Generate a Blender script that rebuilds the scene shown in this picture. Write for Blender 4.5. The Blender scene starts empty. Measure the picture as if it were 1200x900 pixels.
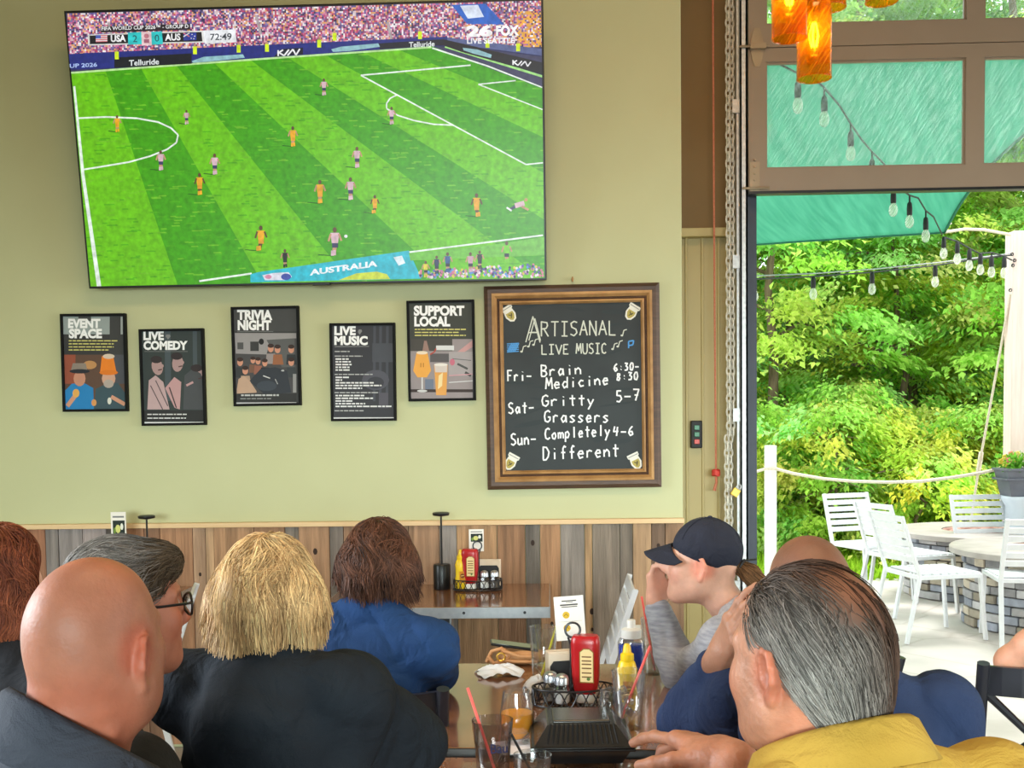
import bpy, math, random
import numpy as np
from mathutils import Vector, Matrix

random.seed(7)
RNG = np.random.RandomState(7)
SC = bpy.context.scene
COL = SC.collection

# ------------------------------------------------------------------ camera
IMW, IMH, F = 1200, 900, 1300.0
CX, CY = 600.0, 560.0
CAM_H = 1.5
YAW, PITCH, ROLL = math.radians(1.9), math.radians(-3.1), -0.013
RC = (Matrix.Rotation(YAW, 3, 'Z') @ Matrix.Rotation(math.pi / 2 + PITCH, 3, 'X') @ Matrix.Rotation(ROLL, 3, 'Z'))
cam_data = bpy.data.cameras.new('camera')
cam = bpy.data.objects.new('camera', cam_data)
COL.objects.link(cam)
cam.matrix_world = Matrix.Translation((0, 0, CAM_H)) @ RC.to_4x4()
cam_data.sensor_width = 36.0
cam_data.lens = F / IMW * 36.0
cam_data.shift_y = (CY - IMH / 2) / IMW
cam_data.clip_start = 0.05
cam_data.clip_end = 200
SC.camera = cam

# ------------------------------------------------------------------ exposure
SC.view_settings.view_transform = 'Standard'
SC.view_settings.look = 'None'
SC.view_settings.exposure = 0.0
SC.view_settings.gamma = 1.0
SC.view_settings.use_curve_mapping = False

# ------------------------------------------------------------------ world and lights
world = bpy.data.worlds.new('world')
SC.world = world
world.use_nodes = True
bg = world.node_tree.nodes['Background']
bg.inputs[0].default_value = (0.93, 0.97, 1.0, 1)
bg.inputs[1].default_value = 2.9

def add_light(name, kind, loc, target, energy, color=(1, 1, 1), **kw):
    ld = bpy.data.lights.new(name, kind)
    ld.energy = energy
    ld.color = color
    for k, v in kw.items():
        setattr(ld, k, v)
    lo = bpy.data.objects.new(name, ld)
    COL.objects.link(lo)
    lo.location = loc
    d = Vector(target) - Vector(loc)
    lo.rotation_euler = d.to_track_quat('-Z', 'Y').to_euler()
    return lo

add_light('sun', 'SUN', (6, 12, 10), (4, 9, 0), 4.0, (1, 0.97, 0.9), angle=math.radians(25))
# area light added behind the camera, beam narrowed to brighten the lower wall
add_light('rear_fill', 'AREA', (0.2, -3.6, 1.7), (-0.3, 5.0, 0.42), 43, (0.84, 1.0, 0.98),
          shape='RECTANGLE', size=6.0, size_y=1.2, spread=math.radians(34))
# daylight from a window in the left-hand wall
add_light('side_window_daylight', 'AREA', (-3.2, 2.0, 1.8), (0.4, 2.2, 0.7), 60, (0.84, 0.93, 1.0),
          shape='RECTANGLE', size=2.0, size_y=1.2, spread=math.radians(90))
# fill light added out of view by the right-hand wall to brighten the room
add_light('right_fill', 'AREA', (5.6, 2.0, 1.6), (-1.5, 4.4, 0.2), 30, (0.92, 1.0, 0.95),
          shape='RECTANGLE', size=3.4, size_y=2.2, spread=math.radians(80))
# warm ceiling lights over the tables
add_light('ceiling_light', 'AREA', (0.2, 2.0, 4.1), (0.2, 3.4, 0), 58, (1.0, 0.69, 0.38),
          shape='RECTANGLE', size=2.6, size_y=0.8)

# ------------------------------------------------------------------ pixel -> place helpers
def ray(px, py):
    return RC @ Vector(((px - CX) / F, -(py - CY) / F, -1.0))

def W(px, py, Y):
    d = ray(px, py)
    t = Y / d.y
    return Vector((d.x * t, Y, CAM_H + d.z * t))

def G(px, py, Z):
    d = ray(px, py)
    t = (Z - CAM_H) / d.z
    return Vector((d.x * t, d.y * t, Z))

# ------------------------------------------------------------------ colours and materials
def lin(c):
    c = c / 255.0
    return c / 12.92 if c <= 0.04045 else ((c + 0.055) / 1.055) ** 2.4

def rgb(r, g, b):
    return (lin(r), lin(g), lin(b), 1.0)

def M(name, c1, c2=None, scale=8.0, rough=0.6, metal=0.0, bump=0.0, bscale=60.0, stretch=(1, 1, 1),
      spec=0.5, sss=0.0, attr=False, coat=0.0, sheen=0.0, amt=1.0, detail=5.0, emit=0.0, contrast=(0.3, 0.7), coords='Object', crease=0.0):
    m = bpy.data.materials.new(name)
    m.use_nodes = True
    nt = m.node_tree
    N, L = nt.nodes, nt.links
    p = N['Principled BSDF']
    p.inputs['Roughness'].default_value = rough
    p.inputs['Metallic'].default_value = metal
    p.inputs['Specular IOR Level'].default_value = spec
    p.inputs['Coat Weight'].default_value = coat
    p.inputs['Coat Roughness'].default_value = 0.08
    p.inputs['Sheen Weight'].default_value = sheen
    if sss:
        p.inputs['Subsurface Weight'].default_value = sss
        p.inputs['Subsurface Radius'].default_value = (0.012, 0.005, 0.003)
        p.inputs['Subsurface Scale'].default_value = 1.0
    tc = N.new('ShaderNodeTexCoord')
    mp = N.new('ShaderNodeMapping')
    mp.inputs['Scale'].default_value = stretch
    L.new(tc.outputs[coords], mp.inputs[0])
    nz = N.new('ShaderNodeTexNoise')
    nz.inputs['Scale'].default_value = scale
    nz.inputs['Detail'].default_value = detail
    L.new(mp.outputs[0], nz.inputs['Vector'])
    cr = N.new('ShaderNodeValToRGB')
    cr.color_ramp.elements[0].position = contrast[0]
    cr.color_ramp.elements[1].position = contrast[1]
    L.new(nz.outputs['Fac'], cr.inputs[0])
    if attr:
        at = N.new('ShaderNodeAttribute')
        at.attribute_name = 'Col'
        lo = 1.0 - amt
        cr.color_ramp.elements[0].color = (lo, lo, lo, 1)
        cr.color_ramp.elements[1].color = (1, 1, 1, 1)
        mx = N.new('ShaderNodeMix')
        mx.data_type = 'RGBA'
        mx.blend_type = 'MULTIPLY'
        mx.inputs[0].default_value = 1.0
        L.new(at.outputs['Color'], mx.inputs[6])
        L.new(cr.outputs[0], mx.inputs[7])
        out = mx.outputs[2]
    else:
        cr.color_ramp.elements[0].color = c1
        cr.color_ramp.elements[1].color = c2 or c1
        out = cr.outputs[0]
    L.new(out, p.inputs['Base Color'])
    if emit:
        L.new(out, p.inputs['Emission Color'])
        p.inputs['Emission Strength'].default_value = emit
    if bump:
        n2 = N.new('ShaderNodeTexNoise')
        n2.inputs['Scale'].default_value = bscale
        n2.inputs['Detail'].default_value = 4
        L.new(mp.outputs[0], n2.inputs['Vector'])
        bp = N.new('ShaderNodeBump')
        bp.inputs['Strength'].default_value = bump
        bp.inputs['Distance'].default_value = 0.01
        L.new(n2.outputs['Fac'], bp.inputs['Height'])
        L.new(bp.outputs[0], p.inputs['Normal'])
        if crease:
            n3 = N.new('ShaderNodeTexNoise')
            n3.inputs['Scale'].default_value = 11
            n3.inputs['Detail'].default_value = 3
            n3.inputs['Distortion'].default_value = 1.6
            L.new(mp.outputs[0], n3.inputs['Vector'])
            b3 = N.new('ShaderNodeBump')
            b3.inputs['Strength'].default_value = crease
            b3.inputs['Distance'].default_value = 0.03
            L.new(n3.outputs['Fac'], b3.inputs['Height'])
            L.new(b3.outputs[0], bp.inputs['Normal'])
    return m

def thin_glass(name, tint=(1, 1, 1, 1), refl=1.0, ior=1.5, haze=None, rough=0.0, edge=0.38):
    m = bpy.data.materials.new(name)
    m.use_nodes = True
    nt = m.node_tree
    N, L = nt.nodes, nt.links
    N.remove(N['Principled BSDF'])
    out = N['Material Output']
    tr = N.new('ShaderNodeBsdfTransparent')
    tr.inputs[0].default_value = tint
    gl = N.new('ShaderNodeBsdfGlossy')
    gl.inputs['Roughness'].default_value = rough
    mt = N.new('ShaderNodeMix')
    mt.data_type = 'RGBA'
    mt.inputs[6].default_value = tint
    mt.inputs[7].default_value = tuple(q * edge for q in tint[:3]) + (1,)
    L.new(mt.outputs[2], tr.inputs[0])
    fr = N.new('ShaderNodeLayerWeight')
    fr.inputs['Blend'].default_value = 0.5
    pw = N.new('ShaderNodeMath')
    pw.operation = 'POWER'
    pw.inputs[1].default_value = 3.5
    L.new(fr.outputs['Facing'], pw.inputs[0])
    L.new(pw.outputs[0], mt.inputs[0])
    mu = N.new('ShaderNodeMath')
    mu.operation = 'MULTIPLY_ADD'
    mu.inputs[1].default_value = 0.60 * refl
    mu.inputs[2].default_value = 0.07 * refl
    L.new(pw.outputs[0], mu.inputs[0])
    mx = N.new('ShaderNodeMixShader')
    L.new(mu.outputs[0], mx.inputs[0])
    L.new(tr.outputs[0], mx.inputs[1])
    L.new(gl.outputs[0], mx.inputs[2])
    last = mx
    if haze:
        df = N.new('ShaderNodeBsdfTranslucent')
        df.inputs[0].default_value = haze[0]
        tc = N.new('ShaderNodeTexCoord')
        m0 = N.new('ShaderNodeMapping')
        m0.inputs['Rotation'].default_value = (0, math.radians(58), 0)
        mp = N.new('ShaderNodeMapping')
        mp.inputs['Scale'].default_value = (3, 3, 45)
        nz = N.new('ShaderNodeTexNoise')
        nz.inputs['Scale'].default_value = 4.5
        nz.inputs['Detail'].default_value = 6
        L.new(tc.outputs['Object'], m0.inputs[0])
        L.new(m0.outputs[0], mp.inputs[0])
        L.new(mp.outputs[0], nz.inputs['Vector'])
        cr = N.new('ShaderNodeValToRGB')
        cr.color_ramp.elements[0].position = 0.45
        cr.color_ramp.elements[0].color = (haze[1] * .4,) * 3 + (1,)
        cr.color_ramp.elements[1].position = 0.75
        cr.color_ramp.elements[1].color = (haze[1] * 1.6,) * 3 + (1,)
        L.new(nz.outputs['Fac'], cr.inputs[0])
        m2 = N.new('ShaderNodeMixShader')
        L.new(cr.outputs[0], m2.inputs[0])
        L.new(last.outputs[0], m2.inputs[1])
        L.new(df.outputs[0], m2.inputs[2])
        last = m2
    L.new(last.outputs[0], out.inputs[0])
    return m

def leaf_mat(name, amt=0.35):
    m = bpy.data.materials.new(name)
    m.use_nodes = True
    nt = m.node_tree
    N, L = nt.nodes, nt.links
    N.remove(N['Principled BSDF'])
    at = N.new('ShaderNodeAttribute')
    at.attribute_name = 'Col'
    df = N.new('ShaderNodeBsdfDiffuse')
    tl = N.new('ShaderNodeBsdfTranslucent')
    L.new(at.outputs['Color'], df.inputs[0])
    L.new(at.outputs['Color'], tl.inputs[0])
    mx = N.new('ShaderNodeMixShader')
    mx.inputs[0].default_value = 0.5
    L.new(df.outputs[0], mx.inputs[1])
    L.new(tl.outputs[0], mx.inputs[2])
    L.new(mx.outputs[0], N['Material Output'].inputs[0])
    return m

# ------------------------------------------------------------------ object helpers
def tag(o, label=None, cat=None, group=None, kind=None):
    if label: o['label'] = label
    if cat: o['category'] = cat
    if group: o['group'] = group
    if kind: o['kind'] = kind
    return o

def thing(name, label, cat, loc=(0, 0, 0), rz=0.0, group=None):
    o = bpy.data.objects.new(name, None)
    o.empty_display_size = 0.05
    COL.objects.link(o)
    o.location = loc
    o.rotation_euler = (0, 0, rz)
    tag(o, label, cat, group)
    return o

def copy_tree(o, parent=None):
    c = o.copy()
    COL.objects.link(c)
    if parent is not None:
        c.parent = parent
    for ch in list(o.children):
        copy_tree(ch, c)
    return c

def dup(o, loc, rz, label=None, group=None):
    c = copy_tree(o)
    c.location = loc
    c.rotation_euler = (0, 0, rz)
    tag(c, label, None, group)
    return c

def mesh_obj(name, V, Fc, mats, parent=None, midx=None, fcol=None, vcol=None, smooth=True, bevel=0.0, autosm=None):
    me = bpy.data.meshes.new(name)
    V = np.asarray(V, dtype=float)
    me.from_pydata(V.tolist(), [], [list(map(int, f)) for f in Fc] if not isinstance(Fc, np.ndarray) else Fc.tolist())
    if not isinstance(mats, (list, tuple)):
        mats = [mats]
    for m in mats:
        me.materials.append(m)
    if midx is not None and len(mats) > 1:
        me.polygons.foreach_set('material_index', np.asarray(midx, dtype=np.int32))
    if fcol is not None:
        a = me.color_attributes.new('Col', 'FLOAT_COLOR', 'CORNER')
        lt = np.array([p.loop_total for p in me.polygons])
        fc = np.repeat(np.asarray(fcol, dtype=np.float32).reshape(-1, 4), lt, axis=0)
        a.data.foreach_set('color', fc.ravel())
    elif vcol is not None:
        a = me.color_attributes.new('Col', 'FLOAT_COLOR', 'POINT')
        vc = np.asarray(vcol, dtype=np.float32)
        if vc.shape[1] == 3:
            vc = np.hstack([vc, np.ones((len(vc), 1), np.float32)])
        a.data.foreach_set('color', vc.ravel())
    if smooth:
        me.polygons.foreach_set('use_smooth', np.ones(len(me.polygons), dtype=bool))
        if autosm:
            me.set_sharp_from_angle(angle=math.radians(autosm))
    me.update()
    o = bpy.data.objects.new(name, me)
    COL.objects.link(o)
    if parent is not None:
        o.parent = parent
    if bevel:
        b = o.modifiers.new('bevel', 'BEVEL')
        b.width = bevel
        b.segments = 2
        b.limit_method = 'ANGLE'
        b.angle_limit = math.radians(50)
    return o

class MB:
    """collects shapes for ONE mesh"""
    def __init__(s):
        s.V, s.F, s.MI, s.C = [], [], [], []
        s.x = Matrix.Identity(4)
        s.mi = 0
        s.c = (1, 1, 1, 1)

    def put(s, verts, faces):
        b = len(s.V)
        for v in verts:
            s.V.append(tuple(s.x @ Vector(v)))
        for f in faces:
            s.F.append([b + i for i in f])
            s.MI.append(s.mi)
            s.C.append(s.c)
        return s

    def box(s, c, size, R=None):
        hx, hy, hz = size[0] / 2, size[1] / 2, size[2] / 2
        vs = [Vector((x, y, z)) for x in (-hx, hx) for y in (-hy, hy) for z in (-hz, hz)]
        c = Vector(c)
        if R is not None:
            vs = [R @ v for v in vs]
        vs = [v + c for v in vs]
        return s.put(vs, [(0, 1, 3, 2), (4, 6, 7, 5), (0, 4, 5, 1), (2, 3, 7, 6), (0, 2, 6, 4), (1, 5, 7, 3)])

    def bb(s, x0, x1, y0, y1, z0, z1):
        return s.box(((x0 + x1) / 2, (y0 + y1) / 2, (z0 + z1) / 2), (abs(x1 - x0), abs(y1 - y0), abs(z1 - z0)))

    def bar(s, a, b, w, d, up=(0, 0, 1)):
        a, b = Vector(a), Vector(b)
        t = (b - a)
        L = t.length
        t.normalize()
        up = Vector(up)
        if abs(t.dot(up)) > 0.98:
            up = Vector((0, 1, 0))
        x = t.cross(up).normalized()
        y = x.cross(t).normalized()
        R = Matrix((x, y, t)).transposed()
        return s.box((a + b) / 2, (w, d, L), R)

    def tube(s, pts, r, n=8, caps=True, closed=False):
        pts = [Vector(p) for p in pts]
        m = len(pts)
        rs = r if isinstance(r, (list, tuple)) else [r] * m
        t0 = (pts[1] - pts[0]).normalized()
        nrm = t0.orthogonal().normalized()
        vs, fs = [], []
        for i in range(m):
            if closed:
                t = (pts[(i + 1) % m] - pts[i - 1]).normalized()
            elif i == 0:
                t = t0
            elif i == m - 1:
                t = (pts[-1] - pts[-2]).normalized()
            else:
                t = ((pts[i + 1] - pts[i]).normalized() + (pts[i] - pts[i - 1]).normalized())
                t = t.normalized() if t.length > 1e-6 else (pts[i + 1] - pts[i]).normalized()
            nrm = (nrm - t * nrm.dot(t))
            nrm = nrm.normalized() if nrm.length > 1e-6 else t.orthogonal().normalized()
            bn = t.cross(nrm)
            for k in range(n):
                a = 2 * math.pi * k / n
                vs.append(pts[i] + (nrm * math.cos(a) + bn * math.sin(a)) * rs[i])
        lim = m if closed else m - 1
        for i in range(lim):
            j = (i + 1) % m
            for k in range(n):
                k2 = (k + 1) % n
                fs.append((i * n + k, i * n + k2, j * n + k2, j * n + k))
        if caps and not closed:
            fs.append(tuple(range(n - 1, -1, -1)))
            fs.append(tuple((m - 1) * n + k for k in range(n)))
        return s.put(vs, fs)

    def lathe(s, prof, n=24, c=(0, 0, 0), sx=1.0, sy=1.0, cap0=True, cap1=True):
        vs, fs = [], []
        m = len(prof)
        for r, z in prof:
            for k in range(n):
                a = 2 * math.pi * k / n
                vs.append((c[0] + r * sx * math.cos(a), c[1] + r * sy * math.sin(a), c[2] + z))
        for i in range(m - 1):
            for k in range(n):
                k2 = (k + 1) % n
                fs.append((i * n + k, i * n + k2, (i + 1) * n + k2, (i + 1) * n + k))
        if cap0: fs.append(tuple(range(n - 1, -1, -1)))
        if cap1: fs.append(tuple((m - 1) * n + k for k in range(n)))
        return s.put(vs, fs)

    def sphere(s, c, r, n=14, m=8):
        r = r if isinstance(r, (list, tuple)) else (r, r, r)
        prof = [(max(1e-4, math.cos(-math.pi / 2 + math.pi * i / m)), math.sin(-math.pi / 2 + math.pi * i / m)) for i in range(m + 1)]
        vs, fs = [], []
        for rr, z in prof:
            for k in range(n):
                a = 2 * math.pi * k / n
                vs.append((c[0] + rr * r[0] * math.cos(a), c[1] + rr * r[1] * math.sin(a), c[2] + z * r[2]))
        for i in range(m):
            for k in range(n):
                k2 = (k + 1) % n
                fs.append((i * n + k, i * n + k2, (i + 1) * n + k2, (i + 1) * n + k))
        return s.put(vs, fs)

    def prism(s, poly, h, f):
        """poly: 2-D outline; f(u, v, w) -> point; extruded from w=0 to w=h"""
        n = len(poly)
        vs = [f(u, v, 0) for u, v in poly] + [f(u, v, h) for u, v in poly]
        fs = [tuple(range(n - 1, -1, -1)), tuple(range(n, 2 * n))]
        for i in range(n):
            j = (i + 1) % n
            fs.append((i, j, n + j, n + i))
        return s.put(vs, fs)

    def build(s, name, mats, parent=None, smooth=False, bevel=0.0, col=False, autosm=40):
        return mesh_obj(name, s.V, s.F, mats, parent, midx=s.MI, fcol=s.C if col else None,
                        smooth=smooth, bevel=bevel, autosm=autosm if smooth else None)

# ------------------------------------------------------------------ flat pictures (screen, prints, labels)
_txt = {}
def glyphs(text, offset=0.0):
    key = (text, offset)
    if key not in _txt:
        cu = bpy.data.curves.new('writing', 'FONT')
        cu.body = text
        cu.offset = offset
        cu.resolution_u = 3
        o = bpy.data.objects.new('writing', cu)
        COL.objects.link(o)
        dg = bpy.context.evaluated_depsgraph_get()
        me = o.evaluated_get(dg).to_mesh()
        V = np.array([v.co[:2] for v in me.vertices]) if len(me.vertices) else np.zeros((0, 2))
        Fs = [list(p.vertices) for p in me.polygons]
        o.evaluated_get(dg).to_mesh_clear()
        bpy.data.objects.remove(o)
        bpy.data.curves.remove(cu)
        _txt[key] = (V, Fs)
    return _txt[key]

def homography(src, dst):
    A, b = [], []
    for (x, y), (u, v) in zip(src, dst):
        A.append([x, y, 1, 0, 0, 0, -u * x, -u * y]); b.append(u)
        A.append([0, 0, 0, x, y, 1, -v * x, -v * y]); b.append(v)
    h = np.linalg.solve(np.array(A, float), np.array(b, float))
    return np.append(h, 1).reshape(3, 3)

def fit_rect(px4, Ys):
    """photo corners tl, tr, br, bl with their depths -> a true rectangle in the room"""
    P = [W(x, y, Y) for (x, y), Y in zip(px4, Ys)]
    c = (P[0] + P[1] + P[2] + P[3]) / 4
    u = ((P[1] + P[2]) - (P[0] + P[3])) / 2
    v = ((P[2] + P[3]) - (P[0] + P[1])) / 2
    w, h = u.length, v.length
    u.normalize()
    v = (v - u * v.dot(u)).normalized()
    n = v.cross(u).normalized()          # towards the viewer
    if n.y > 0: n = -n
    return c, u, v, n, w, h

class Pic:
    """a flat picture made of coloured faces lying on a rectangle"""
    def __init__(s, px4, c, u, v, n, w, h):
        s.H = homography(px4, [(-w / 2, -h / 2), (w / 2, -h / 2), (w / 2, h / 2), (-w / 2, h / 2)])
        s.c, s.u, s.v, s.n, s.w, s.h = c, u, v, n, w, h
        s.V, s.F, s.C, s.lay = [], [], [], 1
        s.nc, s.dz = 0, 4e-6

    def loc(s, x, y):
        q = s.H @ np.array([x, y, 1.0])
        return q[0] / q[2], q[1] / q[2]

    def raw(s, pts, faces, color, dz=0.0):
        b = len(s.V)
        s.nc += 1
        for (x, y) in pts:
            a, d = s.loc(x, y)
            a = max(-s.w / 2, min(s.w / 2, a)); d = max(-s.h / 2, min(s.h / 2, d))
            s.V.append(tuple(s.c + s.u * a + s.v * d + s.n * (s.lay * 0.0001 + s.nc * s.dz)))
        for f in faces:
            s.F.append([b + i for i in f]); s.C.append(color)

    def poly(s, pts, color):
        s.raw(pts, [tuple(range(len(pts)))], color)
        return s

    def rect(s, x0, y0, x1, y1, color, slope=0.0):
        dy = slope * (x1 - x0)
        return s.poly([(x0, y0), (x1, y0 + dy), (x1, y1 + dy), (x0, y1)], color)

    def ell(s, x, y, rx, ry, color, n=14, rot=0.0):
        ca, sa = math.cos(rot), math.sin(rot)
        return s.poly([(x + rx * math.cos(t) * ca - ry * math.sin(t) * sa, y + rx * math.cos(t) * sa + ry * math.sin(t) * ca)
                       for t in [2 * math.pi * k / n for k in range(n)]], color)

    def line(s, pts, wd, color, w2=None):
        n = len(pts)
        w2 = wd if w2 is None else w2
        for i in range(n - 1):
            (x0, y0), (x1, y1) = pts[i], pts[i + 1]
            L = math.hypot(x1 - x0, y1 - y0) or 1
            nx, ny = -(y1 - y0) / L, (x1 - x0) / L
            a = (wd + (w2 - wd) * i / max(1, n - 1)) / 2
            b = (wd + (w2 - wd) * (i + 1) / max(1, n - 1)) / 2
            s.raw([(x0 + nx * a, y0 + ny * a), (x1 + nx * b, y1 + ny * b), (x1 - nx * b, y1 - ny * b), (x0 - nx * a, y0 - ny * a)], [(0, 1, 2, 3)], color)
        return s

    def text(s, t, x, y, h, color, width=None, offset=0.0, slope=0.0, lean=0.0):
        V, Fs = glyphs(t, offset)
        if not len(V): return s
        x0 = V[:, 0].min()
        k = h / 0.70
        kx = k if width is None else width / max(1e-6, V[:, 0].max() - x0)
        pts = [(x + (vx - x0) * kx + vy * k * lean, y - vy * k + (vx - x0) * kx * slope) for vx, vy in V]
        s.raw(pts, Fs, color)
        return s

    def up(s):
        s.lay += 1
        return s

    def build(s, name, mat, parent):
        return mesh_obj(name, s.V, s.F, mat, parent, fcol=s.C, smooth=False)

def clip_poly(poly, a, b, c):
    """keep a*x + b*y + c >= 0"""
    out = []
    n = len(poly)
    for i in range(n):
        p, q = poly[i], poly[(i + 1) % n]
        dp, dq = a * p[0] + b * p[1] + c, a * q[0] + b * q[1] + c
        if dp >= 0: out.append(p)
        if dp * dq < 0:
            t = dp / (dp - dq)
            out.append((p[0] + t * (q[0] - p[0]), p[1] + t * (q[1] - p[1])))
    return out

def settle(root):
    """children were modelled in room coordinates: keep them there under an Empty that stands elsewhere"""
    inv = (Matrix.Translation(root.location) @ root.rotation_euler.to_matrix().to_4x4()).inverted()
    for ch in root.children:
        ch.matrix_parent_inverse = inv
    return root

# ------------------------------------------------------------------ materials of the room
m_wall = M('wall_paint', rgb(190, 191, 150), rgb(194, 195, 154), scale=3, rough=0.75, bump=0.05, bscale=300, spec=0.3)
m_brown = M('brown_paint', rgb(128, 104, 70), rgb(138, 112, 76), scale=2, rough=0.7, spec=0.3)
m_steel_wall = M('cream_metal', rgb(180, 162, 108), rgb(188, 170, 116), scale=2, rough=0.5)
m_wood = M('barn_wood', rgb(1, 1, 1), attr=True, scale=5, stretch=(7, 7, 0.5), rough=0.8, bump=0.5, bscale=24, amt=0.6, detail=9, contrast=(0.25, 0.7))
m_pine = M('pine', rgb(214, 178, 132), rgb(228, 196, 152), scale=6, stretch=(0.5, 6, 6), rough=0.6)
m_ceil = M('ceiling_paint', rgb(120, 110, 95), scale=3, rough=0.9)
m_floor = M('floor_concrete', rgb(176, 170, 162), rgb(196, 190, 182), scale=4, rough=0.5, bump=0.05)
m_black = M('black_plastic', rgb(16, 16, 18), rgb(22, 22, 24), scale=20, rough=0.35)
m_blackmatte = M('black_matte', rgb(24, 24, 26), rgb(32, 32, 34), scale=30, rough=0.6)
m_blackmetal = M('black_metal', rgb(20, 20, 24), rgb(30, 30, 36), scale=20, rough=0.35, spec=0.6)
m_alu = M('aluminium', rgb(190, 194, 200), rgb(206, 208, 212), scale=40, rough=0.3, metal=0.85)
m_galv = M('galvanised', rgb(176, 178, 180), rgb(206, 208, 208), scale=60, rough=0.45, metal=0.45)
m_bronze = M('door_bronze', rgb(140, 122, 102), rgb(148, 130, 110), scale=3, rough=0.5)
m_hinge = M('hinge_bronze', rgb(148, 130, 104), rgb(164, 146, 120), scale=12, rough=0.4, metal=0.2)
m_gasket = M('dark_jamb', rgb(40, 46, 60), rgb(52, 58, 72), scale=9, rough=0.5)
m_print = M('printed', rgb(1, 1, 1), attr=True, amt=0.05, scale=30, rough=0.55, spec=0.25)
m_white = M('white_powder_coat', rgb(214, 217, 222), rgb(222, 225, 229), scale=20, rough=0.4)

def screen_mat():
    m = bpy.data.materials.new('screen_light')
    m.use_nodes = True
    nt = m.node_tree
    N, L = nt.nodes, nt.links
    p = N['Principled BSDF']
    p.inputs['Base Color'].default_value = (0.01, 0.01, 0.01, 1)
    p.inputs['Roughness'].default_value = 0.3
    at = N.new('ShaderNodeAttribute'); at.attribute_name = 'Col'
    tc = N.new('ShaderNodeTexCoord')
    nz = N.new('ShaderNodeTexNoise'); nz.inputs['Scale'].default_value = 45; nz.inputs['Detail'].default_value = 6
    L.new(tc.outputs['Object'], nz.inputs['Vector'])
    cr = N.new('ShaderNodeValToRGB')
    cr.color_ramp.elements[0].color = (0.72, 0.72, 0.72, 1); cr.color_ramp.elements[0].position = 0.3
    cr.color_ramp.elements[1].color = (1.12, 1.12, 1.12, 1); cr.color_ramp.elements[1].position = 0.7
    L.new(nz.outputs['Fac'], cr.inputs[0])
    mx = N.new('ShaderNodeMix'); mx.data_type = 'RGBA'; mx.blend_type = 'MULTIPLY'; mx.inputs[0].default_value = 1
    L.new(at.outputs['Color'], mx.inputs[6]); L.new(cr.outputs[0], mx.inputs[7])
    L.new(mx.outputs[2], p.inputs['Emission Color'])
    p.inputs['Emission Strength'].default_value = 1.0
    return m
m_screen = screen_mat()

# ------------------------------------------------------------------ the room
WY = 5.0                       # face of the television wall
WC = W(799, 300, WY).x         # its free corner
OPN = W(884, 400, 5.3).x       # left edge of the overhead door opening
XL, XR, YB, ZC = -3.4, 6.2, -4.0, 4.3
RAILZ = W(400, 617, 4.96).z

def structure(name, mb, mat, parent=None, **k):
    o = mb.build(name, mat, parent, **k)
    if parent is None: o['kind'] = 'structure'
    return o

structure('floor', MB().bb(XL, XR, YB, 5.42, -0.1, 0), m_floor)
structure('ceiling', MB().bb(XL, XR, YB, 5.42, ZC, ZC + 0.1), m_ceil)
structure('wall_back', MB().bb(XL, WC, WY, 5.26, 0, ZC), m_wall, bevel=0.004)
structure('wall_left', MB().bb(XL - 0.15, XL, YB, 5.42, 0, ZC), m_wall)
w = MB()
w.bb(XR, XR + 0.15, YB, 0.2, 0, ZC); w.bb(XR, XR + 0.15, 3.8, 5.42, 0, ZC); w.bb(XR, XR + 0.15, 0.2, 3.8, 3.1, ZC)
structure('wall_right', w, m_wall)
w = MB()
w.bb(XL, XR, YB - 0.15, YB, 0, 1.0); w.bb(XL, XR, YB - 0.15, YB, 3.0, ZC)
w.bb(XL, -2.5, YB - 0.15, YB, 1.0, 3.0); w.bb(3.8, XR, YB - 0.15, YB, 1.0, 3.0)
structure('wall_front', w, m_wall)
# steel building wall beside the door: brown board above a ledge, ribbed cream sheet below
w = MB()
LZ = W(825, 268, 5.27).z
w.bb(WC - 0.4, OPN, 5.30, 5.42, 0, LZ)
x = WC - 0.1
while x < OPN - 0.03:
    w.bb(x, x + 0.012, 5.288, 5.30, 0, LZ - 0.02)
    x += 0.075
w.bb(WC - 0.02, OPN - 0.08, 5.24, 5.30, LZ - 0.04, LZ)
structure('wall_steel', w, m_steel_wall, bevel=0.003)
structure('wall_header', MB().bb(WC - 0.4, OPN - 0.06, 5.28, 5.42, LZ, ZC).bb(OPN - 0.06, 5.0, 5.34, 5.42, 3.7, ZC).bb(5.0, XR, 5.34, 5.42, 0, ZC), m_brown)

# rough barn boards below the rail, every board its own colour
pl = [(32, 57, 150, 98, 70), (57, 72, 128, 118, 114), (72, 100, 134, 124, 122), (100, 128, 140, 126, 124), (128, 142, 88, 76, 68), (142, 172, 150, 104, 74),
      (172, 190, 130, 92, 68), (190, 228, 164, 116, 82), (228, 243, 172, 134, 104), (243, 253, 186, 146, 108), (253, 300, 168, 124, 88), (300, 336, 150, 108, 76),
      (336, 352, 120, 108, 98), (352, 388, 158, 118, 86), (388, 404, 122, 110, 102), (404, 440, 140, 104, 78), (440, 480, 150, 116, 88),
      (480, 516, 156, 118, 88), (516, 536, 138, 128, 122), (536, 583, 172, 130, 90), (583, 616, 148, 106, 74), (616, 633, 102, 94, 86), (633, 657, 168, 122, 84),
      (657, 685, 132, 122, 114), (685, 694, 178, 140, 98), (694, 726, 124, 110, 96), (726, 741, 112, 100, 88), (741, 763, 168, 132, 96), (763, 779, 108, 84, 66), (779, 801, 138, 104, 76)]
first = [(-160, -120), (-120, -84), (-84, -50), (-50, -24), (-24, 6), (6, 32)]
pl = [(a, b, *random.choice([(150, 100, 72), (130, 118, 112), (160, 116, 84), (118, 92, 74)])) for a, b in first] + pl
w = MB()
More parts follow.
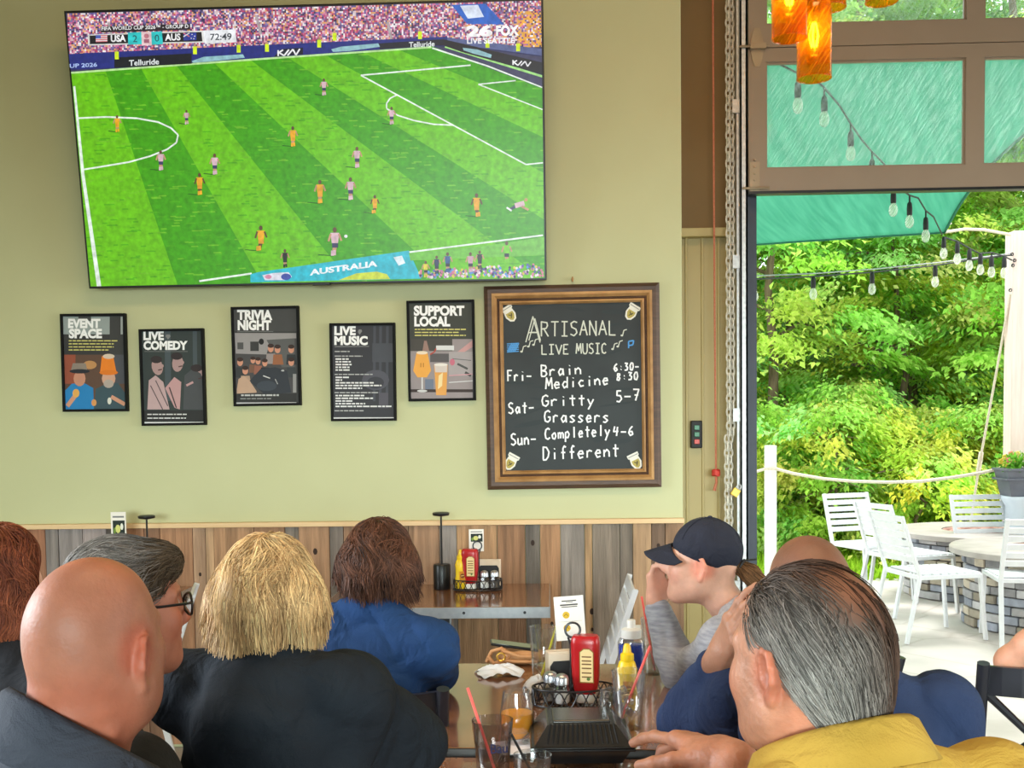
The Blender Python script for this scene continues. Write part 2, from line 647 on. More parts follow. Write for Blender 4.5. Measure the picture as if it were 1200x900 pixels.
for i, (a, b, r, g, bl) in enumerate(pl):
    xa, xb = W(a, 650, WY).x, W(b, 650, WY).x
    if i == len(pl) - 1: xb = WC
    mean_ = (r + g + bl) / 3
    w.c = rgb(*[(q * .84 + mean_ * .16) * 1.22 for q in (r, g, bl)])
    d = 4.975 + random.uniform(-0.004, 0.004)
    w.bb(xa + 0.0015, xb - 0.0015, d, WY, 0.02, RAILZ - 0.002)
    for _ in range(random.choice([0, 1, 1, 2])):   # knots
        w.c = rgb(60, 42, 32)
        kx, kz, kr = random.uniform(xa + .03, max(xa + .031, xb - .03)), random.uniform(0.5, RAILZ - .06), random.uniform(.006, .011)
        w.put([(kx + kr * math.cos(t), d - 0.0006, kz + kr * 1.5 * math.sin(t)) for t in [k * math.pi / 5 for k in range(10)]], [tuple(range(10))])
w.x = Matrix.Identity(4)
structure('trim_1', w, m_wood, col=True)
structure('trim_2', MB().bb(XL, WC, 4.955, WY, RAILZ, RAILZ + 0.022), m_pine, bevel=0.003)

# ------------------------------------------------------------------ overhead door, raised
DY = 5.14
dr = thing('door_1', None, None, (W(875, 230, DY).x, DY, W(1000, 225, DY).z)); dr['kind'] = 'structure'
xs0, xs1 = W(877, 150, DY).x, 4.6
zb = W(1000, 222, DY).z
zs = W(1000, 53, DY).z                                   # seam between the two lowest sections
pz0, pz1 = W(1000, 195.5, DY).z, W(1000, 70, DY).z
x0, x1, x2 = W(897.5, 130, DY).x, W(1132, 130, DY).x, W(1153, 130, DY).x
pw = x1 - x0
panes = []
xx = x0
while xx + pw < xs1:
    panes.append((xx, xx + pw)); xx += pw + (x2 - x1)
def door_section(z0, z1, a, b):
    f = MB()
    f.bb(xs0, xs1, DY, DY + 0.045, z0, a)
    f.bb(xs0, xs1, DY, DY + 0.045, b, z1)
    e = xs0
    for p in panes:
        f.bb(e, p[0], DY, DY + 0.045, a, b); e = p[1]
    f.bb(e, xs1, DY, DY + 0.045, a, b)
    for p in panes:                                       # slim glazing beads
        for q in ((p[0], p[0] + .008, a, b), (p[1] - .008, p[1], a, b), (p[0] + .008, p[1] - .008, a, a + .008), (p[0] + .008, p[1] - .008, b - .008, b)):
            f.bb(q[0], q[1], DY + 0.012, DY + 0.03, q[2], q[3])
    return f
m_pane = thin_glass('scratched_glazing', (0.93, 0.97, 0.96, 1), 0.35, haze=((0.9, 1, 0.98, 1), 0.13))
sec_h = zs - zb
for k in range(3):
    z0 = zb + k * sec_h
    s = door_section(z0, z0 + sec_h - 0.004, pz0 + k * sec_h, pz1 + k * sec_h).build('door_section', m_bronze, dr)
    for p in panes:
        MB().bb(p[0] + .004, p[1] - .004, DY + 0.019, DY + 0.023, pz0 + k * sec_h, pz1 + k * sec_h).build('pane', m_pane, s)
    h = MB()
    zt = z0 + sec_h
    hx = (xs0 + x0) / 2
    for dz in (1, -1):                                    # tapered hinge leaves and their roller pin
        h.prism([(-.05, 0), (.05, 0), (.035, .055), (.018, .085), (-.018, .085), (-.035, .055)], -0.004,
                lambda u, v, q, dz=dz: (hx + u * .62, DY + q, zt + v * dz))
    h.bb(hx - .035, hx + .035, DY - .03, DY, zt - .012, zt + .012)
    h.tube([(hx - .085, DY - .02, zt), (hx + .05, DY - .02, zt)], .006, 8)
    h.build('hinge', m_hinge, dr)
MB().bb(xs0, xs1, DY - 0.004, DY + 0.05, zb - 0.012, zb).build('bottom_seal', m_black, dr)
br = MB()
bz = W(885, 190, DY).z
br.bb(xs0 + .005, xs0 + .05, DY - .004, DY, zb, bz)
for i in range(4):
    br.tube([(xs0 + .028, DY - .012, zb + .05 + i * .03), (xs0 + .028, DY, zb + .05 + i * .03)], .005, 6)
br.tube([(xs0 - .03, DY - .015, zb + .012), (xs0 + .09, DY - .015, zb + .012)], .006, 8)
br.build('bottom_bracket', m_hinge, dr)
settle(dr)

# vertical track with its wall angle, then the dark jamb
t = MB()
ta, tb = W(862, 400, 5.2).x, W(872, 400, 5.2).x
t.bb(ta, ta + .010, 5.16, 5.30, 0, 3.9); t.bb(ta, ta + .05, 5.28, 5.30, 0, 3.9)
t.bb(ta + .012, tb + .004, 5.13, 5.145, 0, 3.9); t.bb(tb - .004, tb + .004, 5.13, 5.19, 0, 3.9); t.bb(ta + .012, ta + .018, 5.13, 5.19, 0, 3.9)
for z in (0.7, 1.5, 2.2, 2.9):
    t.bb(ta - .02, ta + .03, 5.15, 5.16, z - .03, z + .03)
structure('trim_3', t, m_galv)
t = MB()
t.bb(W(873, 400, 5.3).x, W(884, 400, 5.3).x, 5.24, 5.42, 0, W(880, 226, 5.25).z + .3)
t.bb(W(877, 400, 5.2).x, W(879, 400, 5.2).x, 5.21, 5.24, 0, W(880, 226, 5.25).z + .3)
structure('trim_4', t, m_gasket)

# hoist chain looped down the side of the track
cx0 = W(856, 300, 5.17)
chain = thing('hoist_chain', 'grey steel hoist chain hanging in long links beside the overhead door track', 'chain', (cx0.x, 5.17, 0.55))
c = MB()
def link_path(cx, cy, cz, rot, a=.022, b=.0105):
    pts = []
    for k in range(10):
        t_ = 2 * math.pi * k / 10
        u, v = b * math.cos(t_), a * math.sin(t_)
        pts.append((cx + u * math.cos(rot), cy + u * math.sin(rot), cz + v))
    return pts
for col, xpx in ((0, 853.5), (1, 858.5)):
    z = 0.6
    i = 0
    while z < 3.75:
        xp = W(xpx + (0 if z > 1.4 else -2.5), 300, 5.17).x
        c.tube(link_path(xp, 5.17 + .012 * col, z, (0.35 if i % 2 else 1.9)), .0045, 5, closed=True)
        z += .0315
        i += 1
c.build('links', M('zinc_chain', rgb(206, 202, 190), rgb(226, 222, 210), scale=90, rough=.5, metal=.15), chain)
settle(chain)

# padlock on the chain
pk = W(862, 577, 5.12)
lock = thing('padlock', 'small yellow padlock hooked on the hoist chain by the door track', 'padlock', (pk.x, 5.12, pk.z - .03))
m_yel = M('yellow_enamel', rgb(232, 196, 60), rgb(240, 206, 74), scale=30, rough=0.35)
R45 = Matrix.Rotation(math.radians(32), 3, 'Y')
MB().box(pk, (.034, .016, .036), R45).build('body', m_yel, lock, bevel=.003)
sh = [Vector((-.010, 0, .014)), Vector((-.010, 0, .032)), Vector((-.004, 0, .040)), Vector((.004, 0, .040)), Vector((.010, 0, .032)), Vector((.010, 0, .014))]
MB().tube([pk + R45 @ q for q in sh], .003, 7).build('shackle', m_galv, lock, smooth=True)
settle(lock)

# red pull cord with a knotted handle
a_, b_ = W(835, 10, 5.2), W(839, 550, 5.2)
cord = thing('pull_cord', 'thin red pull cord with a knotted end hanging by the cream wall panel', 'cord', (b_.x, 5.2, b_.z - .1))
m_red_cord = M('red_cord', rgb(190, 110, 84), rgb(206, 128, 100), scale=120, rough=0.8)
m_redk = M('red_knot', rgb(196, 48, 44), rgb(214, 70, 60), scale=80, rough=0.6)
MB().tube([(a_.x, 5.2, 4.0), (a_.x + .002, 5.2, 3.2), (b_.x - .004, 5.2, 2.0), (b_.x, 5.2, b_.z)], .0045, 6).build('line', m_red_cord, cord, smooth=True)
k = MB()
for i in range(3):
    k.tube([(b_.x + .014 * math.cos(q), 5.2 + .012 * math.sin(q), b_.z - .008 - .008 * i + .004 * math.sin(q * 2)) for q in [j * math.pi / 5 for j in range(10)]], .007, 6, closed=True)
k.sphere((b_.x, 5.2, b_.z - .015), (.013, .012, .018), 10, 6)
k.build('knot', m_redk, cord, smooth=True)
MB().tube([(b_.x, 5.2, b_.z - .03), (b_.x + .002, 5.2, b_.z - .06), (b_.x - .008, 5.2, b_.z - .10)], [.006, .006, .008], 6).build('tail', m_red_cord, cord, smooth=True)
settle(cord)

# push-button station
s0 = W(816, 509, 5.27)
st = thing('button_station', 'black push-button box with two green buttons and a red one on the cream panel', 'switch', (s0.x, 5.288, s0.z))
MB().bb(s0.x - .027, s0.x + .027, 5.255, 5.288, s0.z - .065, s0.z + .065).build('housing', m_blackmatte, st, bevel=.006)
m_gbtn = M('green_button', rgb(52, 120, 92), rgb(60, 130, 100), scale=20, rough=0.4)
m_rbtn = M('red_button', rgb(196, 52, 44), rgb(206, 62, 50), scale=20, rough=0.4)
for dz, mm, nm in ((.032, m_gbtn, 'up_button'), (.0, m_gbtn, 'down_button'), (-.034, m_rbtn, 'stop_button')):
    MB().bb(s0.x - .012, s0.x + .012, 5.246, 5.256, s0.z + dz - .011, s0.z + dz + .011).build(nm, mm, st, bevel=.002)
settle(st)

# ------------------------------------------------------------------ television
TVQ = [(80, 15), (635, -1), (639, 327), (102, 336)]
tvY = [4.74, 4.74, 4.90, 4.90]
c_, u_, v_, n_, w_, h_ = fit_rect(TVQ, tvY)
tv = thing('television', 'huge flat screen television showing a soccer match, tilted forward high on the wall', 'television', tuple(c_ + v_ * h_ / 2))
R_ = Matrix((u_, n_, -v_)).transposed()
f = MB()
f.box(c_ - n_ * .026, (w_ + .012, .05, h_ + .014), R_)
f.build('housing', m_black, tv, bevel=.003)
f = MB()
f.bar(c_ - n_ * .05, Vector((c_.x, WY, c_.z + .05)), .5, .3)
f.build('wall_mount', m_blackmetal, tv)
q = c_ + v_ * (h_ / 2 + .013) + u_ * (w_ * (0.5 - 280 / 555.0) + .0)
q = W(377, 332.5, 4.88)
MB().box(q, (.08, .02, .014), R_).build('sensor_bump', m_black, tv, bevel=.003)
P = Pic(TVQ, c_, u_, v_, n_, w_ - .006, h_ - .006)
P.dz = 1e-6
GL, GD = (0.15, 0.56, 0.006, 1), (0.055, 0.37, 0.004, 1)
WHT = (0.85, 0.95, 0.85, 1)
farL = lambda x: 83 - 0.0733 * (x - 87)
P.poly(TVQ, (0.05, 0.05, 0.12, 1)).up()
field = [(80, farL(80)), (505, farL(505)), (640, 102), (640, 330), (100, 337)]
P.poly(field, GL).up()
VPx, VPy = 66.0, -105.0
def clipf(poly):
    for (p, q) in zip(field, field[1:] + field[:1]):
        a, b = -(q[1] - p[1]), (q[0] - p[0])
        poly = clip_poly(poly, a, b, -(a * p[0] + b * p[1]))
        if len(poly) < 3: return []
    return poly
def fan(xa, y): return VPx + (xa - VPx) * (y - VPy) / (83 - VPy)
for a, b in ((125, 168), (213, 262), (312, 364), (418, 474), (532, 592), (655, 720)):
    pg = clipf([(fan(a, 40), 40), (fan(b, 40), 40), (fan(b, 345), 345), (fan(a, 345), 345)])
    if len(pg) > 2: P.poly(pg, GD)
P.up()
rs = np.random.RandomState(3)
for _ in range(900):                                      # mottled turf
    x, y = rs.uniform(86, 636), rs.uniform(60, 330)
    k = rs.uniform(2, 6)
    pg = clipf([(x, y), (x + k * 2, y - .3), (x + k * 2.3, y + 1.2), (x + .5, y + 1.4)])
    if len(pg) > 2: P.poly(pg, (0.16, 0.52, 0.02, 1) if rs.rand() < .5 else (0.08, 0.42, 0.006, 1))
P.up()
# pitch markings
P.line([(84, 84.5), (300, 68.5), (506, 54)], 2.2, (0.55, 0.85, 0.35, 1))
P.line([(507, 55), (572, 76), (637, 101)], 1.8, WHT)
P.line([(522, 53), (637, 88)], 3.0, (0.40, 0.80, 0.25, 1))
P.line([(88, 100), (96, 205), (112, 336)], 2.4, WHT, 5.0)
P.line([(552, 75), (423, 87), (617, 192), (637, 190)], 1.7, WHT)
P.line([(605, 93), (561, 97.5), (637, 127)], 1.5, WHT)
P.line([(465, 110), (457, 114), (453, 120), (453, 126), (466, 134), (485, 140), (508, 144.5), (531, 145.5)], 1.7, WHT)
P.line([(90, 137.5), (125, 136), (160, 137.5), (185, 142), (200, 149), (208, 157), (206, 166), (195, 174), (175, 182), (150, 189), (120, 194), (95, 198)], 1.9, WHT)
P.line([(230, 330), (292, 321)], 2.2, WHT)
P.line([(478, 296), (637, 276)], 2.0, WHT)
P.up()
# the crowd
def stand_bottom(x): return 66 - 0.040 * (x - 82) if x < 525 else 48 + (x - 525) * 0.05
pal = [(0.75, 0.35, 0.42, 1), (0.8, 0.62, 0.66, 1), (0.55, 0.06, 0.14, 1), (0.30, 0.07, 0.18, 1), (0.9, 0.85, 0.88, 1), (0.12, 0.10, 0.30, 1), (0.62, 0.16, 0.34, 1), (0.05, 0.04, 0.10, 1), (0.8, 0.4, 0.16, 1), (0.24, 0.18, 0.40, 1)]
x = 82.0
while x < 636:
    top = 15.5 - 0.0285 * (x - 82)
    y = top
    while y < stand_bottom(x):
        cc = pal[rs.randint(len(pal))]
        if x > 605 and y > 12 and rs.rand() < .5: cc = (0.85, 0.42, 0.06, 1)
        P.rect(x, y, x + 2.0, y + 2.1, cc)
        y += 2.0
    x += 1.9
P.up()
for xa, ya in ((130, 26), (212, 20), (302, 18), (455, 25)):   # aisles
    P.line([(xa, ya), (xa + 5, ya + 22)], 3, (0.45, 0.38, 0.40, 1))
# boards round the pitch
P.poly([(82, 63), (140, 60), (525, 42), (525, 52), (140, 79), (85, 81)], (0.02, 0.03, 0.22, 1))
P.poly([(525, 43), (638, 56), (638, 64), (525, 50)], (0.10, 0.13, 0.30, 1))
P.up()
P.poly([(136, 67), (226, 62), (226, 74), (136, 79)], (0.01, 0.012, 0.02, 1))
P.poly([(330, 57), (356, 55), (356, 63), (322, 66)], (0.012, 0.014, 0.03, 1))
P.poly([(444, 50), (520, 45), (522, 52), (446, 57)], (0.012, 0.014, 0.03, 1))
P.poly([(520, 45), (542, 50), (638, 72), (638, 86), (542, 60), (522, 53)], (0.01, 0.012, 0.02, 1))
P.up()
for pts in ([(226, 71), (240, 66), (286, 63), (288, 67), (250, 71), (228, 73)], [(389, 57), (400, 54), (444, 50), (446, 54), (410, 59), (391, 60)], [(543, 55), (560, 57), (577, 63), (576, 67), (556, 62), (544, 58)]):
    P.poly(pts, (0.30, 0.55, 0.60, 1))
P.text('Telluride', 153, 76.5, 6.5, (0.8, 0.85, 0.85, 1), width=35, offset=.02, slope=-.055)
P.text('Telluride', 480, 54.5, 6.0, (0.8, 0.85, 0.85, 1), width=30, offset=.02, slope=-.04)
P.text('UP 2026', 84, 79, 4.5, (0.45, 0.6, 0.95, 1), width=32, offset=.02, slope=-.05)
def kia(x, y, k, s):
    for seg in ([(0, 0), (0, -6)], [(0, -3), (5, -6)], [(1, -3.4), (6, 0), (11, -6)], [(9.5, 0), (15, -6), (18, 0), (22, -6)]):
        P.line([(x + a * k, y + b * k + a * k * s) for a, b in seg], 1.6 * k, (0.9, 0.9, 0.92, 1))
kia(327, 65, 1.15, -.06)
kia(602, 75, .95, .10)
for x, y in ((139, 66), (230, 60), (281, 58), (314, 57), (393, 44), (375, 52), (493, 42), (608, 56), (572, 52)):   # stewards in yellow
    P.rect(x - 2.3, y - 6, x + 2.3, y + 3, (0.7, 0.9, 0.02, 1)); P.ell(x, y - 7.5, 1.5, 1.6, (0.5, 0.3, 0.18, 1), 8)
P.poly([(530, 5), (570, 3.5), (592, 28), (548, 27)], (0.02, 0.13, 0.55, 1))
P.up()
P.poly([(540, 6), (561, 5), (568, 19), (549, 21)], (0.72, 0.80, 0.95, 1))
P.up()
P.text('26', 547, 41.5, 11.5, (1, 1, 1, 1), width=31, offset=.06, slope=-.02)
P.text('FOX', 582, 40.5, 11, (1, 1, 1, 1), width=27, offset=.05, slope=-.02)
P.text('LIVE SEATTLE', 548, 50, 6.2, (0.95, 0.95, 1, 1), width=56, offset=.03, slope=-.01)
# score strip
P.poly([(121, 31), (225, 27.5), (225, 34.5), (121, 38)], (0.03, 0.02, 0.03, 1))
P.poly([(106, 40.5), (240, 35.5), (242, 49.5), (106, 53)], (0.75, 0.75, 0.72, 1))
P.poly([(240, 35.5), (277, 34), (279, 49), (242, 50.5)], (0.9, 0.92, 0.95, 1))
P.up()
P.poly([(108, 41.5), (238, 37), (239, 48), (108, 51.5)], (0.015, 0.015, 0.02, 1))
P.text('FIFA WORLD CUP 2026™ - GROUP D', 122, 35.4, 4.2, (0.95, 0.95, 0.95, 1), width=101, offset=.02, slope=-.03)
P.up()
P.rect(115, 41, 128.5, 49, (0.75, 0.16, 0.2, 1), -.03)
P.rect(217, 38.5, 232, 47, (0.04, 0.06, 0.35, 1), -.03)
P.poly([(152.5, 38), (168, 37.3), (168.5, 51.5), (152.5, 52)], (0.03, 0.60, 0.60, 1))
P.poly([(179.5, 37), (192, 36.5), (193, 51.5), (180, 52)], (0.03, 0.60, 0.60, 1))
P.poly([(168, 37.3), (179.5, 37), (180, 52.5), (168.5, 53)], (0.85, 0.6, 0.62, 1))
P.up()
for i in range(3):
    P.rect(115, 42.2 + i * 2.4, 128.5, 43.3 + i * 2.4, (0.85, 0.8, 0.82, 1), -.03)
P.rect(115, 41, 121, 45, (0.08, 0.12, 0.45, 1), -.03)
P.line([(217, 38.5), (224, 42.5)], 1.2, (0.8, 0.2, 0.25, 1)); P.line([(224, 38.3), (217, 42.6)], 1.2, (0.85, 0.85, 0.9, 1))
for a, b in ((227, 40), (230, 42), (226, 44.5), (229, 45)): P.ell(a, b, .7, .7, (0.9, 0.9, 0.95, 1), 6)
P.ell(174, 42, 3, 3, (0.55, 0.2, 0.25, 1), 8); P.rect(171, 45.5, 177, 50, (0.4, 0.14, 0.2, 1))
P.text('USA', 132.5, 48.6, 7.4, (1, 1, 1, 1), width=17.5, offset=.035, slope=-.03)
P.text('2', 158, 49, 8, (0.02, 0.12, 0.14, 1), offset=.01)
P.text('0', 183.5, 48.2, 8, (0.02, 0.12, 0.14, 1), offset=.01)
P.text('AUS', 195.5, 47, 7.4, (1, 1, 1, 1), width=18, offset=.035, slope=-.03)
P.text('72:49', 248, 46.6, 7.4, (0.05, 0.06, 0.08, 1), width=25, offset=.015, slope=-.03)
# players: shadow, legs, shorts, shirt, head
ORG, ORS = (0.85, 0.42, 0.02, 1), (0.80, 0.36, 0.03, 1)
PNK, NVY = (0.72, 0.48, 0.55, 1), (0.04, 0.04, 0.12, 1)
SKN, SKD = (0.55, 0.30, 0.18, 1), (0.12, 0.06, 0.03, 1)
def player(x, y, h, shirt, short, skin=SKN, lean=0.0, shade=True):
    if shade: P.poly([(x + 1, y - .4), (x - h * .5, y - 1.8), (x - h * .55, y - .8), (x, y + .6)], (0.02, 0.13, 0.01, 1))
    P.up()
    P.line([(x - .9, y), (x - .9 + lean, y - h * .33)], h * .085, skin); P.line([(x + 1.5, y - .5), (x + .8 + lean, y - h * .33)], h * .085, skin)
    P.line([(x - 1.1, y), (x - 1, y - h * .18)], h * .10, shirt); P.line([(x + 1.6, y - .5), (x + 1.2, y - h * .2)], h * .10, shirt)
    P.rect(x - h * .10 + lean, y - h * .48, x + h * .11 + lean, y - h * .28, short)
    P.poly([(x - h * .15 + lean, y - h * .80), (x + h * .15 + lean, y - h * .80), (x + h * .11 + lean, y - h * .44), (x - h * .11 + lean, y - h * .44)], shirt)
    P.line([(x - h * .14 + lean, y - h * .76), (x - h * .22 + lean, y - h * .5)], h * .07, skin); P.line([(x + h * .14 + lean, y - h * .76), (x + h * .23 + lean, y - h * .52)], h * .07, skin)
    P.ell(x + lean, y - h * .90, h * .075, h * .10, skin if skin == SKD else (0.14, 0.07, 0.04, 1), 8)
    P.lay -= 1
for a in ((138, 154, 20, ORG, ORS), (219, 145, 17, PNK, NVY), (188, 199, 24, PNK, NVY), (251, 204, 25, PNK, NVY), (233, 228, 26, ORG, ORS, SKD), (343, 171, 24, ORG, ORS),
          (380, 111, 20, PNK, NVY), (459, 145, 21, PNK, NVY), (418, 196, 25, PNK, NVY), (374, 238, 28, ORG, ORS), (410, 234, 27, PNK, NVY), (437, 250, 22, ORG, ORS, SKD, 1.5),
          (560, 254, 28, ORG, ORS, SKD, -1.5), (301, 294, 30, ORG, ORS, SKD, 3.0), (389, 300, 34, PNK, NVY, SKN, 2.0)):
    player(*a)
P.up().up()
P.line([(597, 246), (606, 241)], 3.4, NVY); P.line([(604, 241), (615, 238)], 6, PNK); P.ell(617, 234, 2.2, 2.2, (0.5, 0.3, 0.1, 1), 8); P.line([(612, 242), (620, 246)], 2.5, SKN); P.line([(594, 243), (600, 247)], 2.2, (0.9, 0.9, 0.9, 1))
P.ell(404, 277, 2.1, 2.0, (0.95, 0.95, 0.95, 1), 8)
player(332, 314, 22, (0.015, 0.015, 0.02, 1), (0.015, 0.015, 0.02, 1), SKN, 0, False)
# near boards and bench
P.poly([(291, 322), (300, 319.5), (478, 294), (493, 327.5), (291, 331.5)], (0.02, 0.50, 0.62, 1))
P.poly([(478, 297), (560, 290), (640, 278), (640, 300), (480, 306)], (0.16, 0.52, 0.05, 1))
P.up()
P.text('AUSTRALIA', 361, 323.2, 6.6, (0.9, 0.97, 1, 1), width=80, offset=.04, slope=-.135)
P.poly([(395, 329), (416, 321), (440, 319), (452, 322), (456, 328)], (0.62, 0.72, 0.05, 1))
P.poly([(305, 323), (318, 320.5), (336, 319.5), (340, 325), (332, 329), (308, 329)], (0.75, 0.75, 0.85, 1))
P.poly([(460, 302), (470, 300), (474, 309), (466, 312)], (0.75, 0.86, 0.90, 1))
P.up()
P.ell(333, 325, 6, 4, (0.05, 0.08, 0.40, 1)); P.ell(312, 325, 4, 2.5, (0.7, 0.25, 0.4, 1))
bp = [(0.75, 0.55, 0.65, 1), (0.4, 0.15, 0.40, 1), (0.1, 0.1, 0.35, 1), (0.85, 0.75, 0.8, 1), (0.65, 0.2, 0.3, 1), (0.05, 0.04, 0.12, 1), (0.1, 0.3, 0.65, 1), (0.8, 0.6, 0.1, 1)]
for i in range(260):
    x = rs.uniform(490, 637); k = (x - 490) / 147
    y = rs.uniform(318 - 10 * k * rs.rand(), 326)
    P.ell(x, y, 1.6, 1.9, bp[rs.randint(len(bp))], 6)
P.up()
for x, y, h, cc in ((511, 322, 22, (0.02, 0.03, 0.10, 1)), (524, 320, 24, (0.03, 0.10, 0.30, 1)), (551, 320, 24, (0.6, 0.35, 0.45, 1)), (562, 316, 22, (0.03, 0.03, 0.04, 1)), (594, 309, 26, (0.20, 0.65, 0.03, 1)), (498, 326, 20, (0.75, 0.65, 0.05, 1))):
    player(x, y, h, cc, (0.02, 0.02, 0.05, 1), SKN, 0, False)
P.build('screen', m_screen, tv)
settle(tv)

# ------------------------------------------------------------------ framed prints
def gray(v): return (lin(v), lin(v), lin(v) * 1.02, 1)
m_frame = M('black_frame', rgb(12, 12, 13), rgb(17, 17, 18), scale=30, rough=.7, spec=.2)
def framed(q, label, paint, bw=.011):
    c, u, v, n, w, h = fit_rect(q, [4.978] * 4)
    root = thing('framed_print', label, 'poster', tuple(c + v * h / 2), group='framed prints under the television')
    R = Matrix((u, n, -v)).transposed()
    fr = MB()
    for s in (-1, 1):
        fr.box(c + u * s * (w / 2 - bw / 2) - n * .006, (bw, .026, h), R)
        fr.box(c + v * s * (h / 2 - bw / 2) - n * .006, (w - 2 * bw, .026, bw), R)
    fr.build('frame', m_frame, root, bevel=.0015)
    p = Pic(q, c - n * .004, u, v, n, w, h)
    p.rect(min(a for a, b in q), min(b for a, b in q), max(a for a, b in q), max(b for a, b in q), gray(58))
    p.up()
    paint(p)
    p.build('print', m_print, root)
    return settle(root)

YLW = rgb(214, 206, 120)
def lines(p, x, y, n, wd, dy, col, s=0.0, hgt=1.3):
    for i in range(n):
        xx, end = x, x + wd * random.uniform(.72, 1.0)
        while xx < end:
            k = random.uniform(2.5, 8)
            p.rect(xx, y + i * dy, min(end, xx + k), y + i * dy + hgt, col, s); xx += k + 1.0

def paint_event(p):
    p.rect(73, 371, 128, 392, rgb(150, 160, 160)); p.rect(128, 371, 144, 417, gray(64)); p.rect(141, 371, 143.5, 392, rgb(170, 176, 176)); p.rect(91, 371, 106, 376, gray(70)); p.up()
    p.text('EVENT', 79, 384, 10, gray(245), width=38, offset=.05); p.text('SPACE', 80, 396, 10, gray(245), width=39, offset=.05)
    lines(p, 80, 399, 4, 62, 3.6, YLW)
    p.rect(74, 416, 147, 480, rgb(96, 72, 60)); p.up()
    p.rect(74, 416, 88, 450, rgb(150, 80, 60)); p.rect(130, 416, 147, 450, rgb(78, 80, 88)); p.ell(105, 428, 8, 5, rgb(190, 140, 90)); p.up()
    p.poly([(75, 480), (76, 458), (84, 450), (98, 449), (109, 455), (110, 480)], rgb(40, 128, 190)); p.poly([(110, 480), (112, 456), (122, 451), (138, 449), (147, 462), (147, 480)], rgb(60, 82, 92)); p.up()
    p.ell(93, 444, 7, 9, rgb(196, 140, 116)); p.ell(127, 444, 8, 9, rgb(206, 160, 138))
    p.poly([(85, 426), (100, 426), (102, 434), (83, 434)], rgb(140, 128, 118)); p.ell(93, 435.5, 12, 2.6, rgb(40, 44, 52))
    p.poly([(117, 436), (119, 418), (132, 416), (136, 436)], rgb(232, 130, 40)); p.ell(127, 437, 11, 3, rgb(222, 120, 36)); p.ell(127, 418, 7, 3, rgb(214, 196, 178)); p.up()
    p.ell(127, 450, 6, 5, rgb(176, 164, 156)); p.line([(79, 476), (88, 464)], 5, rgb(206, 150, 124)); p.ell(89, 461, 4, 5, rgb(226, 170, 90)); p.line([(146, 474), (130, 465)], 4.5, rgb(206, 150, 124)); p.ell(128, 470, 2.4, 4, rgb(214, 214, 206)); p.ell(110, 472, 3, 4, rgb(214, 150, 90))

def paint_comedy(p):
    p.rect(166, 388, 238, 497, rgb(54, 62, 62)); p.up(); p.rect(193, 388, 200, 470, rgb(72, 82, 88)); p.rect(226, 388, 231, 470, rgb(72, 82, 88)); p.up()
    p.text('LIVE', 168, 398, 9.5, gray(245), width=24, offset=.05); p.text('COMEDY', 168, 409.5, 9.5, gray(245), width=52, offset=.05)
    p.poly([(194, 394), (197, 398), (200, 394), (199, 392), (195, 392)], gray(130)); p.line([(169, 412), (220, 412)], .6, gray(120))
    for x, y, a in ((184, 430, -.2), (208, 426, .1), (231, 440, 0)):
        p.ell(x, y, 6.5, 10, rgb(172, 142, 142), rot=a); p.up(); p.ell(x - 1, y - 8.5, 6.8, 4.4, rgb(52, 44, 46)); p.line([(x + 1, y + 4), (x + 5.5, y + 3)], 1.4, rgb(80, 56, 58)); p.ell(x + 6, y - 1, 1.6, 2, rgb(172, 142, 142)); p.lay -= 1
    p.poly([(172, 480), (174, 446), (182, 440), (191, 448), (198, 480)], rgb(188, 160, 162)); p.poly([(193, 455), (204, 442), (212, 448), (210, 480), (204, 478)], rgb(190, 150, 152)); p.poly([(214, 480), (216, 440), (226, 432), (238, 440), (238, 480)], rgb(74, 76, 80)); p.up()
    p.line([(176, 452), (190, 480)], 1.2, rgb(96, 80, 86)); p.line([(182, 446), (196, 476)], 1.2, rgb(96, 80, 86)); p.line([(198, 454), (206, 478)], 1.5, rgb(70, 56, 60)); p.line([(218, 452), (226, 448)], 2.5, rgb(190, 150, 152))
    p.rect(166, 481, 238, 494, gray(44)); p.up(); lines(p, 172, 485, 2, 50, 4.4, gray(220)); p.rect(167, 494.5, 238, 496.4, gray(226))

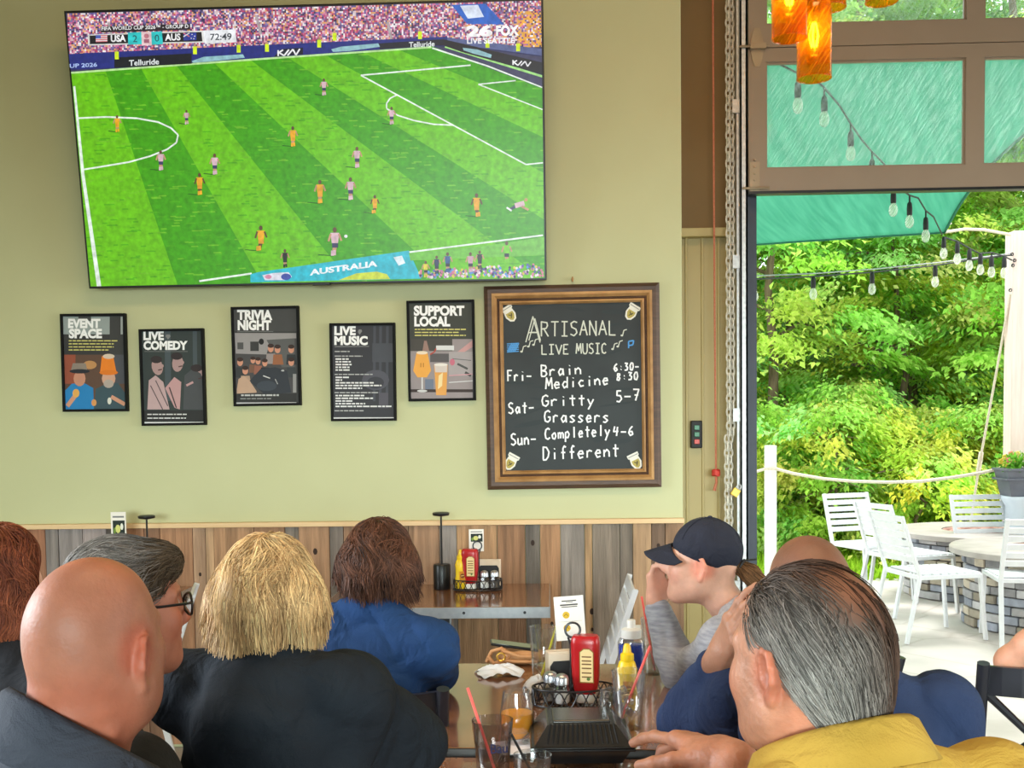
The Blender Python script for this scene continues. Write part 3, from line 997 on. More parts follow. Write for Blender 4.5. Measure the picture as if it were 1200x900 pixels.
def paint_trivia(p):
    p.rect(274, 362, 348, 388, gray(70)); p.rect(275, 390, 347, 474, rgb(74, 72, 74)); p.up()
    p.text('TRIVIA', 278, 374, 10.5, gray(245), width=41, offset=.05); p.text('NIGHT', 278.5, 386, 10.5, gray(245), width=39, offset=.05); p.line([(278, 388.5), (320, 388)], .6, gray(120))
    p.poly([(275, 390), (347, 390), (347, 396), (316, 400), (312, 415), (276, 414)], rgb(152, 148, 150)); p.up()
    p.rect(278, 401, 285, 409, gray(82)); p.rect(293, 400, 303, 411, gray(58)); p.ell(306, 400, 3, 3.6, gray(30)); p.poly([(312, 398), (345, 396), (345, 430), (330, 430)], gray(92)); p.up()
    for x, y, k, sh in ((281, 424, 1, rgb(56, 58, 60)), (296, 422, .8, rgb(120, 86, 70)), (302, 423, .85, rgb(150, 96, 80)), (310, 425, .9, rgb(40, 38, 42)), (317, 408, 1, rgb(150, 140, 140)), (325, 409, 1, rgb(150, 96, 66)), (341, 409, 1, rgb(48, 52, 56)), (341, 424, 1, rgb(60, 64, 68)), (287, 434, 1, rgb(176, 148, 128))):
        p.poly([(x - 6 * k, y + 18 * k), (x - 5 * k, y + 6 * k), (x + 5 * k, y + 6 * k), (x + 7 * k, y + 18 * k)], sh); p.up()
        p.ell(x, y, 3.4 * k, 4.6 * k, rgb(206, 146, 122)); p.up(); p.ell(x, y - 3.2 * k, 3.7 * k, 2.5 * k, rgb(58, 42, 38)); p.lay -= 2
    p.lay += 3
    p.poly([(277, 456), (279, 444), (285, 440), (292, 446), (300, 458), (300, 460), (277, 461)], rgb(190, 158, 136))
    p.poly([(292, 446), (305, 432), (322, 430), (336, 434), (341, 460), (310, 463)], rgb(50, 54, 62)); p.up()
    p.ell(312, 452, 12, 6, rgb(62, 68, 78)); p.line([(308, 440), (316, 443)], 1.2, gray(210)); p.line([(322, 444), (325, 450)], 1, gray(170)); p.ell(331, 434, 2, 1, gray(180)); p.rect(343, 438, 347, 460, gray(150))
    p.rect(275, 461, 347, 471, gray(48)); p.up(); lines(p, 282, 462, 1, 48, 4, gray(190), hgt=2); lines(p, 281, 466.4, 1, 42, 4, gray(140)); p.rect(276, 471.5, 347, 473.2, gray(200))

def paint_music(p):
    p.rect(389, 382, 462, 490, rgb(56, 56, 62)); p.up()
    for x in (437, 444, 452): p.rect(x, 382, x + 3, 470, rgb(72, 74, 84))
    p.ell(440, 445, 16, 12, rgb(82, 82, 92)); p.up(); p.ell(440, 448, 10, 7, rgb(60, 60, 68)); p.rect(436, 402, 461, 424, rgb(74, 76, 84)); p.rect(444, 460, 455, 478, rgb(84, 82, 92)); p.up()
    p.text('LIVE', 391.5, 392, 9.5, gray(245), width=25, offset=.05); p.text('MUSIC', 391.5, 403.5, 9.5, gray(245), width=39, offset=.05); p.poly([(419, 389), (421, 392), (424, 388), (423, 386), (420, 386)], gray(130)); p.line([(392, 406), (432, 405.6)], .6, gray(150))
    y = 411
    for t, wd in (('b', 18), ('', 0), ('h', 34), ('w', 18), ('w', 20), ('w', 22), ('w', 22), ('w', 17), ('', 0), ('h', 50), ('w', 16), ('w', 10), ('w', 54), ('w', 60), ('w', 34), ('', 0), ('h', 64), ('w', 35), ('w', 46), ('w', 25), ('w', 44), ('w', 66), ('', 0), ('b', 38)):
        if t: lines(p, 392 if t != 'w' else 393, y, 1, wd, 4, gray(225 if t == 'w' else 180), .004, 1.7 if t == 'w' else 1.2)
        y += 3.2 if t else 2.2
    p.rect(390, 489, 462, 491, gray(220))

def paint_local(p):
    p.rect(479, 355, 555, 397, rgb(64, 66, 60)); p.rect(481, 397, 554, 467, rgb(150, 140, 142)); p.up()
    p.text('SUPPORT', 485, 369, 10.5, gray(245), width=59, offset=.05); p.text('LOCAL', 485.5, 381.5, 10.5, gray(245), width=42, offset=.05)
    lines(p, 486, 385, 3, 60, 3.5, YLW)
    p.rect(481, 397, 530, 411, rgb(74, 70, 66)); p.poly([(536, 412), (554, 398), (554, 406), (538, 416)], rgb(196, 150, 150)); p.up()
    p.poly([(495, 411), (497, 399), (500, 399), (503, 411)], rgb(150, 120, 110)); p.rect(504, 414, 526, 424, rgb(90, 86, 88)); p.rect(511, 404.5, 532, 410, gray(214)); p.line([(504, 415), (509, 412), (511, 408)], 1.6, rgb(170, 70, 60))
    p.rect(526, 412, 554, 440, rgb(166, 158, 160)); p.up()
    p.line([(530, 420), (552, 422)], 1, gray(110)); p.line([(536, 426), (548, 432)], 2.5, gray(80)); p.line([(545, 436), (552, 440)], 3, gray(70)); p.ell(530, 424, 3, 4, rgb(196, 110, 130)); p.line([(526, 440), (554, 438)], 1, rgb(210, 150, 160)); p.line([(526, 448), (554, 446)], 1, gray(210))
    p.rect(481, 456, 554, 459.5, rgb(60, 48, 46)); p.rect(498, 444, 508, 456, rgb(110, 120, 140)); p.up()
    p.poly([(488, 413), (501, 413), (505, 434), (500, 442), (489, 442), (484, 434)], rgb(230, 164, 74)); p.ell(494.5, 413, 6.6, 2, rgb(232, 214, 190)); p.line([(494.5, 442), (494.5, 456)], 1.6, gray(210)); p.ell(494.5, 458, 6, 1.6, gray(200)); p.line([(493, 425), (493, 430)], .8, rgb(150, 90, 30)); p.line([(496, 425), (496, 430)], .8, rgb(150, 90, 30))
    p.poly([(508.5, 427), (524.5, 427), (523, 463), (511, 463)], rgb(222, 160, 84)); p.up()
    p.poly([(509, 427), (524, 427), (523.6, 436), (510, 436)], rgb(208, 196, 190)); p.poly([(514, 440), (519, 436), (518, 452), (513, 456)], rgb(236, 214, 160)); p.ell(516.5, 427, 8, 1.8, rgb(226, 220, 214))

framed([(70, 368), (147, 367), (150, 482), (74.5, 482.5)], 'framed EVENT SPACE poster with two men in hats, lowest left print beside LIVE COMEDY', paint_event)
framed([(163, 386), (239, 384.5), (241, 498), (166, 499)], 'framed LIVE COMEDY poster of three laughing faces in profile', paint_comedy)
framed([(271, 360), (350, 358), (353, 475), (273.5, 476)], 'framed TRIVIA NIGHT poster with a group photograph around a table', paint_trivia)
framed([(386, 379), (462.5, 378), (465, 493), (388, 493.5)], 'framed LIVE MUSIC poster with a long white list of dates', paint_music)
framed([(476.5, 352.5), (555.5, 351), (558, 469), (478.5, 470.5)], 'framed SUPPORT LOCAL poster with two amber beer glasses', paint_local)

# ------------------------------------------------------------------ chalkboard
CQ = [(567, 335.5), (773, 331), (775, 570.5), (571.5, 574)]
c_, u_, v_, n_, w_, h_ = fit_rect(CQ, [4.965] * 4)
cb = thing('chalkboard', 'black chalkboard in a carved dark and gold wooden frame listing live music', 'chalkboard', tuple(c_ + v_ * h_ / 2))
m_fdark = M('walnut', rgb(70, 50, 38), rgb(92, 66, 50), scale=9, stretch=(1, 1, 8), rough=0.45, bump=.2, bscale=30)
m_fgold = M('gold_wood', rgb(150, 108, 62), rgb(184, 140, 88), scale=14, rough=0.4, bump=.2, bscale=40)
m_slate = M('slate', rgb(25, 30, 32), rgb(36, 43, 45), scale=5, rough=0.6, contrast=(0.35, 0.7))
R_ = Matrix((u_, n_, -v_)).transposed()
def ring(off0, off1, d0, d1, name, mat):
    """mitred moulding strip running round the board between two insets"""
    b = MB()
    cs = [(-1, -1), (1, -1), (1, 1), (-1, 1)]
    def pt(k, o, d):
        sx, sy = cs[k]
        return c_ + u_ * sx * (w_ / 2 - o) + v_ * sy * (h_ / 2 - o) + n_ * d
    for k in range(4):
        j = (k + 1) % 4
        m_ = (off0 + off1) / 2
        vs = [pt(k, off0, -.034), pt(k, off0, d0), pt(k, m_, max(d0, d1) + .003), pt(k, off1, d1), pt(k, off1, -.034),
              pt(j, off0, -.034), pt(j, off0, d0), pt(j, m_, max(d0, d1) + .003), pt(j, off1, d1), pt(j, off1, -.034)]
        b.put(vs, [(0, 1, 6, 5), (1, 2, 7, 6), (2, 3, 8, 7), (3, 4, 9, 8)])
    return b.build(name, mat, cb, smooth=True, autosm=25)
pxm = w_ / 205.0
ring(0, 9 * pxm, .0, .012, 'outer_moulding', m_fdark)
ring(9 * pxm, 15 * pxm, .018, .006, 'gilt_moulding', m_fgold)
ring(15 * pxm, 18 * pxm, .002, .0, 'dark_step', m_fdark)
ring(18 * pxm, 22 * pxm, .006, -.004, 'inner_moulding', m_fgold)
bd = Pic(CQ, c_ - n_ * .012, u_, v_, n_, w_, h_)
bd.lay = 0
b = MB().box(c_ - n_ * .018, (w_ - .04, .012, h_ - .04), R_)
b.build('slate', m_slate, cb)
# handwriting
HW = {
 'A': [[(0, 0), (.5, 1), (1, 0)], [(.2, .38), (.8, .38)]], 'R': [[(0, 0), (0, 1), (.7, .95), (.8, .75), (.6, .55), (0, .5)], [(.35, .5), (.9, 0)]],
 'T': [[(0, 1), (1, 1)], [(.5, 1), (.5, 0)]], 'I': [[(.1, 1), (.9, 1)], [(.5, 1), (.5, 0)], [(.1, 0), (.9, 0)]], 'S': [[(.9, .9), (.5, 1), (.1, .85), (.2, .6), (.75, .45), (.9, .2), (.5, 0), (.05, .12)]],
 'N': [[(.05, 0), (.05, 1), (.9, 0), (.9, 1)]], 'L': [[(.1, 1), (.1, 0), (.9, 0)]], 'V': [[(0, 1), (.5, 0), (1, 1)]], 'E': [[(.9, 1), (.1, 1), (.1, 0), (.9, 0)], [(.1, .52), (.7, .52)]],
 'M': [[(0, 0), (.12, 1), (.5, .3), (.88, 1), (1, 0)]], 'U': [[(.05, 1), (.05, .25), (.3, 0), (.7, 0), (.92, .25), (.92, 1)]], 'C': [[(.95, .85), (.6, 1), (.2, .85), (.05, .5), (.2, .12), (.6, 0), (.95, .15)]],
 'F': [[(.1, 0), (.1, 1), (.9, 1)], [(.1, .55), (.7, .55)]], 'B': [[(.1, 0), (.1, 1), (.7, .95), (.8, .75), (.6, .55), (.1, .52), (.75, .45), (.9, .22), (.65, 0), (.1, 0)]],
 'G': [[(.92, .85), (.6, 1), (.2, .85), (.05, .5), (.2, .1), (.6, 0), (.92, .2), (.92, .45), (.55, .45)]], 'D': [[(.1, 0), (.1, 1), (.55, .95), (.92, .6), (.85, .25), (.5, 0), (.1, 0)]],
 'r': [[(.15, .55), (.15, 0)], [(.15, .38), (.45, .58), (.85, .5)]], 'i': [[(.5, .55), (.5, 0)], [(.46, .78), (.54, .84)]], 'a': [[(.8, .5), (.4, .58), (.12, .3), (.35, 0), (.75, .2), (.8, .55), (.85, 0)]],
 'n': [[(.1, .55), (.12, 0)], [(.12, .35), (.5, .58), (.82, .4), (.85, 0)]], 'e': [[(.12, .3), (.82, .34), (.7, .55), (.35, .56), (.1, .3), (.35, 0), (.85, .1)]], 'd': [[(.8, .5), (.4, .55), (.12, .28), (.4, 0), (.8, .2)], [(.82, 1), (.82, 0)]],
 'c': [[(.85, .48), (.45, .58), (.12, .3), (.4, 0), (.88, .1)]], 't': [[(.5, .95), (.5, .05), (.65, 0)], [(.1, .62), (.9, .62)]], 'y': [[(.1, .55), (.45, .08)], [(.88, .55), (.5, 0), (.15, -.4)]],
 's': [[(.85, .5), (.5, .58), (.2, .45), (.5, .3), (.8, .15), (.5, 0), (.12, .06)]], 'u': [[(.1, .55), (.15, .1), (.45, 0), (.8, .2), (.82, .55), (.85, 0)]], 'o': [[(.5, .55), (.15, .35), (.25, .05), (.6, 0), (.85, .25), (.7, .52), (.5, .55)]],
 'm': [[(.05, .55), (.05, 0)], [(.05, .4), (.3, .55), (.48, .4), (.48, 0)], [(.48, .4), (.75, .55), (.95, .4), (.95, 0)]], 'p': [[(.15, .58), (.15, -.35)], [(.15, .48), (.55, .6), (.85, .35), (.6, .02), (.15, .08)]], 'l': [[(.5, 1), (.5, 0)]],
 'f': [[(.85, .9), (.6, 1), (.45, .8), (.45, 0)], [(.15, .5), (.8, .5)]], '-': [[(.05, .4), (.95, .42)]], ':': [[(.45, .55), (.55, .6)], [(.45, .15), (.55, .2)]],
 '6': [[(.8, .98), (.35, .7), (.12, .3), (.4, 0), (.8, .15), (.7, .42), (.2, .38)]], '3': [[(.15, .95), (.8, .95), (.4, .58), (.85, .4), (.7, .05), (.1, .05)]], '0': [[(.5, 1), (.12, .6), (.25, .05), (.65, 0), (.9, .45), (.75, .9), (.5, 1)]],
 '8': [[(.75, .9), (.3, .9), (.3, .65), (.8, .3), (.6, 0), (.2, .1), (.3, .4), (.75, .7), (.75, .9)]], '5': [[(.85, 1), (.2, 1), (.18, .58), (.7, .55), (.85, .25), (.55, 0), (.1, .05)]], '7': [[(.1, 1), (.9, 1), (.4, 0)], [(.3, .5), (.8, .5)]], '4': [[(.3, 1), (.1, .45), (.9, .5)], [(.75, .95), (.6, 0)]],
}
CH1, CH2, CHB = rgb(206, 208, 196), rgb(236, 236, 238), rgb(80, 150, 214)
wr = random.Random(5)
def chalk(t, x, y, h, width, col, wd=1.8, slope=0.0):
    adv = width / len(t)
    for i, ch in enumerate(t):
        for st in HW.get(ch, []):
            pts = [(x + (i + .06 + a * .80) * adv + wr.uniform(-.25, .25), y - b_ * h + (i * adv) * slope + wr.uniform(-.25, .25)) for a, b_ in st]
            bd.line(pts, wd, col)
            for q in pts[1:-1]: bd.ell(q[0], q[1], wd * .5, wd * .5, col, 6)
bd.lay = 1
for _ in range(26):                                       # half-wiped smears
    x, y = wr.uniform(600, 730), wr.uniform(360, 540)
    bd.ell(x, y, wr.uniform(8, 26), wr.uniform(1, 3), rgb(44, 51, 53), rot=wr.uniform(-.4, .2)); bd.lay += .2
bd.lay = 8
chalk('A', 615, 401, 30, 21, CH1, 1.3); chalk('A', 619, 399, 26, 17, CH1, 1.2)
chalk('RTISANAL', 634, 394, 17, 90, CH1, 1.6, -.02)
chalk('LIVE', 634, 415, 11, 34, CH1, 1.5, -.01); chalk('MUSIC', 675, 414.5, 12, 37, CH1, 1.5, -.01)
for x, y in ((612, 412), (620, 406), (626, 404), (719, 409), (725, 406), (730, 393)):
    bd.line([(x, y), (x + 1.5, y - 6), (x + 5, y - 7)], 1.1, CH1); bd.ell(x - .8, y, 1.6, 1.2, CH1, 8)
for i in range(5): bd.line([(595 + i * 2, 412), (600 + i * 2, 402)], 1.4, CHB); bd.line([(594, 403 + i * 2.4), (608, 402 + i * 2.4)], 1.1, CHB)
bd.line([(737, 408), (737, 400), (743, 399), (742, 404), (737, 405)], 1.6, CHB)
for t, x, y, h, wd_, s in (('Fri-', 594, 447, 13, 30, -.03), ('Brain', 633, 441, 13, 50, -.06), ('Medicine', 639, 456, 13, 76, -.08), ('6:30-', 719, 435, 9, 31, -.06), ('8:30', 722, 446, 9, 27, -.06),
                           ('Sat-', 595, 485, 13, 32, -.06), ('Gritty', 634, 476, 13, 64, -.02), ('5-7', 721, 471, 13, 30, -.08), ('Grassers', 637, 495, 14, 78, 0),
                           ('Sun-', 598, 522, 14, 31, -.06), ('Completely', 638, 515, 13, 78, -.06), ('4-6', 718, 511, 11, 26, -.03), ('Different', 635, 539, 15, 92, -.05)):
    chalk(t, x, y, h, wd_, CH2, 1.8, s)
bd.build('writing', m_print, cb)
for x, y, sx, sy in ((597, 368, 1, 1), (741, 366, -1, 1), (599, 541, 1, -1), (744, 540, -1, -1)):   # little drawn beer mugs in the corners
    pass
m_card = m_print
for (x, y, a) in ((597, 367, -.55), (741, 365, .55), (599, 541, .5), (744.5, 540, -.45)):
    p = Pic(CQ, c_ - n_ * .008, u_, v_, n_, w_, h_)
    ca, sa = math.cos(a), math.sin(a)
    def pt(q): return (x + q[0] * ca - q[1] * sa, y + q[0] * sa + q[1] * ca)
    p.poly([pt(q) for q in ((-7, -9), (7, -9), (7, -5), (5.5, -4), (6.5, 3), (4, 9), (0, 11), (-4, 9), (-6.5, 3), (-5.5, -4), (-7, -5))], rgb(226, 224, 214)); p.up()
    p.poly([pt(q) for q in ((-4.4, -1), (4.4, -1), (4.6, 3), (2.5, 7.5), (0, 9), (-2.5, 7.5), (-4.6, 3))], rgb(176, 160, 84)); p.up()
    p.line([pt(q) for q in ((-2, 1), (1, 4), (2, 1), (-1, 6))], 1.2, rgb(90, 80, 50)); p.line([pt((-6, -6.4)), pt((6, -6.4))], 1, rgb(150, 150, 146))
    p.build('corner_sticker', m_print, cb)
nl = W(671, 327, 4.98)
MB().tube([nl, nl + Vector((0, .03, 0))], .006, 8).tube([nl + Vector((0, 0, -.012)), nl + Vector((0, 0, .01))], .004, 6).build('hanging_hook', m_fgold, cb)
settle(cb)

# ================================================================== outdoors
def patio_mat():
    m = bpy.data.materials.new('stamped_concrete')
    m.use_nodes = True
    nt = m.node_tree
    N, L = nt.nodes, nt.links
    p = N['Principled BSDF']
    p.inputs['Roughness'].default_value = 0.7
    tc = N.new('ShaderNodeTexCoord')
    mp = N.new('ShaderNodeMapping'); mp.inputs['Scale'].default_value = (1.1, 1.1, 1.1)
    L.new(tc.outputs['Object'], mp.inputs[0])
    vo = N.new('ShaderNodeTexVoronoi'); vo.feature = 'DISTANCE_TO_EDGE'; vo.inputs['Scale'].default_value = 1.3
    L.new(mp.outputs[0], vo.inputs['Vector'])
    cr = N.new('ShaderNodeValToRGB')
    cr.color_ramp.elements[0].position = 0.0; cr.color_ramp.elements[0].color = rgb(196, 189, 179)
    cr.color_ramp.elements[1].position = 0.02; cr.color_ramp.elements[1].color = rgb(212, 206, 198)
    L.new(vo.outputs['Distance'], cr.inputs[0])
    nz = N.new('ShaderNodeTexNoise'); nz.inputs['Scale'].default_value = 2.2; nz.inputs['Detail'].default_value = 7
    L.new(mp.outputs[0], nz.inputs['Vector'])
    c2 = N.new('ShaderNodeValToRGB')
    c2.color_ramp.elements[0].position = .3; c2.color_ramp.elements[0].color = (.8, .8, .8, 1)
    c2.color_ramp.elements[1].position = .7; c2.color_ramp.elements[1].color = (1, 1, 1, 1)
    L.new(nz.outputs['Fac'], c2.inputs[0])
    mx = N.new('ShaderNodeMix'); mx.data_type = 'RGBA'; mx.blend_type = 'MULTIPLY'; mx.inputs[0].default_value = 1
    L.new(cr.outputs[0], mx.inputs[6]); L.new(c2.outputs[0], mx.inputs[7])
    L.new(mx.outputs[2], p.inputs['Base Color'])
    return m
structure('patio', MB().bb(-6, 16, 5.42, 10.15, -0.12, -0.005), patio_mat())
m_soil = M('bank_soil', rgb(66, 110, 34), rgb(104, 150, 52), scale=3, rough=0.95)
nx, ny = 24, 26
V, Fq = [], []
for j in range(ny):
    for i in range(nx):
        x = -8 + 30 * i / (nx - 1); y = 10.1 + 16 * j / (ny - 1)
        z = -0.03 + max(0, (y - 11.3)) * 0.33 + 0.12 * math.sin(x * 1.3) * math.sin(y * .9) * min(1, max(0, y - 11))
        V.append((x, y, z))
for j in range(ny - 1):
    for i in range(nx - 1):
        a = j * nx + i
        Fq.append((a, a + 1, a + nx + 1, a + nx))
o = mesh_obj('hillside', V, Fq, m_soil); o['kind'] = 'structure'
def bank_z(x, y): return -0.03 + max(0, (y - 11.3)) * 0.33

m_leaf = leaf_mat('leaves')
m_bark = M('bark', rgb(96, 78, 64), rgb(140, 118, 100), scale=10, stretch=(4, 4, .6), rough=0.9, bump=.4, bscale=20)

def leaf_quads(P, D, Nn, L, Wd):
    """P base points, D along the leaf, Nn leaf normal -> folded diamond leaves"""
    D = D / np.linalg.norm(D, axis=1, keepdims=True)
    S = np.cross(D, Nn); S /= (np.linalg.norm(S, axis=1, keepdims=True) + 1e-9)
    Nn = np.cross(S, D)
    L = L[:, None]; Wd = Wd[:, None]
    a = P; b = P + D * L * .45 + S * Wd * .5 + Nn * L * .06
    c = P + D * L - Nn * L * .12; d = P + D * L * .45 - S * Wd * .5 + Nn * L * .06
    n = len(P)
    V = np.stack([a, b, c, d], 1).reshape(-1, 3)
    q = np.arange(n)[:, None] * 4 + np.array([[0, 1, 2, 3]])
    return V, q

def crown(seed, H, Rr, nspray, nleaf, lsize, base=(0.20, 0.52, 0.05), low=0.12, flat=.16, top=1.0):
    """layered sprays of leaves round a trunk of height H"""
    r = np.random.RandomState(seed)
    Ps, Ds, Ns, Cs = [], [], [], []
    for k in range(nspray):
        t = low + (top - low) * r.rand() ** .9
        az = r.uniform(0, 2 * math.pi)
        rad = Rr * (math.sin(math.pi * min(.97, max(.12, (t * .82 + .12)))) ** .7) * math.sqrt(r.uniform(.08, 1.0))
        c = np.array([rad * math.cos(az), rad * math.sin(az), H * t])
        out = np.array([math.cos(az), math.sin(az), -.22])
        side = np.array([-math.sin(az), math.cos(az), 0])
        a, b = r.uniform(.45, .8) * Rr * .36, r.uniform(.5, 1) * Rr * .24
        n = int(nleaf * r.uniform(.7, 1.2))
        u, v, w = r.normal(size=n) * .55, r.normal(size=n) * .55, r.normal(size=n)
        pts = c + out * (u * a)[:, None] + side * (v * b)[:, None] + np.array([0, 0, 1]) * (w * flat * b - .25 * b * (u * u + v * v))[:, None]
        d = out * .8 + side * r.normal(size=(n, 1)) * .8 + np.array([0, 0, -.35]) + r.normal(size=(n, 3)) * .25
        nn = np.array([0, 0, 1.0]) + r.normal(size=(n, 3)) * .38
        col = np.array(base) * r.uniform(.62, 1.28) * np.array([r.uniform(.75, 1.5), 1, r.uniform(.7, 1.8)])
        Cs.append(np.clip(col * r.uniform(.75, 1.25, size=(n, 1)), 0.01, .9))
        Ps.append(pts); Ds.append(d); Ns.append(nn)
    P, D, Nn, C = map(np.concatenate, (Ps, Ds, Ns, Cs))
    L = lsize * r.uniform(.7, 1.25, size=len(P))
    V, q = leaf_quads(P, D, Nn, L, L * r.uniform(.42, .6, size=len(P)))
    return V, q, np.hstack([C, np.ones((len(C), 1))])

def make_tree(name, label, cat, group, seed, H, Rr, nspray, nleaf, lsize, trunk_r, **k):
    root = thing(name, label, cat, (0, 0, 0), 0, group)
    r = random.Random(seed)
    b = MB()
    pts = [(0, 0, -.15)]
    for i in range(1, 7):
        pts.append((r.uniform(-.06, .06) * i * .5, r.uniform(-.06, .06) * i * .5, H * .85 * i / 6))
    b.tube(pts, [trunk_r * (1 - .13 * i) for i in range(7)], 8)
    for i in range(9):
        z = H * r.uniform(.25, .8); a = r.uniform(0, 6.28); L = Rr * r.uniform(.4, .75)
        b.tube([(0, 0, z), (L * .5 * math.cos(a), L * .5 * math.sin(a), z + .2 * L), (L * math.cos(a), L * math.sin(a), z + .15 * L)], [trunk_r * .35, trunk_r * .25, trunk_r * .1], 5)
    b.build('trunk', m_bark, root, smooth=True)
    V, q, C = crown(seed, H, Rr, nspray, nleaf, lsize, **k)
    mesh_obj('foliage', V, q, m_leaf, root, fcol=C, smooth=False)
    return root

GA = 'tall leafy trees at the top of the bank'
GB = 'young leafy trees on the bank'
GC = 'bright bushes along the foot of the bank'
LA = 'tall green tree at the top of the bank reaching above the shade sail'
LB = 'young tree with layered bright green sprays growing on the bank'
LC = 'low bright green bush at the foot of the bank behind the grass'
tA = make_tree('tall_tree', LA, 'tree', GA, 11, 9.5, 2.5, 130, 170, .14, .16, base=(.34, .64, .10), low=.12)
tA2 = make_tree('tall_tree', LA, 'tree', GA, 12, 8.6, 2.3, 125, 170, .135, .14, base=(.40, .68, .12), low=.1)
tB = make_tree('young_tree', LB, 'tree', GB, 21, 5.2, 1.75, 130, 190, .095, .07, base=(.42, .74, .12), low=.04)
tB2 = make_tree('young_tree', LB, 'tree', GB, 22, 4.4, 1.6, 120, 190, .088, .06, base=(.52, .80, .16), low=.02)
tC = make_tree('bush', LC, 'bush', GC, 31, 1.5, .95, 70, 170, .075, .03, base=(.52, .80, .14), low=.0, flat=.4)
tC2 = make_tree('bush', LC, 'bush', GC, 32, 1.15, .85, 60, 170, .07, .03, base=(.62, .84, .12), low=.0, flat=.4)
rr = random.Random(4)
def forest(protos, spots):
    used = {}
    for i, (x, y, k) in enumerate(spots):
        pr = protos[k]
        o = pr if k not in used else copy_tree(pr)
        used[k] = 1
        o.location = (x, y, bank_z(x, y) - .05)
        s = rr.uniform(.9, 1.12)
        o.scale = (s, s, s)
        o.rotation_euler = (0, 0, rr.uniform(0, 6.28))
forest([tA, tA2], [(2.6, 19.0, 0), (5.0, 18.0, 1), (7.6, 18.6, 0), (10.2, 18.0, 1), (3.8, 21.5, 1), (6.4, 21.2, 0), (9.2, 21.4, 1), (12.4, 20, 0), (0.4, 18.6, 1)])
forest([tB, tB2], [(2.7, 13.4, 0), (4.35, 13.9, 1), (5.7, 13.3, 0), (7.2, 14.0, 1), (8.8, 13.6, 0), (3.4, 15.8, 0), (5.2, 16.0, 0), (6.9, 15.9, 1), (8.6, 16.2, 0), (1.2, 14.4, 1), (10.4, 14.6, 1)])
forest([tC, tC2], [(2.9, 11.6, 0), (3.7, 11.3, 1), (4.5, 11.8, 0), (5.3, 11.5, 1), (6.1, 11.9, 0), (6.9, 11.6, 1), (7.7, 11.9, 0), (8.6, 11.6, 1), (3.3, 12.4, 0), (5.0, 12.5, 1), (6.6, 12.6, 0), (2.1, 11.9, 0), (4.1, 12.2, 1)])

# lawn strip
r = np.random.RandomState(9)
n = 16000
P = np.stack([r.uniform(1.5, 9.5, n), r.uniform(10.0, 11.9, n), np.zeros(n)], 1)
P[:, 2] = [bank_z(a, b) - .01 for a, b in P[:, :2]]
D = np.array([0, 0, 1.0]) + r.normal(size=(n, 3)) * .4
Nn = r.normal(size=(n, 3)); Nn[:, 2] *= .2
L = r.uniform(.07, .22, n)
V, q = leaf_quads(P, D, Nn, L, L * .16)
C = np.clip(np.array([.42, .68, .05]) * r.uniform(.6, 1.25, size=(n, 1)), 0, .9)
tag(mesh_obj('grass', V, q, m_leaf, fcol=np.hstack([C, np.ones((n, 1))]), smooth=False), 'bright lime grass strip between the patio and the bushes', 'grass', kind='stuff')

# ------------------------------------------------------------------ shade sail
def sail_mat():
    m = bpy.data.materials.new('sail_cloth')
    m.use_nodes = True
    nt = m.node_tree
    N, L = nt.nodes, nt.links
    N.remove(N['Principled BSDF'])
    tc = N.new('ShaderNodeTexCoord')
    m0 = N.new('ShaderNodeMapping'); m0.inputs['Rotation'].default_value = (0, 0, math.radians(24))
    mp = N.new('ShaderNodeMapping'); mp.inputs['Scale'].default_value = (9, .5, .5)
    L.new(tc.outputs['Object'], m0.inputs[0])
    L.new(m0.outputs[0], mp.inputs[0])
    nz = N.new('ShaderNodeTexNoise'); nz.inputs['Scale'].default_value = 3; nz.inputs['Detail'].default_value = 5
    L.new(mp.outputs[0], nz.inputs['Vector'])
    cr = N.new('ShaderNodeValToRGB')
    cr.color_ramp.elements[0].position = .3; cr.color_ramp.elements[0].color = rgb(106, 182, 160)
    cr.color_ramp.elements[1].position = .7; cr.color_ramp.elements[1].color = rgb(128, 200, 178)
    L.new(nz.outputs['Fac'], cr.inputs[0])
    df = N.new('ShaderNodeBsdfDiffuse'); tl = N.new('ShaderNodeBsdfTranslucent')
    L.new(cr.outputs[0], df.inputs[0]); L.new(cr.outputs[0], tl.inputs[0])
    mx = N.new('ShaderNodeMixShader'); mx.inputs[0].default_value = .55
    L.new(df.outputs[0], mx.inputs[1]); L.new(tl.outputs[0], mx.inputs[2])
    L.new(mx.outputs[0], N['Material Output'].inputs[0])
    return m
sA, sB, sC, sD = W(1107, 272, 9.0), W(560, 318, 9.0), W(560, 38, 6.0), W(1345, 52, 6.0)
sail = thing('shade_sail', 'large teal green shade sail stretched over the patio outside the overhead door', 'shade sail', tuple(sA))
ns = 24
V, Fq = [], []
for j in range(ns + 1):
    for i in range(ns + 1):
        s, t = i / ns, j / ns
        # concave hems
        s2 = s - 0.05 * math.sin(math.pi * t) * (2 * s - 1)
        t2 = t - 0.03 * math.sin(math.pi * s) * (2 * t - 1)
        p = sB.lerp(sA, s2).lerp(sC.lerp(sD, s2), t2)
        p = p + Vector((0, 0, -.14 * math.sin(math.pi * s) * math.sin(math.pi * t)))
        V.append(p)
for j in range(ns):
    for i in range(ns):
        a = j * (ns + 1) + i
        Fq.append((a, a + 1, a + ns + 2, a + ns + 1))
o = mesh_obj('cloth', V, Fq, sail_mat(), sail)
sm = o.modifiers.new('thick', 'SOLIDIFY'); sm.thickness = .003
hem = MB()
edge = [V[i] for i in range(ns + 1)] + [V[j * (ns + 1) + ns] for j in range(1, ns + 1)]
m_hem = M('sail_hem', rgb(30, 104, 84), rgb(40, 120, 96), scale=20, rough=.8)
hem.tube(edge, .012, 6)
hem.build('hem', m_hem, sail, smooth=True)
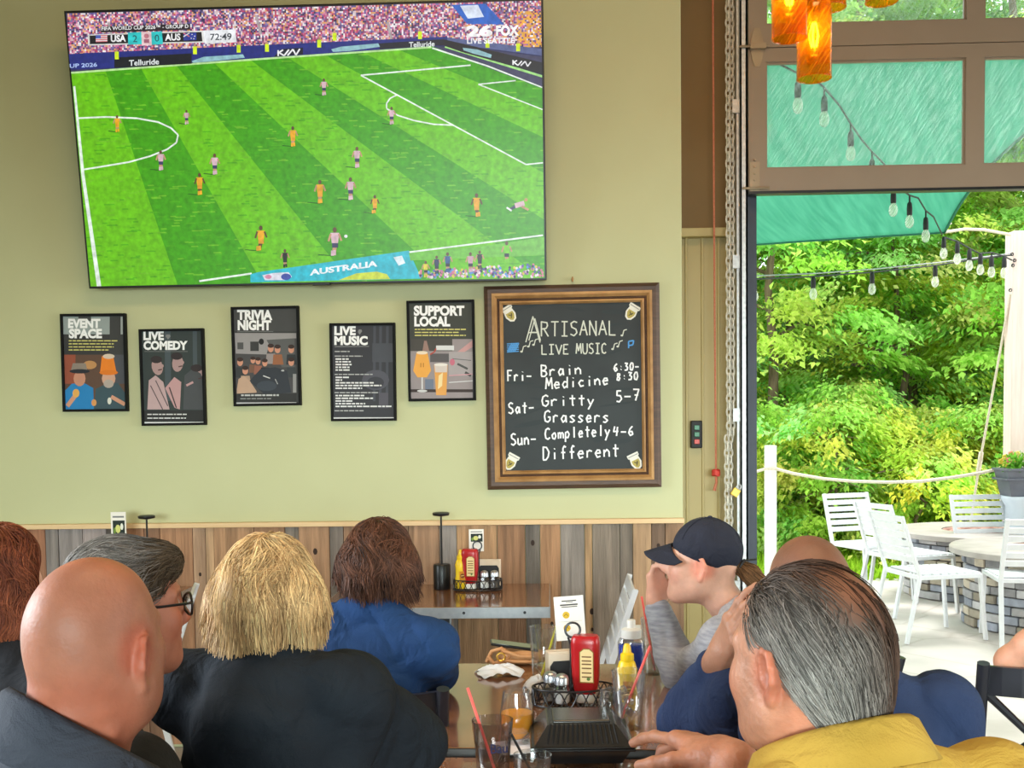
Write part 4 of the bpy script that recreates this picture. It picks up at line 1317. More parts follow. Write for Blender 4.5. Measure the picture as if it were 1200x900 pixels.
m_rope = M('rope', rgb(206, 196, 176), rgb(226, 216, 198), scale=80, rough=.85)
m_dcord = M('dark_cord', rgb(40, 44, 44), rgb(56, 60, 60), scale=60, rough=.6)
m_timber = M('pale_timber', rgb(226, 204, 192), rgb(240, 222, 212), scale=6, stretch=(5, 5, .4), rough=.8, bump=.2, bscale=14)
m_wpost = M('white_post_paint', rgb(224, 226, 222), rgb(238, 240, 236), scale=6, stretch=(5, 5, .4), rough=.7)

# timber post on the right, with its eye bolts
pT = W(1194, 272, 9.35)
post = thing('timber_post', 'thick pale timber post holding the lights and sail at the patio edge', 'post', (pT.x, 9.35, 0))
b = MB()
b.bb(pT.x - .08, pT.x + .08, 9.27, 9.43, 0, pT.z)
b.build('shaft', m_timber, post, bevel=.008)
for px, py in ((1186, 298), (1189, 305), (1187, 311), (1184, 340)):
    e = W(px, py, 9.26)
    b = MB()
    b.tube([e + Vector((.012 * math.cos(a), 0, .012 * math.sin(a))) for a in [k * math.pi / 4 for k in range(8)]], .004, 5, closed=True)
    b.tube([e + Vector((0, .02, 0)), e + Vector((0, 0, .012))], .004, 5)
    b.build('eye_bolt', m_blackmetal, post)
settle(post)
b = MB()
hp = W(1184, 275, 9.27)
b.tube([sA, sA.lerp(hp, .3) + Vector((0, 0, .03)), sA.lerp(hp, .6) + Vector((0, 0, .03)), hp], .012, 6)
b.tube([sA + Vector((-.04, 0, .02)), sA + Vector((-.06, .0, .10)), sA + Vector((0, 0, .13)), sA + Vector((.05, 0, .06))], .009, 6)
b.build('tie_rope', m_rope, sail, smooth=True)
settle(sail)

# white post at the lawn with the sagging rope rail
pw_ = G(903, 688, 0)
wp = thing('rope_post', 'square white post standing at the lawn edge with a rope rail', 'post', (pw_.x, pw_.y, 0))
zt = W(903, 522, pw_.y).z
MB().bb(pw_.x - .045, pw_.x + .045, pw_.y - .045, pw_.y + .045, -.03, zt).build('shaft', m_wpost, wp, bevel=.006)
settle(wp)
rp = thing('rope_rail', 'pale rope sagging between the white post and the planter', 'rope', (pw_.x, pw_.y, W(903, 549, pw_.y).z))
yy = pw_.y - .05
MB().tube([W(868, 556, yy), W(885, 553, yy), W(898, 549, yy), W(908, 549, yy), W(930, 555, yy), (W(965, 561, yy)), W(1000, 564, yy - .1), W(1040, 565, yy - .2), W(1080, 564, yy - .3), W(1120, 559, yy - .4), W(1150, 554, yy - .5), W(1172, 549, yy - .5)], .014, 6).build('rope', m_rope, rp, smooth=True)
settle(rp)
gl = thing('guy_line', 'thin pale guy line slanting down from the timber post', 'rope', tuple(W(1136, 622, 9.9)))
b = MB().tube([W(1184, 345, 9.3), W(1166, 445, 9.5), W(1147, 548, 9.7), W(1136, 622, 9.9)], .010, 6)
b.tube([W(1150, 530, 9.68), W(1146, 556, 9.72)], .020, 6)
b.build('line', m_rope, gl, smooth=True)
settle(gl)

# ------------------------------------------------------------------ string lights
m_bulb = thin_glass('clear_bulb', (.97, .97, .94, 1), .6, haze=((1, 1, .96, 1), .6))
def bulb_at(root, top, drop, s=1.0):
    d = MB().tube([top, top + Vector((0, 0, -drop))], .006, 6)
    z = top.z - drop
    d.lathe([(.010, .03), (.016, .02), (.019, -.01), (.019, -.05), (.016, -.058)], 10, (top.x, top.y, z))
    so = d.build('socket', m_blackmatte, root, smooth=True)
    b = MB().lathe([(.012 * s, -.05), (.020 * s, -.065), (.027 * s, -.085), (.029 * s, -.105), (.024 * s, -.128), (.012 * s, -.140), (.001, -.143)], 12, (top.x, top.y, z))
    b.build('bulb', m_bulb, so, smooth=True)
    return so
def string_light(label, pts, bulbs, r=.006):
    root = thing('string_light', label, 'string lights', tuple(pts[len(pts) // 2]))
    MB().tube(pts, r, 6).build('cable', m_dcord, root, smooth=True)
    for p, dr_ in bulbs: bulb_at(root, p, dr_)
    return settle(root)
def wp_(l): return [W(x, y, Y) for x, y, Y in l]
up_ = [(890, 40, 6.0), (915, 76, 6.1), (935, 86, 6.2), (950, 88, 6.3), (966, 103, 6.4), (984, 124, 6.55), (997, 145, 6.7), (1010, 164, 6.85), (1022, 178, 7.0), (1036, 192, 7.15), (1047, 214, 7.3), (1056, 222, 7.45), (1066, 229, 7.6), (1076, 232, 7.75), (1085, 247, 7.9), (1094, 254, 8.3), (1104, 275, 8.85)]
string_light('string of clear bulbs hanging on a dark cable below the teal shade sail', wp_(up_),
             [(W(*up_[i]), .075) for i in (2, 4, 6, 8, 10, 12, 14)])
lo_ = [(868, 328, 8.0), (884, 327, 8.1), (953, 324, 8.4), (1022, 319, 8.7), (1096, 311, 9.0), (1150, 303, 9.2), (1186, 299, 9.26)]
string_light('string of clear bulbs on the level cable running across to the timber post', wp_(lo_),
             [(W(884, 326, 8.1), .03), (W(953, 324, 8.4), .03), (W(1022, 319, 8.7), .03), (W(1096, 311, 9.0), .03)])
lo2 = [(868, 324, 8.05), (953, 320.5, 8.45), (1022, 315.5, 8.75), (1096, 308, 9.05), (1186, 297, 9.27)]
cbl = thing('steel_cable', 'thin pale steel cable running just above the level bulb string', 'cable', tuple(W(*lo2[2])))
MB().tube(wp_(lo2), .005, 5).build('strand', m_galv, cbl, smooth=True)
settle(cbl)
cl_ = [(1106, 278, 8.95), (1122, 283, 9.0), (1136, 291, 9.05), (1148, 297, 9.1), (1162, 296, 9.15), (1176, 300, 9.2), (1186, 305, 9.26)]
string_light('short bunched string of bulbs hanging from the sail corner to the post', wp_(cl_),
             [(W(1106, 279, 8.95), .02), (W(1122, 284, 9.0), .03), (W(1136, 292, 9.05), .03), (W(1149, 297, 9.1), .03), (W(1162, 297, 9.15), .05), (W(1177, 301, 9.2), .03)])

# ------------------------------------------------------------------ slatted metal chairs (outside, and two indoors)
def slat_chair(label, group=None):
    root = thing('slatted_chair', label, 'chair', (0, 0, 0), 0, group)
    # local: +y forward, back at -y
    wd, dp, sh, bh = .43, .43, .44, .83
    for s in (-1, 1):
        MB().bar((s * wd / 2, dp / 2, sh), (s * (wd / 2 + .012), dp / 2 + .04, 0), .028, .022, (0, 1, 0)).build('leg', m_white, root, bevel=.003)
        b = MB().bar((s * wd / 2, -dp / 2, sh), (s * (wd / 2 + .012), -dp / 2 - .10, 0), .028, .022, (0, 1, 0))
        b.build('leg', m_white, root, bevel=.003)
        MB().bar((s * wd / 2, -dp / 2 + .005, sh - .02), (s * (wd / 2 - .006), -dp / 2 - .13, bh), .028, .022, (0, 1, 0)).build('back_post', m_white, root, bevel=.003)
    b = MB()
    for s in (-1, 1):
        b.bb(s * wd / 2 - .013, s * wd / 2 + .013, -dp / 2, dp / 2 + .01, sh - .028, sh)
    b.bb(-wd / 2, wd / 2, dp / 2 - .012, dp / 2 + .012, sh - .028, sh); b.bb(-wd / 2, wd / 2, -dp / 2 - .01, -dp / 2 + .012, sh - .028, sh)
    b.build('seat_frame', m_white, root, bevel=.003)
    b = MB()
    for i in range(7):
        y = -dp / 2 + .035 + i * (dp - .05) / 6.4
        b.bb(-wd / 2, wd / 2, y, y + .045, sh, sh + .010)
    b.build('seat', m_white, root, bevel=.002)
    b = MB()
    for i in range(6):
        z = .52 + i * .054
        t = (z - (sh - .02)) / (bh - sh + .02)
        y = -dp / 2 + .005 - t * .135
        b.box((0, y, z + .02), (wd - .01, .012, .040), Matrix.Rotation(math.radians(18), 3, 'X'))
    b.build('backrest', m_white, root, bevel=.002)
    return root
def fwd_rz(dx, dy): return math.atan2(-dx, dy)       # turn local +y to (dx, dy)
def back_at(px, py, d, zt=.83):                       # where the middle of the back top shows
    return W(px, py, d)
chA = slat_chair('white slatted patio chair farthest back, beside the far stone fire table', 'white slatted patio chairs')
def put_chair(o, x, y, dx, dy, label=None, first=False):
    if first:
        o.location = (x, y, 0); o.rotation_euler = (0, 0, fwd_rz(dx, dy)); return o
    return dup(o, (x, y, 0), fwd_rz(dx, dy), label)
g = G(1024, 712, 0); put_chair(chA, W(1020, 650, 9.1).x, 9.1, .35, -.94, first=True)
put_chair(chA, W(1066, 650, 8.45).x, 8.45, .93, .36, 'white slatted patio chair in the middle, turned sideways before the far fire table')
put_chair(chA, W(1092, 650, 7.5).x, 7.5, .97, .22, 'white slatted patio chair nearest the doorway, side on with its legs splayed')
put_chair(chA, W(1168, 650, 8.75).x, 8.75, .1, -.99, 'white slatted patio chair behind the near fire table, its whole back showing')
put_chair(chA, W(1207, 650, 7.25).x, 7.28, .15, .98, 'white slatted patio chair at the right edge, in front of the near fire table')

# ------------------------------------------------------------------ stone fire tables
m_stone = M('stacked_stone', rgb(1, 1, 1), attr=True, scale=14, rough=.85, bump=.5, bscale=30, amt=.3)
m_ttop = M('table_stone_top', rgb(160, 152, 146), rgb(180, 172, 166), scale=8, rough=.5)
m_rust = M('lava_rock', rgb(120, 76, 66), rgb(188, 150, 138), scale=18, rough=.9, bump=.8, bscale=40, contrast=(.42, .58))
def fire_table(label, cx, cy, h, rb, rt, seed):
    root = thing('fire_table', label, 'table', (cx, cy, 0))
    r = random.Random(seed)
    b = MB()
    b.c = rgb(96, 92, 88)
    b.lathe([(rb - .03, 0), (rb - .03, h - .05)], 48, (cx, cy, 0))
    z = 0.0
    rows = 8
    for i in range(rows):
        hh = (h - .05) / rows * r.uniform(.85, 1.15) if i < rows - 1 else (h - .05 - z)
        a = r.uniform(0, 1)
        end = a + 2 * math.pi
        while a < end - .02:
            w = min(end - a, r.uniform(.13, .42))
            k = r.random()
            g_ = r.uniform(150, 214)
            b.c = rgb(g_, g_ * .99, g_ * 1.0) if k < .55 else (rgb(g_ * 1.02, g_ * .96, g_ * .86) if k < .85 else rgb(g_ * .85, g_ * .88, g_ * .95))
            ro = rb + r.uniform(-.012, .016)
            nseg = 3
            vs = []
            for q in range(nseg + 1):
                aa = a + .008 + (w - .016) * q / nseg
                for rr_, zz in ((rb - .04, z + .004), (ro, z + .004), (ro, z + hh - .004), (rb - .04, z + hh - .004)):
                    vs.append((cx + rr_ * math.cos(aa), cy + rr_ * math.sin(aa), zz))
            fs = [(0, 3, 2, 1), tuple(nseg * 4 + t for t in (0, 1, 2, 3))]
            for q in range(nseg):
                for t in range(4):
                    t2 = (t + 1) % 4
                    fs.append((q * 4 + t, q * 4 + t2, q * 4 + 4 + t2, q * 4 + 4 + t))
            b.put(vs, fs)
            a += w
        z += hh
    b.build('stone_base', m_stone, root, col=True, bevel=.006)
    MB().lathe([(rt - .02, h - .05), (rt, h - .045), (rt, h - .008), (rt - .01, h), (.30, h), (.30, h - .02)], 48, (cx, cy, 0)).build('table_top', m_ttop, root, smooth=True)
    b = MB().lathe([(.29, h - .05), (.29, h - .004), (.20, h + .006), (.001, h + .012)], 32, (cx, cy, 0))
    b.build('fire_bowl', m_rust, root)
    v = MB()
    a = -2.25
    p = Vector((cx + (rb + .012) * math.cos(a), cy + (rb + .012) * math.sin(a), h * .74))
    v.box(p, (.09, .02, .045), Matrix.Rotation(a + math.pi / 2, 3, 'Z'))
    v.build('vent', m_black, root)
    return settle(root)
fc = W(1237, 700, 7.85); fire_table('round stone fire table nearer the doorway, cut by the right picture edge', fc.x, 7.85, .55, .60, .70, 5)
fc = W(1148, 680, 9.25); fire_table('round stone fire table farther back behind the white chairs', fc.x, 9.25, .53, .60, .68, 6)

# ------------------------------------------------------------------ planter on its stand
pp = W(1207, 566, 8.95)
pl_ = thing('planter', 'dark grey trough planter with pink and yellow flowers on a pale stand', 'planter', (pp.x, 8.95, 0))
zt, zb_ = W(1190, 549, 8.95).z, W(1190, 581, 8.95).z
m_slg = M('slate_grey', rgb(88, 92, 102), rgb(104, 108, 118), scale=10, rough=.6)
m_pale = M('pale_blue_stand', rgb(196, 208, 222), rgb(214, 224, 234), scale=6, rough=.6)
b = MB()
hw0, hw1, hd = .235, .19, .14
vs = [(pp.x - hw1, 8.95 - hd * .8, zb_), (pp.x + hw1, 8.95 - hd * .8, zb_), (pp.x + hw1, 8.95 + hd * .8, zb_), (pp.x - hw1, 8.95 + hd * .8, zb_),
      (pp.x - hw0, 8.95 - hd, zt), (pp.x + hw0, 8.95 - hd, zt), (pp.x + hw0, 8.95 + hd, zt), (pp.x - hw0, 8.95 + hd, zt)]
b.put(vs, [(3, 2, 1, 0), (0, 1, 5, 4), (1, 2, 6, 5), (2, 3, 7, 6), (3, 0, 4, 7), (4, 5, 6, 7)])
for zz in (zt - .015, zt - .09): b.bb(pp.x - hw0 - .008, pp.x + hw0 + .008, 8.95 - hd - .008, 8.95 + hd + .008, zz, zz + .018)
b.build('trough', m_slg, pl_, bevel=.004)
MB().lathe([(.21, 0), (.22, .03), (.19, .08), (.18, zb_ - .08), (.21, zb_ - .03), (.21, zb_)], 20, (pp.x, 8.95, 0)).build('stand', m_pale, pl_, smooth=True)
r = np.random.RandomState(2)
n = 420
P = np.stack([r.uniform(pp.x - .22, pp.x + .22, n), 8.95 + r.uniform(-.13, .13, n), zt + r.uniform(-.02, .10, n)], 1)
V, q = leaf_quads(P, r.normal(size=(n, 3)) + np.array([0, 0, .6]), r.normal(size=(n, 3)), np.full(n, .05), np.full(n, .026))
C = np.clip(np.array([.2, .5, .06]) * r.uniform(.6, 1.3, size=(n, 1)), 0, 1)
mesh_obj('leaves', V, q, m_leaf, pl_, fcol=np.hstack([C, np.ones((n, 1))]), smooth=False)
fr_ = random.Random(3)
m_petal = M('petals', rgb(1, 1, 1), attr=True, amt=.1, rough=.7)
for i in range(34):
    cxx, cyy, czz = pp.x + fr_.uniform(-.22, .22), 8.95 + fr_.uniform(-.14, .08), zt + fr_.uniform(.03, .13)
    fl = MB()
    fl.c = random.choice([rgb(238, 130, 130), rgb(240, 160, 120), rgb(246, 216, 90), rgb(250, 224, 130)])
    for k in range(5):
        a = k * 2 * math.pi / 5
        fl.sphere((cxx + .014 * math.cos(a), cyy - .004, czz + .014 * math.sin(a)), (.011, .005, .011), 6, 4)
    fl.build('flower', m_petal, pl_, col=True)
settle(pl_)

# ================================================================== tables
m_table = M('lacquered_boards', rgb(112, 72, 48), rgb(158, 108, 70), scale=4, stretch=(7, .8, 4), rough=0.16, spec=.6, coat=.5)
m_edge = M('table_edge', rgb(30, 26, 24), rgb(40, 34, 30), scale=10, rough=.4)
TZ = 0.765
def table(name, label, FLc, xd, yd, wdt, dep, z, edge, thick=.035, screws=False):
    """FLc: far-left corner on the floor plan, xd to the right, yd towards the viewer"""
    c = FLc + xd * wdt / 2 + yd * dep / 2
    root = thing(name, label, 'table', (c.x, c.y, 0))
    R = Matrix((xd, -yd, Vector((0, 0, 1)))).transposed()
    MB().box((c.x, c.y, z - .006), (wdt - .008, dep - .008, .012), R).build('table_top', m_table, root, bevel=.002)
    b = MB()
    for s in (-1, 1):
        b.box(c + xd * s * (wdt / 2 - .004) + Vector((0, 0, z - thick / 2 - .001)), (.008, dep, thick), R)
        b.box(c + yd * s * (dep / 2 - .004) + Vector((0, 0, z - thick / 2 - .001)), (wdt, .008, thick), R)
    b.box((c.x, c.y, z - .02), (wdt - .02, dep - .02, .016), R)
    b.build('edge_band', edge, root, bevel=.0015)
    if screws:
        k = 0.1
        while k < wdt:
            p = FLc + xd * k + yd * (dep + .001) + Vector((0, 0, z - thick / 2))
            MB().tube([p, p + yd * .003], .006, 8).build('screw', m_blackmetal, root)
            k += .24
    MB().box((c.x, c.y, z / 2), (.085, .085, z - .05), R).build('column', m_blackmetal, root, bevel=.004)
    b = MB()
    for s in (-1, 1):
        b.box(c + xd * s * .0425 + Vector((0, 0, z / 2)), (.008, .09, z - .06), R)
    b.build('column_trim', m_alu, root)
    b = MB()
    b.box((c.x, c.y, .015), (.56, .07, .03), R); b.box((c.x, c.y, .0151), (.07, .56, .03), R)
    b.build('foot', m_blackmetal, root, bevel=.006)
    return settle(root)
p0, p1 = G(534, 777, TZ), G(819, 772, TZ)
p2 = G(501, 836, TZ)
yd = (p2 - p0); yd.z = 0; yd.normalize()
xd = Vector((-yd.y, yd.x, 0))
if xd.x < 0: xd = -xd
FL0 = Vector((p0.x, p0.y, 0))
TW = (p1 - p0).dot(xd)
seam = (G(545, 877, TZ) - p0).dot(yd)
table('dining_table', 'brown glossy wooden table in the middle with the condiment caddy and glasses on it', FL0, xd, yd, TW, seam, TZ, m_edge)
NZ = TZ - .016
table('dining_table', 'brown wooden table end nearest the front with the tinted pint glass on it', FL0 + yd * (seam + .01), xd, yd, TW, .92, NZ, m_edge)
bz_ = .757
f0, f1 = G(372, 713, bz_), G(645, 711, bz_)
bd_ = 4.945 - f0.y
table('wall_table', 'dark glossy aluminium-edged table against the barn boards, holding black lamp and caddy', Vector((f0.x, 4.945, 0)), Vector((1, 0, 0)), Vector((0, -1, 0)), f1.x - f0.x, bd_, bz_, m_alu, .044, True)
lx1 = W(196, 700, 4.6).x
table('wall_table', 'second table against the barn boards, mostly hidden behind the two men', Vector((lx1 - 1.0, 4.945, 0)), Vector((1, 0, 0)), Vector((0, -1, 0)), 1.0, bd_, bz_, m_alu, .044, True)

# ------------------------------------------------------------------ table lamps
def table_lamp(label, px, first=None):
    p = G(px, 690, bz_); p.y = 4.80; p.x = W(px, 680, 4.80).x
    if first:
        return dup(first, (p.x, p.y, bz_), 0, label)
    root = thing('table_lamp', label, 'lamp', (p.x, p.y, bz_))
    MB().lathe([(.036, 0), (.0375, .004), (.0375, .104), (.034, .110), (.005, .112)], 28).build('base', m_black, root, smooth=True)
    MB().tube([(0, 0, .11), (0, 0, .325)], .0042, 8).build('rod', m_black, root)
    MB().lathe([(.006, .318), (.034, .323), (.037, .327), (.037, .334), (.030, .337), (.001, .338)], 28).build('lamp_head', m_black, root, smooth=True)
    return root
lampA = table_lamp('slim black table lamp with cylinder base beside the condiment caddy on the wall table', 518)
table_lamp('slim black table lamp whose disc top shows above the grey-haired man', 174, lampA)

# ------------------------------------------------------------------ condiments
m_ketch = M('ketchup_red', rgb(168, 20, 26), rgb(182, 28, 32), scale=10, rough=.3, spec=.5)
m_must = M('mustard_yellow', rgb(236, 196, 24), rgb(242, 206, 40), scale=10, rough=.35)
m_cream = M('napkin_cream', rgb(226, 206, 182), rgb(234, 216, 194), scale=14, rough=.9)
m_napkin = M('napkin_white', rgb(226, 228, 234), rgb(240, 240, 244), scale=14, rough=.9)
m_whitep = M('white_plastic', rgb(230, 230, 226), rgb(238, 238, 236), scale=14, rough=.4)
m_salt = M('salt', rgb(222, 222, 220), rgb(240, 240, 238), scale=200, rough=.9)
m_pepper = M('pepper', rgb(60, 52, 46), rgb(130, 120, 110), scale=300, rough=.9)
m_glass = thin_glass('clear_glass', (.97, .975, .975, 1), 1.5, haze=((1, 1, 1, 1), .05))
m_tint = thin_glass('smoked_glass', (.80, .77, .77, 1), 1.5, haze=((1, 1, 1, 1), .03))
m_ice = thin_glass('ice', (.93, .95, .96, 1), 1.6, haze=((1, 1, 1, 1), .22))
m_water = thin_glass('water', (.95, .96, .96, 1), .5, 1.33)
m_beer = M('orange_beer', rgb(236, 150, 22), rgb(244, 164, 34), scale=6, rough=.12, sss=.3)
m_amber_liquid = thin_glass('iced_tea', (.80, .56, .36, 1), .6, 1.33)
m_straw_r = M('red_straw', rgb(238, 92, 84), rgb(244, 108, 98), scale=20, rough=.4)
m_straw_y = M('yellow_straw', rgb(242, 228, 30), rgb(246, 234, 52), scale=20, rough=.4)
m_leather = M('tan_leather', rgb(176, 120, 74), rgb(204, 150, 100), scale=18, rough=.55, bump=.2, bscale=60)
m_gold = M('gold_buckle', rgb(214, 164, 70), rgb(230, 184, 90), scale=20, rough=.3, metal=.8)
m_gel = M('blue_gel', rgb(30, 62, 168), rgb(38, 74, 184), scale=6, rough=.15)

def caddy(label):
    root = thing('condiment_caddy', label, 'caddy', (0, 0, 0))
    a, b_ = .105, .062
    def ov(k, n, s=1.0, z=0): t = 2 * math.pi * k / n; return (a * s * math.cos(t), b_ * s * math.sin(t), z)
    for z, nm in ((.006, 'bottom_ring'), (.048, 'top_ring')):
        MB().tube([ov(k, 36, 1, z) for k in range(36)], .0026, 6, closed=True).build(nm, m_blackmetal, root, smooth=True)
    w = MB()
    w.tube([ov(k, 96, 1.0, .027 + .019 * math.sin(k * 2 * math.pi * 12 / 96)) for k in range(96)], .0018, 5, closed=True)
    w.tube([ov(k, 96, 1.0, .027 + .019 * math.sin(k * 2 * math.pi * 12 / 96 + math.pi)) for k in range(96)], .0018, 5, closed=True)
    w.build('wire_loops', m_blackmetal, root, smooth=True)
    w = MB()
    w.tube([(-a, 0, .006), (a, 0, .006)], .002, 6); 
    for x in (-.06, -.02, .02, .06): 
        y = b_ * math.sqrt(1 - (x / a) ** 2); w.tube([(x, -y, .006), (x, y, .0062)], .002, 6)
    w.build('floor_wires', m_blackmetal, root)
    h = MB()
    for s in (-1, 1): h.tube([(s * .006, 0, .006), (s * .006, 0, .155), (s * .012, 0, .175)], .0028, 6)
    h.tube([(.019 * math.sin(t), 0, .193 + .019 * math.cos(t)) for t in [k * 2 * math.pi / 20 for k in range(20)]], .0030, 6, closed=True)
    h.build('ring_handle', m_blackmetal, root, smooth=True)
    return root

def card_pic(o, u, v, n, w, h, kind):
    p = Pic([(0, 0), (100, 0), (100, 150), (0, 150)], o, u, v, n, w, h)
    p.lay = 0
    p.rect(0, 0, 100, 150, rgb(236, 230, 222)); p.lay = 1
    if kind == 0:
        rd = random.Random(1)
        for y, a, b, t in ((14, 26, 76, 4), (20, 40, 64, 2), (27, 20, 80, 5), (35, 24, 78, 3)): p.rect(a, y, b, y + t, rgb(70, 66, 66))
        for y in (64, 108):
            p.ell(38, y, 12, 12, rgb(206, 168, 34), 18); p.up(); p.line([(31, y + 3), (38, y - 4), (45, y + 3)], 2, rgb(120, 92, 20)); p.lay -= 1
        p.line([(12, 86), (90, 86)], 1.2, rgb(170, 164, 160))
    else:
        p.rect(12, 14, 88, 20, rgb(120, 120, 124)); p.rect(12, 30, 92, 84, rgb(34, 44, 40)); p.up()
        p.ell(46, 60, 17, 15, rgb(206, 204, 120), 14); p.ell(72, 52, 10, 12, rgb(222, 222, 210), 12); p.ell(24, 66, 8, 11, rgb(110, 140, 60), 12)
        p.lay = 1; p.line([(14, 126), (40, 126)], 3, rgb(150, 150, 150))
    return p
def table_card(label, kind, w=.072, h=.108):
    root = thing('table_card', label, 'card', (0, 0, 0))
    up = Vector((0, 0, 1)); rt = Vector((1, 0, 0)); n = Vector((0, -1, 0))
    MB().box((0, 0.0012, h / 2), (w, .0016, h)).build('sheet', m_whitep, root)
    card_pic(Vector((0, 0, h / 2)), rt, -up, n, w, h, kind).build('front_print', m_print, root)
    return root

def ketchup(label):
    root = thing('ketchup_bottle', label, 'bottle', (0, 0, 0))
    b = MB()
    def ring(w, d, z, n=20):
        return [((abs(math.cos(t)) ** .55) * math.copysign(w, math.cos(t)), (abs(math.sin(t)) ** .55) * math.copysign(d, math.sin(t)), z) for t in [2 * math.pi * k / n for k in range(n)]]
    rings = [ring(.024, .016, .022), ring(.030, .019, .034), ring(.034, .022, .06), ring(.036, .024, .10), ring(.037, .025, .150), ring(.035, .024, .166), ring(.030, .020, .172)]
    n = 20
    vs = [p for r_ in rings for p in r_]
    fs = [tuple(range(n - 1, -1, -1)), tuple((len(rings) - 1) * n + k for k in range(n))]
    for i in range(len(rings) - 1):
        for k in range(n):
            k2 = (k + 1) % n; fs.append((i * n + k, i * n + k2, (i + 1) * n + k2, (i + 1) * n + k))
    b.put(vs, fs).build('body', m_ketch, root, smooth=True)
    MB().lathe([(.026, 0), (.027, .004), (.025, .020), (.021, .024)], 22, (0, 0, 0), 1, .66).build('cap', m_whitep, root, smooth=True)
    p = Pic([(0, 0), (60, 0), (60, 110), (0, 110)], Vector((.006, -.0258, .098)), Vector((1, 0, 0)), Vector((0, 0, -1)), Vector((0, -1, 0)), .046, .094)
    p.poly([(6, 14), (20, 3), (40, 3), (54, 14), (54, 106), (6, 106)], rgb(140, 100, 44)); p.up()
    p.poly([(9, 15), (21, 6), (39, 6), (51, 15), (51, 103), (9, 103)], rgb(232, 206, 150)); p.up()
    for y in (26, 38, 48, 60, 74, 86): p.rect(14, y, 46, y + 4, rgb(120, 84, 52))
    p.ell(36, 94, 6, 5, rgb(90, 120, 60)); p.build('label', m_print, root)
    return root

def mustard(label):
    root = thing('mustard_bottle', label, 'bottle', (0, 0, 0))
    MB().lathe([(.021, 0), (.025, .004), (.0255, .045), (.0225, .062), (.0235, .085), (.025, .105), (.020, .122), (.015, .128)], 22, (0, 0, 0), 1, .8).build('body', m_must, root, smooth=True)
    MB().lathe([(.0165, .126), (.0175, .130), (.017, .142), (.011, .146), (.0095, .160), (.006, .168), (.0005, .169)], 18).build('cap', m_must, root, smooth=True)
    p = Pic([(0, 0), (40, 0), (40, 60), (0, 60)], Vector((.004, -.0207, .052)), Vector((1, 0, 0)), Vector((0, 0, -1)), Vector((0, -1, 0)), .026, .05)
    p.rect(0, 0, 40, 60, rgb(196, 132, 30)); p.up(); p.ell(20, 24, 15, 12, rgb(120, 66, 24)); p.up(); p.line([(9, 24), (31, 22)], 3, rgb(236, 210, 120))
    p.build('label', m_print, root)
    return root

def shaker(label, fill, nm):
    root = thing(nm, label, 'shaker', (0, 0, 0))
    MB().lathe([(.019, 0), (.021, .003), (.021, .034), (.017, .050), (.0165, .056)], 8).build('jar', m_glass, root)
    MB().lathe([(.017, .004), (.0185, .006), (.0185, .032), (.001, .034)], 8).build('filling', fill, root)
    MB().lathe([(.0185, .052), (.0185, .066), (.015, .074), (.007, .078), (.0005, .079)], 18).build('cap', m_alu, root, smooth=True)
    return root

def napkin_holder(label):
    root = thing('napkin_holder', label, 'napkin holder', (0, 0, 0))
    b = MB()
    for s in (-1, 1):
        b.prism([(-.045, 0), (.045, 0), (.045, .085), (.036, .098), (-.036, .098), (-.045, .085)], .003, lambda u, v, q, s=s: (u, s * .024 + q, v))
    b.bb(-.045, .045, -.024, .027, 0, .004)
    b.build('holder', m_blackmatte, root)
    b = MB()
    for i in range(9):
        b.bb(-.050 + random.uniform(-.003, .003), .050 + random.uniform(-.003, .003), -.019 + i * .0044, -.0155 + i * .0044, .004, .118 + random.uniform(-.003, .004))
    b.build('napkins', m_cream, root, bevel=.001)
    return root
CDL = {}
def place(o, p, z, rz=0, label=None):
    """first call moves the thing itself, later ones copy it"""
    if o.name not in CDL:
        CDL[o.name] = 1
        o.location = (p[0], p[1], z); o.rotation_euler = (0, 0, rz)
        return o
    return dup(o, (p[0], p[1], z), rz, label)
# front caddy
fcd = G(672, 826, TZ); fx, fy = fcd.x, fcd.y
LIFT = .0095
cad = caddy('black wire caddy of condiments in the middle of the glossy table')
place(cad, (fx, fy), TZ + .0, .06)
kt = ketchup('red ketchup bottle in the front caddy, its cream label facing forward')
place(kt, (fx + .032, fy - .006), TZ + LIFT, -.18)
mu_ = mustard('yellow mustard bottle standing right of the big red ketchup bottle')
place(mu_, (fx + .098 + .036, fy - .052), TZ, -.15)
sl = shaker('glass salt shaker with metal cap in the front caddy', m_salt, 'salt_shaker')
place(sl, (fx - .030, fy - .030), TZ + LIFT)
pp_ = shaker('glass pepper shaker with metal cap in the front caddy, behind the salt', m_pepper, 'pepper_shaker')
place(pp_, (fx - .058, fy - .002), TZ + LIFT)
nh = napkin_holder('black napkin holder stuffed with cream napkins beside the front caddy')
place(nh, (fx - .020, fy + .095), TZ, .25)
tcard = table_card('white table card with two yellow round emblems standing behind the front ring handle', 0, .076, .112)
place(tcard, (fx - .003, fy + .006), TZ + .166, .10)
tcard.rotation_euler = (math.radians(-8), math.radians(-3), .10)
